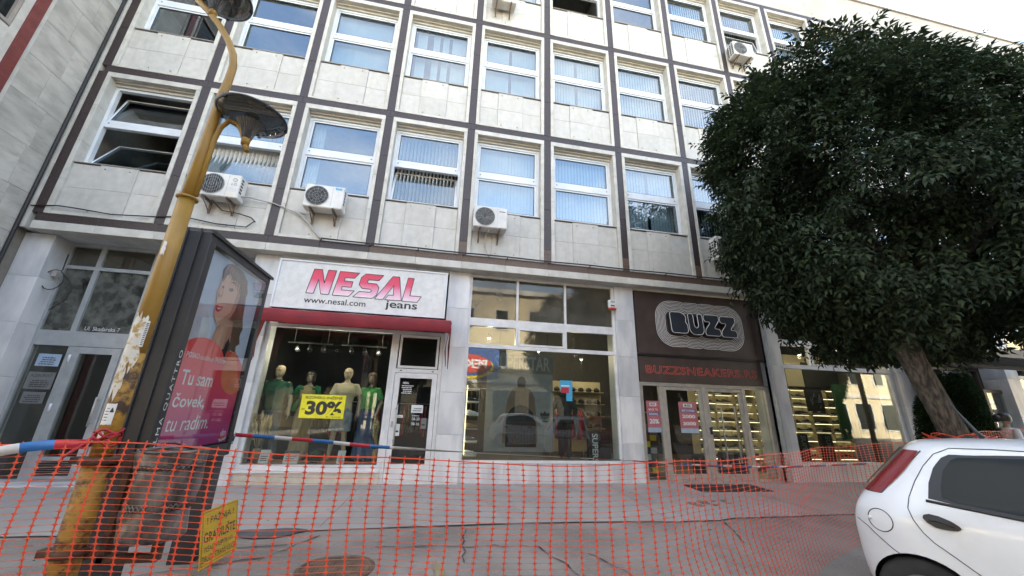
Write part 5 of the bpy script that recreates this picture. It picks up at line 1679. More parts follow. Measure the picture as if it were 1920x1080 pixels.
def head(mb, c, h, female=False, turn=0.0):
    """h = head height; c = centre; face toward -Y turned by turn"""
    cx, cy, cz = c
    prof = [(-.5, .20, .24, -.06), (-.44, .30, .36, -.05), (-.34, .36, .42, -.03), (-.2, .40, .47, -.01), (0, .42, .50, .02), (.16, .42, .52, .04), (.3, .40, .49, .05), (.42, .30, .37, .05), (.48, .17, .22, .05), (.5, .02, .02, .05)]
    hw = h * .86
    rs = []
    for z, rx, ry, oy in prof:
        rs.append([(rx * hw * math.cos(2 * PI * k / 20), (ry * hw * math.sin(2 * PI * k / 20)) + oy * h, z * h) for k in range(20)])
    P = MB(); P.rings(rs, 0, True, True)
    P.tube([(0, -.40 * h, .10 * h), (0, -.47 * h, -.02 * h), (0, -.49 * h, -.10 * h), (0, -.42 * h, -.13 * h)], [.028 * h, .045 * h, .06 * h, .04 * h], 8)      # nose
    P.tube([(-.12 * h, -.38 * h, -.245 * h), (0, -.425 * h, -.24 * h), (.12 * h, -.38 * h, -.245 * h)], [.02 * h, .036 * h, .02 * h], 6)                   # lips
    P.tube([(-.10 * h, -.37 * h, -.29 * h), (0, -.405 * h, -.295 * h), (.10 * h, -.37 * h, -.29 * h)], [.02 * h, .034 * h, .02 * h], 6)
    P.tube([(-.27 * h, -.34 * h, .105 * h), (-.13 * h, -.42 * h, .13 * h), (0, -.42 * h, .10 * h), (.13 * h, -.42 * h, .13 * h), (.27 * h, -.34 * h, .105 * h)], [.03 * h, .045 * h, .035 * h, .045 * h, .03 * h], 6)   # brow
    P.tube([(-.06 * h, -.31 * h, -.42 * h), (0, -.36 * h, -.43 * h), (.06 * h, -.31 * h, -.42 * h)], [.05 * h, .07 * h, .05 * h], 6)  # chin
    for s in (-1, 1):
        P.tube([(s * .355 * h, .0, .09 * h), (s * .385 * h, .03 * h, .02 * h), (s * .355 * h, .01 * h, -.11 * h)], [.03 * h, .05 * h, .03 * h], 6)   # ears
    ct, st_ = math.cos(turn), math.sin(turn)
    off = len(mb.v)
    for v in P.v: mb.v.append((cx + v[0] * ct - v[1] * st_, cy + v[0] * st_ + v[1] * ct, cz + v[2]))
    for f in P.f: mb.f.append([off + i for i in f])
    mb.mi += P.mi; mb.smooth += P.smooth
def eyes(c, h, turn, root, mat):
    ct, st_ = math.cos(turn), math.sin(turn)
    for s in (-1, 1):
        x, y, z = s * .165 * h, -.385 * h, .02 * h
        b = MB(); ball(b, (c[0] + x * ct - y * st_, c[1] + x * st_ + y * ct, c[2] + z), .048 * h, 8, (1.3, .6, .7))
        b.build('eye', mat, root)
def figure(name, label, cat, base, H, female, skin, arms, legs, turn=0.0, head_turn=0.0, group=None, face_eyes=None):
    """base: feet centre; arms: ((elbow, wrist) left, right) offsets in body frame; legs: foot offsets.
    Body faces -Y then turned about z. Returns root and measures"""
    root = thing(name, base, label, cat, group)
    k = H / 1.85
    mb = MB()
    sh = .205 * k if not female else .175 * k
    hipw = .155 * k if not female else .165 * k
    zc = {n_: v * k for n_, v in dict(ankle=.08, knee=.50, crotch=.86, hip=.95, waist=1.10, chest=1.33, shoulder=1.50, neck=1.57, head=1.735).items()}
    tors = [(zc['crotch'] - .02, hipw * .80, .09 * k, 0), (zc['hip'] - .03, hipw * 1.02, .115 * k, .01), (zc['hip'] + .05, hipw * .98, .11 * k, .005), (zc['waist'], (.125 if female else .145) * k, .095 * k, 0), (zc['chest'] - .07, (.145 if female else .165) * k, .11 * k, -.005), (zc['chest'], (.155 if female else .18) * k, (.125 if female else .122) * k, -.01),
            (zc['chest'] + .09, (.16 if female else .19) * k, .105 * k, 0), (zc['shoulder'] - .02, (.15 if female else .178) * k, .075 * k, .008), (zc['shoulder'] + .035 * k, .085 * k, .058 * k, .01), (zc['neck'], .055 * k, .055 * k, .008)]
    mb.rings([ell((0, oy), rx, ry, z) for z, rx, ry, oy in tors], 0, True, True)
    if female:
        for s in (-1, 1): ball(mb, (s * .072 * k, -.085 * k, zc['chest'] - .01), .062 * k)
    limb(mb, [(0, .01, zc['neck'] - .05), (0, 0, zc['neck'] + .04), (0, -.008, zc['head'] - .08)], [.056 * k, .05 * k, .05 * k] if not female else [.05 * k, .042 * k, .042 * k])
    hc = (0, -.012 * k, zc['head']); hh = .235 * k
    head(mb, hc, hh, female, head_turn)
    for (s, (el, wr)) in zip((-1, 1), arms):
        S = Vector((s * sh, 0, zc['shoulder'] - .035 * k)); E = S + Vector(el) * k; W_ = E + Vector(wr) * k
        ball(mb, S, .062 * k)
        limb(mb, [S + Vector((-s * .03, 0, .01)), S.lerp(E, .35), E, E.lerp(W_, .3), W_], [.055 * k, .05 * k, .041 * k, .043 * k, .028 * k])
        hand(mb, W_, W_ - E, s, 0)
    for (s, (kn, ft)) in zip((-1, 1), legs):
        Hp = Vector((s * .085 * k, .0, zc['hip'] - .03)); K = Vector((s * .09 * k, 0, zc['knee'])) + Vector(kn) * k; F = Vector((s * .09 * k, .02, zc['ankle'])) + Vector(ft) * k
        limb(mb, [Hp, Hp.lerp(K, .4), K, K.lerp(F, .3), F], [.088 * k, .077 * k, .054 * k, .055 * k, .036 * k])
        limb(mb, [F + Vector((0, .03, -.045 * k)), F + Vector((0, -.06 * k, -.04 * k)), F + Vector((0, -.17 * k, -.058 * k))], [.034 * k, .036 * k, .018 * k], 8)
    for i, v in enumerate(mb.v): mb.v[i] = v
    M0 = Matrix.Translation(base) @ Matrix.Rotation(turn, 4, 'Z')
    def place(m):
        m.v = [tuple(M0 @ Vector(v)) for v in m.v]; return m
    body = fused(place(mb), 'body', skin, root)
    if face_eyes:
        hcw = M0 @ Vector(hc); eyes(hcw, hh, turn + head_turn, root, face_eyes)
    return dict(root=root, k=k, z=zc, tors=tors, sh=sh, hipw=hipw, place=place, arms=arms, legs=legs, hc=hc, hh=hh, ht=head_turn)
def shirt(F, name, mat, zlo, sleeve, loose=.012, neck='round', flare=0.0, open_front=False):
    k, zc = F['k'], F['z']
    mb = MB()
    n = 28
    rows = []
    levels = [zlo] + [z for z, *_ in F['tors'] if z > zlo + .03 and z < zc['shoulder'] + .05 * k]
    def tor(z):
        T = F['tors']
        for (a, b_) in zip(T, T[1:]):
            if z <= b_[0]:
                f = max(0, (z - a[0]) / (b_[0] - a[0])); return [a[i] + (b_[i] - a[i]) * f for i in range(1, 4)]
        return T[-1][1:]
    for z in levels:
        rx, ry, oy = tor(z)
        f = max(0, (zc['chest'] - z)) * flare
        row = []
        for q in range(n):
            a = 2 * PI * q / n
            w = 1 + .035 * math.sin(5 * a + z * 9) * (1 if z < zc['chest'] else .3)
            row.append(((rx + loose * 1.4 + f) * w * math.cos(a), oy + (ry + loose * 1.6 + f) * w * math.sin(a), z))
        rows.append(row)
    mb.rings(rows, 0, True, True)
    for (s, (el, wr)) in zip((-1, 1), F['arms']):
        S = Vector((s * F['sh'], 0, zc['shoulder'] - .035 * k)); E = S + Vector(el) * k; W_ = E + Vector(wr) * k
        if sleeve <= 1: end = S.lerp(E, sleeve); pts = [S + Vector((-s * .05, 0, .005)), S + Vector((s * .005, 0, .005)), S.lerp(E, sleeve * .5), end]; rr = [.058 * k, .064 * k, .07 * k, .077 * k]
        else: end = E.lerp(W_, sleeve - 1); pts = [S + Vector((-s * .05, 0, .005)), S + Vector((s * .005, 0, .005)), S.lerp(E, .5), E, end]; rr = [.058 * k, .066 * k, .066 * k, .06 * k, .052 * k]
        limb(mb, pts, rr, 14)
    return fused(F['place'](mb), name, mat, F['root'], .012, 2)
def trousers(F, name, mat, zend, loose=.016, flare=0.0, top=None):
    k, zc = F['k'], F['z']
    mb = MB()
    T = F['tors']
    rows = [ell((0, oy), rx + loose, ry + loose * 1.2, z, 24) for z, rx, ry, oy in T[:3]]
    rows.append(ell((0, T[3][3]), T[3][1] + loose * .6, T[3][2] + loose * .6, top or (zc['waist'] - .02), 24))
    mb.rings(rows, 0, True, True)
    for (s, (kn, ft)) in zip((-1, 1), F['legs']):
        Hp = Vector((s * .085 * k, .0, zc['hip'] - .03)); K = Vector((s * .09 * k, 0, zc['knee'])) + Vector(kn) * k; A = Vector((s * .09 * k, .02, zc['ankle'])) + Vector(ft) * k
        if zend >= zc['knee']:
            f = (Hp.z - zend) / (Hp.z - K.z); e = Hp.lerp(K, min(1, f)); pts = [Hp, Hp.lerp(e, .5), e]; rr = [.095 * k + loose, .09 * k + loose * 1.3, .085 * k + loose * 1.6]
        else:
            f = (K.z - zend) / (K.z - A.z); e = K.lerp(A, f); pts = [Hp, Hp.lerp(K, .45), K, K.lerp(e, .5), e]; rr = [.092 * k + loose, .084 * k + loose, .062 * k + loose + flare * .4, .058 * k + loose + flare * .75, .056 * k + loose + flare]
        limb(mb, pts, rr, 16)
    return fused(F['place'](mb), name, mat, F['root'], .012, 2)
def hair(F, name, mat, length, fringe=True, back=.02):
    k = F['k']; hx, hy, hz = F['hc']; h = F['hh']
    mb = MB()
    n = 26
    prof = [(.56, .05), (.53, .22), (.46, .36), (.34, .45), (.18, .50), (.02, .51), (-.2, .50), (-.2 - length * .5, .52), (-.2 - length, .50)]
    ct, st_ = math.cos(F['ht']), math.sin(F['ht'])
    for layer, sgn in ((1.0, 1), (.86, -1)):
        rows = []
        for z, r_ in prof:
            row = []
            for q in range(n + 1):
                # open towards the face below the fringe
                gap = 0 if z > (.17 if fringe else .33) else .62
                a = -PI / 2 + gap + (2 * PI - 2 * gap) * q / n
                rr = r_ * h * layer * .95
                x, y = rr * .92 * math.cos(a), rr * 1.08 * math.sin(a) + .05 * h
                jag = .02 * h * math.sin(q * 2.7 + z * 4)
                row.append((hx + x * ct - y * st_, hy + x * st_ + y * ct, hz + z * h + (jag if z < -.3 else 0)))
            rows.append(row)
        mb.rings(rows, 0, True, False, False)
    return F['place'](mb).build(name, mat, F['root'])
def simple(part_name, F, mb, mat): return F['place'](mb).build(part_name, mat, F['root'])
ZD = .335   # display floor
GRP = 'mannequins in the clothes shop window'
down = ((-.07, .02, -.28), (-.02, -.05, -.25))
downr = ((.07, .02, -.28), (.02, -.05, -.25))
stand = (((0, 0, 0), (0, 0, 0)), ((0, 0, 0), (0, 0, 0)))
f1 = figure('mannequin', 'bald mannequin in a dark green polo shirt and jeans, leftmost in the shop window', 'mannequin', (4.46, .86, ZD), 1.83, False, 'mannequin_skin', (((-.10, .04, -.27), (-.03, -.10, -.22)), ((.08, .02, -.28), (.02, -.04, -.25))), (((0, -.03, 0), (-.02, -.02, 0)), ((.02, 0, 0), (.05, .03, 0))), .12, -.3, GRP)
shirt(f1, 'polo_shirt', 'shirt_darkgreen', f1['z']['hip'] + .0, .72, .016); trousers(f1, 'jeans', 'denim_grey', .12, .014)
b = MB(); b.tube([(.06 * math.cos(2 * PI * q / 16), .005 + .06 * math.sin(2 * PI * q / 16), f1['z']['neck'] - .01 + .012 * math.sin(2 * PI * q / 16)) for q in range(17)], .014, 6); simple('collar', f1, b, 'shirt_darkgreen')
f2 = figure('mannequin', 'dark haired mannequin in an open green cardigan and tan trousers', 'mannequin', (5.02, 1.02, ZD), 1.74, True, 'mannequin_pale', (((-.16, .06, -.24), (-.05, .05, -.2)), ((.06, .02, -.27), (.01, -.05, -.23))), stand, .1, -.05, GRP)
shirt(f2, 'olive_top', 'top_olive', f2['z']['waist'] - .05, .02, .008); trousers(f2, 'wide_trousers', 'trousers_tan', .05, .02, .035); hair(f2, 'hair', 'hair_black', .22)
cg = MB(); kk = f2['k']
for sd in (-1, 1):
    rows = []
    for z, rx in ((1.50, .165), (1.40, .185), (1.25, .18), (1.10, .19 + (.10 if sd < 0 else 0)), (.98, .2 + (.16 if sd < 0 else 0))):
        rows.append([(sd * rx * kk * math.sin(a_), .02 - .135 * kk * math.cos(a_), z * kk) for a_ in [.55 + (PI - .55) * q / 10 for q in range(11)]])
    cg.rings(rows, 0, True, False, False); cg.rings([[(p[0] * .95, p[1] * .95, p[2]) for p in r] for r in rows], 0, True, False, False)
for (s, (el, wr)) in zip((-1, 1), f2['arms']):
    S = Vector((s * f2['sh'], 0, f2['z']['shoulder'] - .035 * kk)); E = S + Vector(el) * kk; W_ = E + Vector(wr) * kk
    cg.tube([S + Vector((-s * .04, 0, .02)), S + Vector((s * .01, 0, .01)), S.lerp(E, .5), E, E.lerp(W_, .7)], [.07 * kk, .075 * kk, .07 * kk, .066 * kk, .06 * kk], 14)
simple('cardigan', f2, cg, 'cardigan_green')
f3 = figure('mannequin', 'bald mannequin in a beige T-shirt and pale denim shorts behind the yellow sale sign', 'mannequin', (5.80, .90, ZD), 1.84, False, 'mannequin_skin', (((-.09, .02, -.28), (.02, -.08, -.23)), ((.10, .03, -.27), (.02, -.06, -.24))), (((-.02, -.04, 0), (-.06, -.03, 0)), ((0, 0, 0), (.04, .02, 0))), -.05, .25, GRP)
shirt(f3, 't_shirt', 'shirt_beige', f3['z']['hip'] + .02, .66, .016); trousers(f3, 'shorts', 'denim_light', f3['z']['knee'] + .06, .02)
f4 = figure('mannequin', 'brown haired mannequin in a bright green top and wide dark jeans, rightmost', 'mannequin', (6.30, .92, ZD), 1.76, True, 'mannequin_pale', (((-.06, .03, -.27), (-.01, -.04, -.24)), ((.09, .02, -.26), (-.03, -.12, -.21))), stand, -.2, .15, GRP)
shirt(f4, 'green_top', 'shirt_green', f4['z']['waist'] - .04, .8, .018, flare=.1); trousers(f4, 'wide_jeans', 'denim', .03, .02, .085, top=f4['z']['waist'] + .02); hair(f4, 'hair', 'hair_brown', .75)
# shop dummy in a dark hooded jacket inside the sports shop
f5 = figure('mannequin', 'dark figure in a hooded jacket standing inside the sports shop window', 'mannequin', (10.78, 1.25, .36), 1.68, False, 'poster_dark', (((-.09, .02, -.28), (.05, -.08, -.22)), ((.10, .03, -.27), (-.03, -.08, -.22))), stand, PI * .9, 0)
shirt(f5, 'hooded_jacket', 'hoodie_dark', f5['z']['hip'] - .06, 1.8, .03); trousers(f5, 'joggers', 'poster_dark', .08, .02)
b = MB(); ball(b, (0, .03, f5['z']['neck'] + .02), .12, 14, (1.1, 1, .7)); simple('hood', f5, b, 'hoodie_dark')
# woman walking behind the car
w1 = figure('person', 'person with dark tied hair in a white blouse, walking behind the white car', 'person', (19.62, -1.62, -.05), 1.68, True, 'skin', (((-.06, .05, -.26), (-.02, -.10, -.22)), ((.06, -.05, -.26), (.02, -.14, -.2))), (((0, -.10, 0), (0, -.05, 0)), ((0, .08, 0), (0, .2, .02))), R(68), 0, None, 'poster_dark')
shirt(w1, 'blouse', 'blouse_white', w1['z']['hip'] - .02, .95, .026, flare=.12); trousers(w1, 'trousers', 'denim', .06, .016); hair(w1, 'hair', 'hair_black', .05, False)
b = MB(); ball(b, (0, .13, w1['hc'][2] + .0), .075, 12, (1, 1, 1)); simple('hair_bun', w1, b, 'hair_black')
b = MB()
zc = w1['z']
b.tube([(-.09, -.02, zc['shoulder'] + .03), (-.04, -.125, zc['chest'] + .04), (.06, -.15, zc['chest'] - .08), (.16, -.10, zc['waist']), (.19, 0, zc['hip'])], .012, 6)
b.tube([(-.09, -.02, zc['shoulder'] + .03), (-.03, .11, zc['chest'] + .05), (.08, .13, zc['chest'] - .1), (.19, 0, zc['hip'])], .012, 6)
b.box(.17, .26, -.12, .12, zc['hip'] - .2, zc['hip'], b=.02)
simple('shoulder_bag', w1, b, 'car_black')
# ---------------------------------------------------------------- trees and shrubs
def leaf_mat(name, c1, c2, c3, trans=.25):
    m, nt, out = new_mat(name)
    L = nt.links.new
    geo = _n(nt, 'ShaderNodeNewGeometry')
    rp = _n(nt, 'ShaderNodeValToRGB')
    el = rp.color_ramp.elements
    el.new(.5)
    for e, (p, c) in zip(el, ((0, c1), (.6, c2), (1, c3))): e.position = p; e.color = c4(c)
    L(geo.outputs['Random Per Island'], rp.inputs['Fac'])
    p = _n(nt, 'ShaderNodeBsdfPrincipled', Roughness=.62)
    p.inputs['Specular IOR Level'].default_value = .25
    L(rp.outputs[0], p.inputs['Base Color'])
    tr = _n(nt, 'ShaderNodeBsdfTranslucent')
    L(rp.outputs[0], tr.inputs['Color'])
    mx = _n(nt, 'ShaderNodeMixShader'); mx.inputs[0].default_value = trans
    L(p.outputs[0], mx.inputs[1]); L(tr.outputs[0], mx.inputs[2]); L(mx.outputs[0], out.inputs['Surface'])
    return m
leaf_mat('ash_leaf', (.016, .027, .013), (.027, .043, .019), (.050, .072, .030), .25)
leaf_mat('thuja_leaf', (.014, .034, .010), (.022, .052, .015), (.038, .075, .02), .2)
surf('bark', (.032, .026, .020), (.125, .105, .08), rough=.9, scale=9, detail=8, stretch=(3.0, 3.0, .55), lo=.38, hi=.62, bump=1.6, bscale=16)
def leaf_cloud(pos, out_dir, size, nl=7, seed=0, ll=.105, lw=.041):
    """pinnate leaves: at each position a drooping spray of nl folded leaflets. Returns verts, faces arrays"""
    r_ = np.random.default_rng(seed)
    N = len(pos)
    d = out_dir + r_.normal(0, .45, (N, 3)); d[:, 2] -= .35
    d /= np.linalg.norm(d, axis=1, keepdims=True)
    upv = np.tile(np.array([0, 0, 1.0]), (N, 1)) + r_.normal(0, .25, (N, 3))
    s = np.cross(d, upv); s /= np.linalg.norm(s, axis=1, keepdims=True) + 1e-9
    n = np.cross(s, d)
    V = []
    sc = size[:, None]
    layout = [(0.0, 0, 0)] if nl == 1 else []
    half = (nl - 1) // 2
    for i in range(half):
        f = .25 + .75 * i / max(1, half - 1)
        layout += [(f, 1, 1), (f, -1, 1)]
    layout.append((1.12, 0, 0))
    for f, sd, _ in layout:
        base = pos + d * (f * .22) * sc - n * (.05 * f * f) * sc
        if sd: ld = d * .50 + s * (.80 * sd) - n * .30
        else: ld = d * 1.0 - n * .35
        ld = ld + r_.normal(0, .16, (N, 3))
        ld /= np.linalg.norm(ld, axis=1, keepdims=True)
        ls = np.cross(ld, n); ls /= np.linalg.norm(ls, axis=1, keepdims=True) + 1e-9
        ln = np.cross(ls, ld)
        k = r_.uniform(.8, 1.2, (N, 1)) * sc
        a = base; tip = base + ld * ll * k - ln * (.02 * k)
        mid = base + ld * ll * .48 * k + ln * (.004 * k)
        l_ = mid + ls * lw * .5 * k + ln * (.012 * k); r2 = mid - ls * lw * .5 * k + ln * (.012 * k)
        V.append(np.stack([a, l_, tip, r2, mid], 1))
    V = np.concatenate(V, 0)              # (M,5,3)
    return V
def leaf_object(V, name, mat, parent):
    M_ = len(V)
    me = bpy.data.meshes.new(name)
    co = V.reshape(-1, 3)
    base = (np.arange(M_) * 5)[:, None]
    tri = np.concatenate([base + np.array([0, 1, 4]), base + np.array([1, 2, 4]), base + np.array([2, 3, 4]), base + np.array([3, 0, 4])], 1).reshape(-1)
    me.vertices.add(len(co)); me.vertices.foreach_set('co', co.astype(np.float32).ravel())
    nt_ = len(tri) // 3
    me.loops.add(len(tri)); me.loops.foreach_set('vertex_index', tri.astype(np.int32))
    me.polygons.add(nt_); me.polygons.foreach_set('loop_start', (np.arange(nt_) * 3).astype(np.int32))
    me.update(calc_edges=True); me.validate()
    o = link(name, me, mat, parent)
    return o
def crown_points(c, rad, n, seed, lumps=26, lump_amp=.16, shell=.55):
    r_ = np.random.default_rng(seed)
    ld = r_.normal(size=(lumps, 3)); ld /= np.linalg.norm(ld, axis=1, keepdims=True)
    lw = r_.uniform(.5, 1.0, lumps)
    u = r_.normal(size=(n, 3)); u /= np.linalg.norm(u, axis=1, keepdims=True)
    boxy = 1 / (np.abs(u) ** 2.68).sum(1) ** (1 / 2.68)
    k = u @ ld.T
    bump = (np.exp((k - 1) * 14) * lw).max(1)
    rr = (1 - lump_amp) + lump_amp * 1.25 * bump
    t = r_.uniform(0, 1, n)
    frac = np.where(t < .74, 1 - np.abs(r_.normal(0, .07, n)), r_.uniform(shell, 1, n))
    # hollow pockets so that light and dark masses show
    pocket = r_.normal(size=(60, 3)); pocket /= np.linalg.norm(pocket, axis=1, keepdims=True)
    near = (u @ pocket.T).max(1)
    frac = np.where((near > .984) & (frac > .80), frac * .80, frac)
    R_ = np.array(rad)
    p = u * R_ * (rr * frac * boxy)[:, None]
    low = p[:, 2] < -rad[2] * .84
    p[low, 2] = -rad[2] * (.84 + .06 * r_.random(low.sum()))
    return np.array(c) + p, u
def bark_tube(mb, pts, rad, n=28, amp=.06, seed=0):
    pts = [Vector(p) for p in pts]
    rings_ = []
    for i, p in enumerate(pts):
        t = (pts[min(len(pts) - 1, i + 1)] - pts[max(0, i - 1)]).normalized()
        a = t.cross(Vector((0, 1, .1))).normalized(); b_ = t.cross(a)
        rr = []
        for k in range(n):
            an = 2 * PI * k / n
            f = 1 + amp * math.sin(k * 2.1 + i * .35 + seed) + amp * .8 * noise.noise(Vector((math.cos(an) * 3 + seed, math.sin(an) * 3, i * .35)))
            rr.append(p + (a * math.cos(an) + b_ * math.sin(an)) * rad[i] * f)
        rings_.append(rr)
    mb.rings(rings_, 0, True, True)
tree = thing('ash_tree', (15.45, -3.5, -.1), 'round crowned dark green tree leaning in front of the sneaker shop', 'tree')
mb = MB()
path = [(15.50, -3.5, -.15), (15.42, -3.5, .1), (15.28, -3.5, .5), (15.12, -3.5, .95), (14.96, -3.5, 1.4), (14.80, -3.5, 1.85), (14.66, -3.5, 2.25), (14.58, -3.5, 2.5), (14.54, -3.5, 2.75), (14.52, -3.5, 3.0)]
bark_tube(mb, path, [.26, .195, .165, .15, .14, .138, .14, .165, .20, .17], 34, .07)
mb.build('trunk', 'bark', tree)
rnd = random.Random(12)
CC = (16.08, -3.07, 5.5)
for i in range(9):
    a = i * 2 * PI / 9 + rnd.uniform(-.2, .2)
    hgt = rnd.uniform(1.0, 3.0); rr = rnd.uniform(1.4, 2.2)
    p0 = Vector((14.53, -3.5, 2.85)); p3 = Vector((CC[0] + rr * math.cos(a), CC[1] + rr * .55 * math.sin(a), 3.0 + hgt))
    p1 = p0 + Vector(((p3.x - p0.x) * .25, (p3.y - p0.y) * .25, .35)); p2 = p0.lerp(p3, .62) + Vector((0, 0, .1))
    m = MB(); bark_tube(m, [p0, p1, p2, p3], [.15, .12, .075, .03], 12, .06, i)
    lb = m.build('limb', 'bark', tree)
    for q in range(3):
        s0 = p1.lerp(p3, .3 + .25 * q); e = s0 + Vector((rnd.uniform(-1, 1), rnd.uniform(-.8, .8), rnd.uniform(-.3, .9)))
        m = MB(); bark_tube(m, [s0, s0.lerp(e, .5) + Vector((0, 0, .08)), e], [.04, .028, .012], 8, .04, q); m.build('branch', 'bark', lb)
pts, nrm = crown_points(CC, (3.68, 2.1, 3.16), 22000, 21, lumps=46, lump_amp=.17)
keep = pts[:, 1] < -.12
# lower left skirt hangs a little, right underside is thin
keep &= ~((pts[:, 2] < 2.75) & (pts[:, 0] > 14.0) & (np.random.default_rng(3).random(len(pts)) < .35))
pts, nrm = pts[keep], nrm[keep]
V = leaf_cloud(pts, nrm, np.random.default_rng(8).uniform(.85, 1.3, len(pts)), 7, 5)
leaf_object(V, 'crown', 'ash_leaf', tree)
# loose twigs breaking the outline
p2, n2 = crown_points(CC, (3.7, 2.15, 3.2), 380, 77, lumps=46, lump_amp=.11, shell=.95)
k2 = p2[:, 1] < -.2
V = leaf_cloud(p2[k2], n2[k2], np.random.default_rng(9).uniform(.8, 1.2, int(k2.sum())), 7, 15)
leaf_object(V, 'twig_leaves', 'ash_leaf', tree)
# two clipped conifers behind the trunk
def thuja(x, y, h, r, label, seed):
    t = thing('conifer_shrub', (x, y, 0), label, 'shrub')
    MB().tube([(x, y, 0), (x, y, h * .5)], [.04, .02], 8).build('stem', 'bark', t)
    rr = np.random.default_rng(seed)
    n = 3600
    z = rr.uniform(.12, 1, n); a = rr.uniform(0, 2 * PI, n)
    rad = r * np.sqrt(np.clip(1 - z ** 2.2, .02, 1)) * rr.uniform(.75, 1.05, n)
    P = np.stack([x + rad * np.cos(a), y + rad * np.sin(a), z * h], 1)
    D = np.stack([np.cos(a), np.sin(a), np.full(n, .9)], 1)
    V = leaf_cloud(P, D, np.full(n, .75), 5, seed + 1, .08, .03)
    leaf_object(V, 'foliage', 'thuja_leaf', t)
thuja(18.55, -1.15, 1.9, .26, 'green conifer shrub at the left of the tree trunk', 31)
thuja(19.3, -1.2, 2.45, .22, 'taller green conifer shrub at the right of the tree trunk', 32)
# ---------------------------------------------------------------- neighbouring wing at the left, its side wall facing the office block
wing = thing('side_wing', (-2, -1.5, 0), 'projecting wing clad in veined marble slabs at the left edge', 'building')
surf('wing_red', (.14, .028, .024), (.19, .04, .034), rough=.5, scale=8)
MB().box(-6, -.246, -2.6, 12, 0, 15).build('wall', 'room_wall', wing)
zj = [0, .8, 1.7, 2.55, 3.42, 4.25, 5.05, 5.85, 6.65, 7.42, 8.22, 9.0, 9.8, 10.6, 11.4, 12.2, 13.0, 14.0, 15.0]
for i, (a, b_) in enumerate(zip(zj, zj[1:])):
    ysp = [-1.08, -.62 + .22 * (i % 2), -.02] if i % 3 else [-1.08, -.45, -.02]
    for y0, y1 in zip(ysp, ysp[1:]):
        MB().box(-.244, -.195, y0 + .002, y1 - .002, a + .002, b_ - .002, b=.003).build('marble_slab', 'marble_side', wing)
MB().box(-.244, -.185, -1.17, -1.082, 0, 15).build('edge_strip', 'frame_stone', wing)
MB().box(-.244, -.15, -1.34, -1.172, 0, 15).build('red_pilaster', 'wing_red', wing)
MB().box(-.244, -.185, -1.47, -1.342, 0, 15).build('edge_strip', 'frame_stone', wing)
for z in (4.9, 7.55, 10.6):
    f = MB(); 
    y0, y1, z0, z1 = -2.5, -1.49, z, z + 1.9
    f.box(-.244, -.17, y0, y0 + .06, z0, z1); f.box(-.244, -.17, y1 - .06, y1, z0, z1); f.box(-.244, -.17, y0 + .06, y1 - .06, z0, z0 + .06); f.box(-.244, -.17, y0 + .06, y1 - .06, z1 - .06, z1)
    w = f.build('window', 'sill_metal', wing)
    MB().box(-.225, -.215, y0 + .06, y1 - .06, z0 + .06, z1 - .06).build('pane', 'car_glass', w)
    MB().box(-.232, -.15, y0, y1, z0 - .5, z0 - .05).build('spandrel', 'frame_stone', w)

# ---------------------------------------------------------------- cafe front at the right
surf('cafe_brown', (.060, .045, .035), (.085, .065, .05), rough=.5, scale=6)
surf('cafe_dark', (.02, .019, .018), (.03, .028, .026), rough=.5, scale=6)
surf('cafe_panel', (.11, .095, .08), (.15, .13, .11), rough=.55, scale=3)
mb = MB()
mb.box(20.243, 20.60, .02, .75, 0, 4.37); mb.box(20.243, 20.40, -.02, .02, 0, 4.37)
mb.build('grey_pier', 'aluminium_grey', bld)
cable('down_pipe', [(20.2, .17, 4.3), (20.2, .17, .1)], .022, 'conduit', 'thin grey pipe down the marble pillar before the cafe')
cf = MB()
bars(cf, 20.602, 23.75, .0, 3.0, .09, .78, .88)
cf.box(20.692, 23.66, .78, .88, 2.2, 2.3)
for c in (21.3, 22.35, 23.05): cf.box(c - .05, c + .05, .78, .88, .09, 2.2)
for c in (22.35, 23.05): cf.box(c - .05, c + .05, .78, .88, 2.3, 2.91)
cfr = cf.build('cafe_front', 'cafe_brown', bld)
for a, b_ in ((20.7, 21.25), (21.35, 22.3), (22.4, 23.0), (23.1, 23.65)): pane(a, b_, .1, 2.19, cfr, .83)
for a, b_ in ((20.7, 22.3), (22.4, 23.0), (23.1, 23.65)): pane(a, b_, 2.31, 2.9, cfr, .83)
MB().box(20.602, 23.75, .62, .9, 3.0, 3.74, b=.04).build('fascia_panel', 'cafe_panel', cfr)
MB().box(20.602, 23.75, .70, .9, 3.745, 4.37).build('upper_panel', 'cafe_dark', cfr)
# round emblem above the door
em = thing('round_emblem', (22.7, .77, 2.4), 'faint round blue emblem on the brown cafe transom', 'emblem')
b = MB().prism([(22.42, 2.34), (22.98, 2.34), (22.98, 2.88), (22.42, 2.88)], lambda u, v, w: (u, .775 - w, v), .006); b.build('plate', 'cafe_panel', em)
b = MB(); b.prism([(22.70 + .2 * math.cos(2 * PI * k / 24), 2.61 + .22 * math.sin(2 * PI * k / 24)) for k in range(24)], lambda u, v, w: (u, .768 - w, v), .004); b.build('disc', 'poster_blue', em)
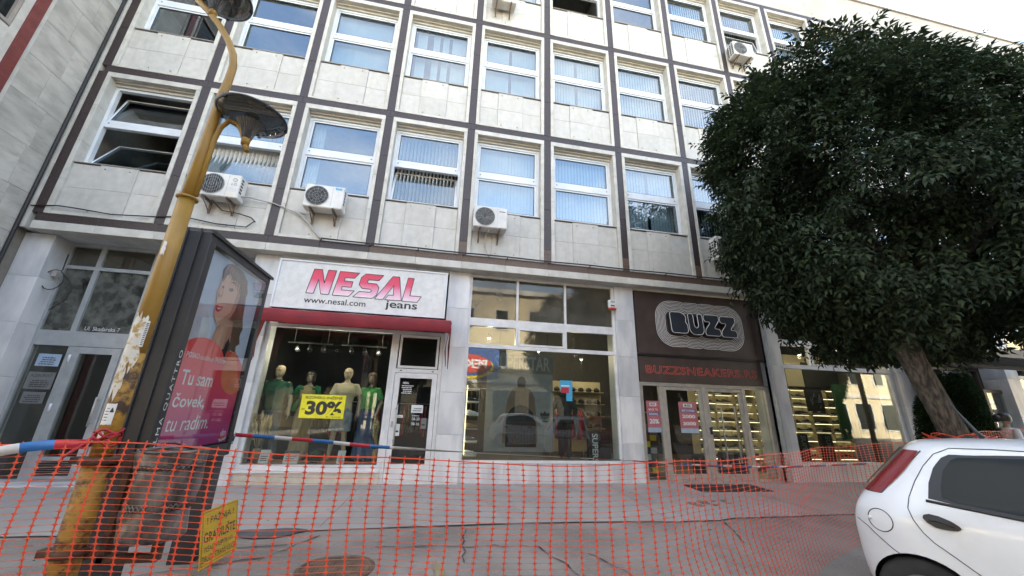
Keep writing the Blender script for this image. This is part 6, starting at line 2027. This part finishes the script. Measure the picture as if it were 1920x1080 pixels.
# outward standing glazed notice frame
nf = thing('notice_case', (24.0, .5, 1.2), 'brown framed glass notice case with papers beside the cafe door', 'notice case')
f = MB(); bars(f, 23.05, 24.75, 1.0, 2.35, .09, .42, .52); f.build('frame', 'cafe_brown', nf)
MB().box(23.14, 24.66, .50, .52, 1.09, 2.26).build('back', 'cafe_panel', nf); MB().box(23.14, 24.66, .44, .448, 1.09, 2.26).build('pane', 'shop_glass', nf)
for (x, z, w, h_, m_) in ((23.3, 1.55, .42, .6, 'grey_banner'), (23.35, 1.12, .5, .38, 'poster_white'), (23.75, 1.45, .32, .28, 'green_paint'), (24.4, 1.5, .2, .22, 'poster_white')):
    MB().box(x, x + w, .488, .498, z, z + h_).build('paper', m_, nf)
for x in (23.2, 24.6): MB().box(x - .03, x + .03, .44, .5, 0, 1.0).build('post', 'cafe_brown', nf)
# dark slatted canopy over the cafe terrace
cp = thing('canopy', (22, -.8, 3), 'dark slatted terrace canopy behind the tree at the right edge', 'canopy')
b = MB(); b.box(19.55, 27, -1.62, -1.54, 2.86, 3.06); b.box(19.55, 27, -.16, -.08, 2.86, 3.06); b.box(19.47, 19.55, -1.62, -.08, 2.86, 3.06); b.build('frame', 'cafe_dark', cp)
for i in range(24): MB().box(19.60 + i * .31, 19.60 + i * .31 + .2, -1.54, -.16, 2.95, 2.99).build('slat', 'cafe_dark', cp)
for x in (21.2, 26.5): MB().box(x - .05, x + .05, -1.63, -1.53, -.05, 2.86).build('post', 'cafe_dark', cp)
# ---------------------------------------------------------------- across the street (seen mirrored in the shop glass)
surf('opposite_wall', (.50, .42, .27), (.58, .49, .33), rough=.8, scale=.8, stain=(.42, .35, .24), stain_scale=(.5, .5, .3))
surf('opposite_trim', (.48, .46, .42), (.55, .53, .49), rough=.8, scale=2)
op = thing('opposite_building', (8, -24, 0), 'sunlit beige building across the street, mirrored in the shop windows', 'building')
MB().box(-80, 120, -36, -24, -.3, 11.5).build('wall', 'opposite_wall', op)
MB().box(-80.2, 120.2, -36.2, -23.6, 11.5, 11.9).build('cornice', 'opposite_trim', op)
MB().box(-80.2, 120.2, -24.4, -23.85, 3.6, 3.9).build('cornice', 'opposite_trim', op)
for st in range(3):
    for i in range(34):
        x = -28 + i * 3.1
        z = (.5, 4.9, 8.2)[st]
        w_, h_ = (2.1, 2.6) if st == 0 else (1.25, 1.9)
        f = MB(); bars(f, x, x + w_, z, z + h_, .1, -24.0, -23.93); f = f.build('window', 'opposite_trim', op)
        MB().box(x + .1, x + w_ - .1, -23.995, -23.985, z + .1, z + h_ - .1).build('pane', 'car_glass', f)
# bakery sign with a red oval
plain('sign_blue', (.03, .09, .28), .5)
plain('sign_oval_red', (.55, .04, .03), .5)
plain('sign_gold', (.65, .48, .04), .5)
bk = thing('shop_sign', (10.8, -23.9, 3.9), 'blue sign with a red oval across the street, mirrored in the sports shop window', 'sign')
MB().box(8.6, 12.75, -23.98, -23.80, 3.92, 6.4).build('board', 'sign_blue', bk)
def oval(rx, rz, cz, cx=10.55): return [(cx + rx * math.cos(2 * PI * k / 40), cz + rz * math.sin(2 * PI * k / 40)) for k in range(40)]
back = lambda u, v, w: (u, -23.795 + w, v)
b = MB(); b.prism(oval(1.9, .95, 4.85, 10.45), back, .01); b.build('gold_swoosh', 'sign_gold', bk)
b = MB(); b.prism(oval(1.72, .86, 5.0, 10.45), lambda u, v, w: (u, -23.783 + w, v), .01); b.build('blue_swoosh', 'sign_blue', bk)
b = MB(); b.prism(oval(1.6, .74, 5.12, 10.5), lambda u, v, w: (u, -23.77 + w, v), .01); b.build('oval', 'sign_oval_red', bk)
me = warp(text_mesh('PEK', 1.95, .75, offset=.03), lambda u, v, w: Vector((11.75 - u, -23.755, 4.75 + v)))
link('lettering', me, 'poster_white', bk)
tr2 = copy_tree(tree); tr2.location = (15.9, -13.6, -.197); tag(tr2, 'tree across the street mirrored in the sports shop window', 'tree')
tr3 = copy_tree(tree); tr3.location = (1.2, -13.4, -.197); tr3.rotation_euler = (0, 0, 2.1); tag(tr3, 'tree across the street mirrored in the clothes shop window', 'tree')
tr4 = copy_tree(tree); tr4.location = (-8.5, -13.8, -.197); tr4.rotation_euler = (0, 0, 1.1); tag(tr4, 'tree across the street mirrored in the office entrance glass', 'tree')
tr5 = copy_tree(tree); tr5.location = (27, -13.8, -.197); tr5.rotation_euler = (0, 0, .5); tag(tr5, 'tree across the street mirrored in the glass right of the sneaker shop', 'tree')
car0 = bpy.data.objects['parked_car']
c2 = copy_tree(car0); c2.location = (12.4, -10.6, -.197); c2.rotation_euler = (0, 0, 0); tag(c2, 'white hatchback behind the camera, mirrored in the sports shop window', 'car')
c3 = copy_tree(car0); c3.location = (17.0, -10.5, -.197); c3.rotation_euler = (0, 0, 0); tag(c3, 'red hatchback behind the camera, mirrored in the sports shop window', 'car')
for ch in [c3] + list(c3.children_recursive):
    if ch.data:
        for sl in ch.material_slots:
            if sl.material and sl.material.name == 'car_white':
                sl.link = 'OBJECT'; sl.material = MATS['car_red']
# roof aerial
ae = thing('roof_aerial', (30.2, 5.0, 16.8), 'thin aerial mast on the roof at the upper right', 'aerial')
MB().tube([(30.2, 5.0, 16.8), (30.2, 5.0, 23.0)], .035, 6).build('mast', 'sill_metal', ae); MB().tube([(30.2, 5.0, 22.7), (30.2, 5.0, 23.3)], .08, 6).build('tip', 'sill_metal', ae)
for i, (x, y, a) in enumerate(((30.5, -17.0, 3.0), (22.5, -14.2, 1.7))):
    t_ = copy_tree(tree); t_.location = (x, y, -.197); t_.rotation_euler = (0, 0, a)  # first one added to cover the sunlit facade mirrored over the shelves
    tag(t_, ('added tree across the street, covering bright reflections over the shoe shelves', 'tree across the street mirrored in the sneaker shop doors')[i], 'tree')
t_ = copy_tree(tree); t_.location = (34.5, -14.5, -.197); t_.rotation_euler = (0, 0, 2.6)  # added to hold back the bright facade mirrored in the shoe window
tag(t_, 'added tree across the street, dimming reflections at the right end of the shoe window', 'tree')

t_ = copy_tree(tree); t_.location = (4.9, -16.5, -.197); t_.rotation_euler = (0, 0, .9)  # added to block the sunlit wall mirrored in the clothes shop glass
tag(t_, 'added tree across the street, darkening the reflection behind the mannequins', 'tree')

t_ = copy_tree(tree); t_.location = (-3.0, -17.2, -.197); t_.rotation_euler = (0, 0, 2.4)  # added to keep a bright reflection off the sale sign
tag(t_, 'added tree across the street, cutting the bright reflection by the yellow sale sign', 'tree')
# ---------------------------------------------------------------- inside the shops
def pos_light(x, y, z, e, r_=.05, colr=(1, .82, .55), parent=None):
    d = bpy.data.lights.new('spot_and_fill_lamp', 'POINT'); d.energy = e; d.shadow_soft_size = r_; d.color = colr
    o = bpy.data.objects.new('spot_and_fill_lamp', d); col.objects.link(o); o.location = (x, y, z)
    return o
spot_me = MB(); spot_me.lathe([(.05, 0), (.055, .1), (.02, .14)], (0, 0, 0), 12, 0); spot_me.add([(.042 * math.cos(2 * PI * k / 12), .042 * math.sin(2 * PI * k / 12), -.002) for k in range(12)], [list(range(12))[::-1]], 1)
spot_me = spot_me.mesh('spotlight')
for m_ in ('black_paint', 'spot_white'): spot_me.materials.append(M(m_))
for i, (x, y, z) in enumerate([(8.9, 1.6, 3.15), (10.6, 3.0, 3.1), (11.6, 2.6, 3.05), (12.4, 4.2, 3.1), (11.2, 4.6, 3.1), (13.4, 3.4, 3.1), (14.6, 1.1, 3.1), (16.2, 1.1, 3.1), (17.6, .95, 3.1), (19.0, .95, 3.1), (9.6, 4.4, 3.1)]):
    o = link('ceiling_spotlight', spot_me, None, loc=(x, y, z)); tag(o, 'small bright spotlight under the dark ceiling inside the sports shop', 'spotlight', 'lit spotlights inside the sports shop')
    pos_light(x, y, z - .06, 5.0 if y > 1.2 else 2.6)
# shelf wall with lit pigeonholes
SY, SX0, CWD, NCOL, RH, NROW = 1.75, 14.75, .63, 8, .235, 9
sh = thing('shoe_shelf', (17, SY, 0), 'wall of lit cream pigeonhole shelves filled with sneakers inside the shop', 'shelving')
MB().box(SX0, SX0 + NCOL * CWD, SY + .30, SY + .34, .05, 3.3).build('back_panel', 'cream_wall', sh)
for r_ in range(NROW + 1):
    MB().box(SX0, SX0 + NCOL * CWD, SY, SY + .298, .10 + r_ * RH, .118 + r_ * RH).build('shelf', 'cream_wall', sh)
for c in range(NCOL + 1):
    MB().box(SX0 + c * CWD - .009, SX0 + c * CWD + .009, SY + .004, SY + .296, .12, .10 + NROW * RH - .002).build('divider', 'cream_wall', sh)
rs = random.Random(8)
for r_ in range(NROW):
    for c in range(NCOL):
        br = rs.random() < .4
        if True:
            MB().box(SX0 + c * CWD + .02, SX0 + (c + 1) * CWD - .02, SY + (.004 if br else .10), SY + (.018 if br else .24), .10 + (r_ + 1) * RH - .016, .10 + (r_ + 1) * RH - .002).build('light_strip', 'led_warm' if br else 'led_dim', sh)
for i, (a, b_, m_) in enumerate(((0, 2, 'poster_dark'), (2, 3, 'cream_wall'), (3, 5, 'poster_dark'), (5, 6, 'cream_wall'), (6, 8, 'poster_dark'))):
    MB().box(SX0 + a * CWD + .02, SX0 + b_ * CWD - .02, SY + .05, SY + .09, 2.32, 3.05).build('picture_panel', m_, sh)
# sneakers
def sneaker(upper, sole):
    b = MB(); n = 14
    st_ = [(-.145, .030, .075), (-.12, .040, .088), (-.06, .040, .085), (-.01, .040, .074), (.05, .044, .055), (.10, .043, .042), (.135, .03, .036), (.148, .01, .028)]
    rows = []
    for x, w, h in st_:
        rows.append([(x, w * math.cos(PI * k / (n - 1)) , .024 + h * max(0.0, math.sin(PI * k / (n - 1))) ** .7) for k in range(n)])
    b.rings(rows, 0, True, True)
    rows = [[(x, w * 1.12, 0), (x, w * 1.14, .03), (x, -w * 1.14, .03), (x, -w * 1.12, 0)] for x, w, h in st_]
    b.rings(rows, 1, False, True)
    b.box(-.02, .07, -.022, .022, .075, .088, 1)
    me = b.mesh('sneaker'); me.materials.append(M(upper)); me.materials.append(M(sole))
    return me
plain('shoe_grey', (.10, .10, .10), .7); plain('shoe_blue', (.05, .07, .13), .7); plain('shoe_tan', (.22, .15, .09), .7)
SNK = [sneaker('poster_dark', 'poster_white'), sneaker('ink', 'ink'), sneaker('shoe_grey', 'poster_white'), sneaker('poster_white', 'poster_white'), sneaker('shoe_blue', 'poster_white'), sneaker('shoe_tan', 'shoe_grey')]
for r_ in range(NROW):
    for c in range(NCOL):
        for q in range(2):
            if rs.random() < .06: continue
            me = SNK[rs.choice((0, 0, 0, 1, 1, 2, 2, 3, 4, 5))]
            o = link('sneaker', me, None, loc=(SX0 + c * CWD + .17 + q * .29 + rs.uniform(-.02, .02), SY + .13, .119 + r_ * RH))
            o.rotation_euler = (0, 0, rs.choice((0, PI)) + rs.uniform(-.25, .25))
            tag(o, 'single sneaker standing in a lit pigeonhole of the shoe wall', 'sneaker', 'sneakers on the shoe wall')
# tall black display columns with vertical lettering
for x, lb in ((17.62, 'left black display column lettered SUPERSTAR before the shoe wall'), (18.42, 'right black display column lettered SUPERSTAR before the shoe wall')):
    t = thing('display_column', (x, 1.3, 0), lb, 'display')
    MB().box(x - .17, x + .17, 1.38, 1.5, .02, 1.02).build('panel', 'poster_dark', t)
    me = warp(text_mesh('SUPERSTAR', 1.35, .15, offset=.02), lambda u, v, w: Vector((x - .06 + v, 1.375, .96 - u * .7)))
    link('lettering', me, 'grey_banner', t)
t = thing('picture_poster', (18.5, 1.5, 1.4), 'black and white action picture standing on the shoe wall', 'poster')
MB().box(18.28, 18.86, 1.62, 1.66, 1.62, 2.25).build('panel', 'poster_dark', t)
b = MB()
for i in range(16):
    x, z = 18.34 + rs.random() * .42, 1.68 + rs.random() * .4
    b.prism([(x, z), (x + .05, z + .03), (x + .08, z + .14), (x + .03, z + .08)], lambda u, v, w: (u, 1.618 - w, v), .001)
b.build('print', 'grey_banner', t)
MB().box(19.15, 19.75, 1.5, 1.56, .9, 2.4).build('side_panel', 'green_paint', sh)
# sports shop window: hanging banner
bn2 = thing('window_banner', (9.7, 1.0, .5), 'grey hanging banner with the word SUPERSTAR and a man in a tan jacket', 'banner')
MB().box(8.98, 10.42, 1.02, 1.05, 2.26, 2.72).build('header', 'grey_banner', bn2)
words('lettering', 'SUPERSTAR', 8.99, 1.016, 2.32, 1.36, .33, 'banner_letter', bn2, offset=.02)
MB().box(8.82, 10.42, 1.02, 1.04, .52, 2.25).build('sheet', 'poster_grey', bn2)
fl = lambda lay: (lambda u, v, w: (u, 1.018 - .0015 * lay - w, v))
def bshape(nm, poly, m_, lay): b = MB(); b.prism(poly, fl(lay), .001); b.build(nm, m_, bn2)
bshape('jacket', [(9.22, .7), (9.25, 1.2), (9.33, 1.65), (9.42, 1.86), (9.58, 1.94), (9.72, 1.94), (9.88, 1.87), (9.97, 1.7), (10.02, 1.2), (10.05, .7)], 'poster_tan', 1)
bshape('head', [(9.56, 1.93), (9.54, 2.05), (9.58, 2.15), (9.65, 2.18), (9.72, 2.15), (9.76, 2.05), (9.73, 1.93)], 'poster_dark', 2)
bshape('dark_trousers', [(9.30, .62), (9.30, 1.28), (9.42, 1.45), (9.6, 1.53), (9.78, 1.5), (9.93, 1.36), (10.0, 1.15), (10.02, .62)], 'poster_dark', 3)
for a in (-.62, 0, .62):   # three leaf emblem with stripes
    ca, sa = math.cos(a), math.sin(a)
    leaf = [(0, 0), (.045, .06), (.05, .12), (0, .19), (-.05, .12), (-.045, .06)]
    bshape('emblem_leaf', [(10.22 + u * ca + v * sa, 1.22 - u * sa + v * ca) for u, v in leaf], 'ink', 4 + (a > 0) + 2 * (a < 0))
for q in range(3): bshape('emblem_stripe', [(10.10, 1.235 + q * .025), (10.34, 1.235 + q * .025), (10.34, 1.245 + q * .025), (10.10, 1.245 + q * .025)], 'poster_grey', 8)
bshape('emblem_word', [(10.15, 1.16), (10.29, 1.16), (10.29, 1.185), (10.15, 1.185)], 'ink', 8)
b = MB().tube([(9.1, 1.03, 2.72), (9.1, 1.03, 4.3)], .006, 5); b.tube([(10.3, 1.03, 2.72), (10.3, 1.03, 4.3)], .006, 5); b.build('hanger_wire', 'cable_black', bn2)
# stickers on the glass
st = thing('glass_sticker', (10.5, .33, 1.63), 'blue and white offer sticker on the sports shop window', 'sticker')
MB().box(10.38, 10.66, .330, .334, 1.86, 2.07).build('sheet', 'sticker_blue', st); MB().box(10.52, 10.66, .330, .334, 1.63, 1.859).build('tail', 'sticker_blue', st)
MB().box(10.40, 10.58, .327, .3299, 1.80, 1.92).build('red_field', 'sticker_red', st); MB().box(10.40, 10.60, .327, .3299, 1.94, 1.965).build('white_line', 'poster_white', st)
t = thing('floor_display', (11.3, .6, .37), 'black floor display lettered SUPERSTAR at the right of the sports shop window', 'display')
MB().box(11.14, 11.66, .66, .78, .38, 1.0).build('panel', 'poster_dark', t)
me = warp(text_mesh('SUPERS', .6, .14, offset=.02), lambda u, v, w: Vector((11.22 + v, .655, .95 - u)))
link('lettering', me, 'poster_white', t)
# goods deeper in the shop: clothes rails, caps, red jackets
def rail(x, y, z, L_, label, mats_, seed, along='x'):
    t = thing('clothes_rail', (x, y, 0), label, 'clothes rail')
    rr = random.Random(seed)
    MB().tube([(x, y, z), (x + L_, y, z)], .014, 6).tube([(x, y, z), (x, y, .03)], .014, 6).tube([(x + L_, y, z), (x + L_, y, .03)], .014, 6).build('rail', 'steel_frame', t)
    n = int(L_ / .075)
    for i in range(n):
        xx = x + .05 + i * L_ / n
        w = .2 + rr.uniform(-.02, .03); h = rr.uniform(.62, .8)
        b = MB(); b.prism([(-w, 0), (-w - .03, h - .14), (-.06, h), (.06, h), (w + .03, h - .14), (w, 0)], lambda u, v, q: (xx + q, y + u, z - .05 - h + v), .045)
        b.build('garment', rr.choice(mats_), t)
rail(12.55, 1.6, 1.45, 1.1, 'rail of dark jackets behind the sneaker shop doors', ['poster_dark', 'ink', 'shoe_grey', 'hoodie_dark'], 3)
rail(11.0, 3.2, 1.5, 1.0, 'rail of red and black jackets deep in the sports shop', ['sticker_red', 'poster_dark', 'sticker_red', 'shoe_grey'], 4)
rail(8.4, 3.6, 2.0, 1.5, 'rail of long dark garments at the left of the sports shop', ['poster_dark', 'shoe_grey', 'ink', 'poster_tan'], 5)
cs = thing('cap_shelf', (11.2, 4.2, 0), 'pale shelf with dark caps deep in the sports shop', 'shelving')
MB().box(10.6, 13.2, 4.6, 4.66, .2, 2.4).build('back_panel', 'cream_wall', cs)
for r_ in range(4):
    MB().box(10.6, 13.2, 4.3, 4.598, .9 + r_ * .38, .92 + r_ * .38).build('shelf', 'cream_wall', cs)
capm = MB(); ball(capm, (0, 0, .05), .1, 12, (1, 1, .8)); capm.box(-.09, .09, -.19, -.06, .03, .045); capm = capm.mesh('cap'); capm.materials.append(M('poster_dark'))
for r_ in range(4):
    for c in range(9):
        o = link('cap', capm, None, loc=(10.75 + c * .28, 4.42, .93 + r_ * .38)); tag(o, 'dark cap on the pale shelf deep in the sports shop', 'cap', 'caps on the shelf')
# lit shoe column at the left edge of the sports shop window
lc = thing('lit_display', (8.4, .7, .4), 'narrow lit column of shoes at the left edge of the sports shop window', 'display')
MB().box(8.30, 8.34, .62, .95, .4, 2.0).build('side_panel', 'cream_wall', lc)
for r_ in range(6):
    MB().box(8.345, 8.62, .62, .92, .45 + r_ * .27, .465 + r_ * .27).build('shelf', 'cream_wall', lc)
    o = link('sneaker', SNK[(3, 2, 5, 3, 0, 2)[r_]], None, loc=(8.5, .76, .466 + r_ * .27)); o.rotation_euler = (0, 0, .3); tag(o, 'sneaker in the narrow lit column by the sports shop pillar', 'sneaker', 'sneakers in the lit column')
MB().box(8.345, 8.36, .64, .9, .5, 1.9).build('light_strip', 'led_warm', lc)
# posters on the sneaker shop doors
def offer(x, w, label, lines_):
    t = thing('offer_poster', (x, .33, 1.0), label, 'poster')
    MB().box(x, x + w, .338, .342, 1.02, 1.70).build('sheet', 'poster_pink', t)
    MB().box(x, x + w, .3365, .3379, 1.02, 1.12).build('foot', 'poster_paleblue', t)
    MB().box(x + w * .25, x + w * .75, .335, .3379, 1.585, 1.66).build('logo_plate', 'poster_white', t)
    words('lettering', 'BUZZ', x + w * .32, .3335, 1.60, w * .36, .045, 'ink', t, offset=.05)
    for (z, h, bg, fg, s) in lines_:
        MB().box(x + w * .08, x + w * .92, .335, .3379, z, z + h).build('field', bg, t)
        words('lettering', s, x + w * .14, .3335, z + h * .2, w * .72, h * .6, fg, t, offset=.03)
offer(12.44, .33, 'pink back to school offer poster on the narrow side light of the sneaker shop', ((1.47, .08, 'sticker_red', 'poster_white', 'BACK TO'), (1.37, .08, 'poster_blue', 'poster_white', 'SCHOOL'), (1.17, .17, 'poster_pink', 'poster_white', '20%')))
offer(13.26, .46, 'pink offer poster on the left glass door of the sneaker shop', ((1.47, .08, 'poster_blue', 'poster_white', 'BACK TO SCHOOL'), (1.32, .12, 'poster_pink', 'poster_white', '2000'), (1.16, .12, 'poster_pink', 'poster_white', '3000')))
# magazine stand behind the side light
ms = thing('magazine_stand', (12.6, .8, 0), 'stand of small printed boxes behind the sneaker shop side light', 'stand')
for r_ in range(7):
    for c in range(3):
        MB().box(12.40 + c * .16, 12.54 + c * .16, .75, .8, .12 + r_ * .14, .24 + r_ * .14).build('pack', ('shoe_grey', 'poster_dark', 'poster_tan', 'poster_white', 'sale_yellow')[(r_ * 3 + c * 2) % 5], ms)
MB().box(12.38, 12.9, .805, .83, .02, 1.2).build('back', 'shoe_grey', ms)
# black bench inside the door
t = MB(); t.box(14.9, 15.6, 1.0, 1.4, .02, .55, b=.04); o = t.build('bench', 'poster_dark'); tag(o, 'black upholstered block seat just inside the sneaker shop doors', 'seat')
t = MB(); t.box(14.1, 14.45, .95, 1.3, .02, .5, b=.03); o = t.build('bench', 'poster_dark'); tag(o, 'smaller black seat inside the sneaker shop doors', 'seat')

# ---- clothes shop window
MB().box(4.25, 6.74, .40, 1.6, .05, .33).build('display_floor', 'floor_wood', bld)
sl = thing('sale_sign', (5.5, .38, 1.15), 'yellow sale sign reading SEZONSKO SNIZENJE 30% in the clothes shop window', 'sign')
MB().box(5.13, 5.94, .330, .3385, 1.15, 1.59).build('board', 'sale_yellow', sl)
words('lettering', 'SEZONSKO SNI\u017dENJE', 5.19, .3285, 1.495, .69, .075, 'ink', sl, offset=.02)
words('lettering', '30%', 5.23, .3285, 1.21, .66, .26, 'ink', sl, offset=.045)
words('lettering', 'DO', 5.165, .3285, 1.30, .06, .03, 'ink', sl, offset=.03)
words('lettering', 'OD 1.7. DO 31.8. 2025.', 5.62, .3285, 1.165, .28, .025, 'ink', sl, offset=.02)
for x, w, z, h, lb, tx in ((4.55, .17, .335, .23, 'pale price card leaning at the left of the shop window', ''), (4.97, .26, .335, .22, 'white card with a grey header in the middle of the shop window', ''), (5.92, .14, .335, .23, 'pale price card near the wide jeans in the shop window', '')):
    t = thing('price_card', (x, .46, z), lb, 'card')
    b = MB(); b.prism([(0, 0), (w, 0), (w, h), (0, h)], lambda u, v, q: (x + u, .44 + v * .25 + q, z + v), .006); b.build('card', 'poster_white', t)
    b = MB()
    for i_ in range(3): b.prism([(w * .15, h * (.2 + .15 * i_)), (w * (.85 - .1 * (i_ % 2)), h * (.2 + .15 * i_)), (w * (.85 - .1 * (i_ % 2)), h * (.25 + .15 * i_)), (w * .15, h * (.25 + .15 * i_))], lambda u, v, q: (x + u, .4375 + v * .25 + q, z + v), .001)
    o = b.build('small_print', 'shoe_grey', t); o['kind'] = 'stuff'
    if 'header' in lb: b = MB(); b.prism([(0, h * .78), (w, h * .78), (w, h), (0, h)], lambda u, v, q: (x + u, .437 + v * .25, z + v) if q == 0 else (x + u, .4395 + v * .25, z + v), .001); b.build('header', 'shoe_grey', t)
gb = thing('topiary_ball', (5.47, .62, .33), 'small green artificial grass ball on the shop window floor', 'plant ball')
rr = np.random.default_rng(4); u = rr.normal(size=(420, 3)); u /= np.linalg.norm(u, axis=1, keepdims=True)
leaf_mat('box_leaf', (.006, .025, .012), (.01, .04, .018), (.02, .06, .03), .1)
leaf_object(leaf_cloud(np.array([5.47, .62, .46]) + u * .10, u, np.full(420, .42), 3, 6, .06, .03), 'leaves', 'box_leaf', gb)
b = MB(); ball(b, (5.47, .62, .455), .1, 12); b.build('core', 'green_paint', gb)
surf('straw', (.50, .38, .18), (.62, .50, .26), rough=.8, scale=20)
surf('wicker', (.30, .21, .11), (.40, .29, .16), rough=.8, scale=30, bump=.8, bscale=60)
def pampas(x, y, label, seed, h=.95):
    t = thing('dried_grass', (x, y, ZD), label, 'dried grass')
    MB().lathe([(.06, 0), (.08, .1), (.07, .2), (.05, .24)], (x, y, ZD), 16).build('vase', 'wicker', t)
    r2 = random.Random(seed)
    for i in range(20):
        a = r2.uniform(0, 2 * PI); s = r2.uniform(.02, .16); hh = h * r2.uniform(.55, 1.0)
        p = [(x, y, ZD + .2), (x + s * .4 * math.cos(a), y + s * .4 * math.sin(a), ZD + hh * .6), (x + s * math.cos(a), y + s * math.sin(a), ZD + hh)]
        MB().tube(p, .004, 4).build('stalk', 'straw', t)
        e = Vector(p[2])
        MB().tube([e - Vector((0, 0, .09)), e, e + Vector((.02 * math.cos(a), .02 * math.sin(a), .11))], [.008, .026, .004], 6).build('plume', 'straw', t)
pampas(4.42, .62, 'bundle of dried pampas grass in a vase at the left of the shop window', 1, .85)
pampas(6.60, .66, 'bundle of dried pampas grass in a vase at the right of the shop window', 2, .85)
# track lights over the display
tl = thing('track_lights', (5.5, .9, 3.0), 'black ceiling track with small spotlights above the mannequins', 'track light')
for a, b_ in ((4.45, 5.35), (5.55, 6.5)):
    MB().box(a, b_, .94, .98, 2.66, 2.69).build('track', 'black_paint', tl)
    for x in (a + .12, b_ - .1): MB().tube([(x, .96, 2.69), (x, .96, 4.37)], .008, 5).build('rod', 'black_paint', tl)
    for x in (a + .2, (a + b_) / 2, b_ - .18): MB().tube([(x, .96, 2.655), (x + .03, .9, 2.56), (x + .05, .86, 2.50)], [.02, .045, .05], 10).build('lamp_head', 'black_paint', tl)
# coloured goods deep in the clothes shop
rail(4.4, 2.6, 1.5, 1.4, 'rail of dark clothes deep in the clothes shop', ['poster_dark', 'ink', 'denim', 'sticker_red'], 9)
rail(6.2, 3.0, 1.5, 1.4, 'rail of red and dark clothes at the back of the clothes shop', ['sticker_red', 'poster_dark', 'ink', 'denim_grey'], 10)

for x in (4.7, 5.5, 6.35): pos_light(x, .78, 2.52, 2.2, .04, (1, .88, .68))  # fill lamps added under the track to brighten the mannequins
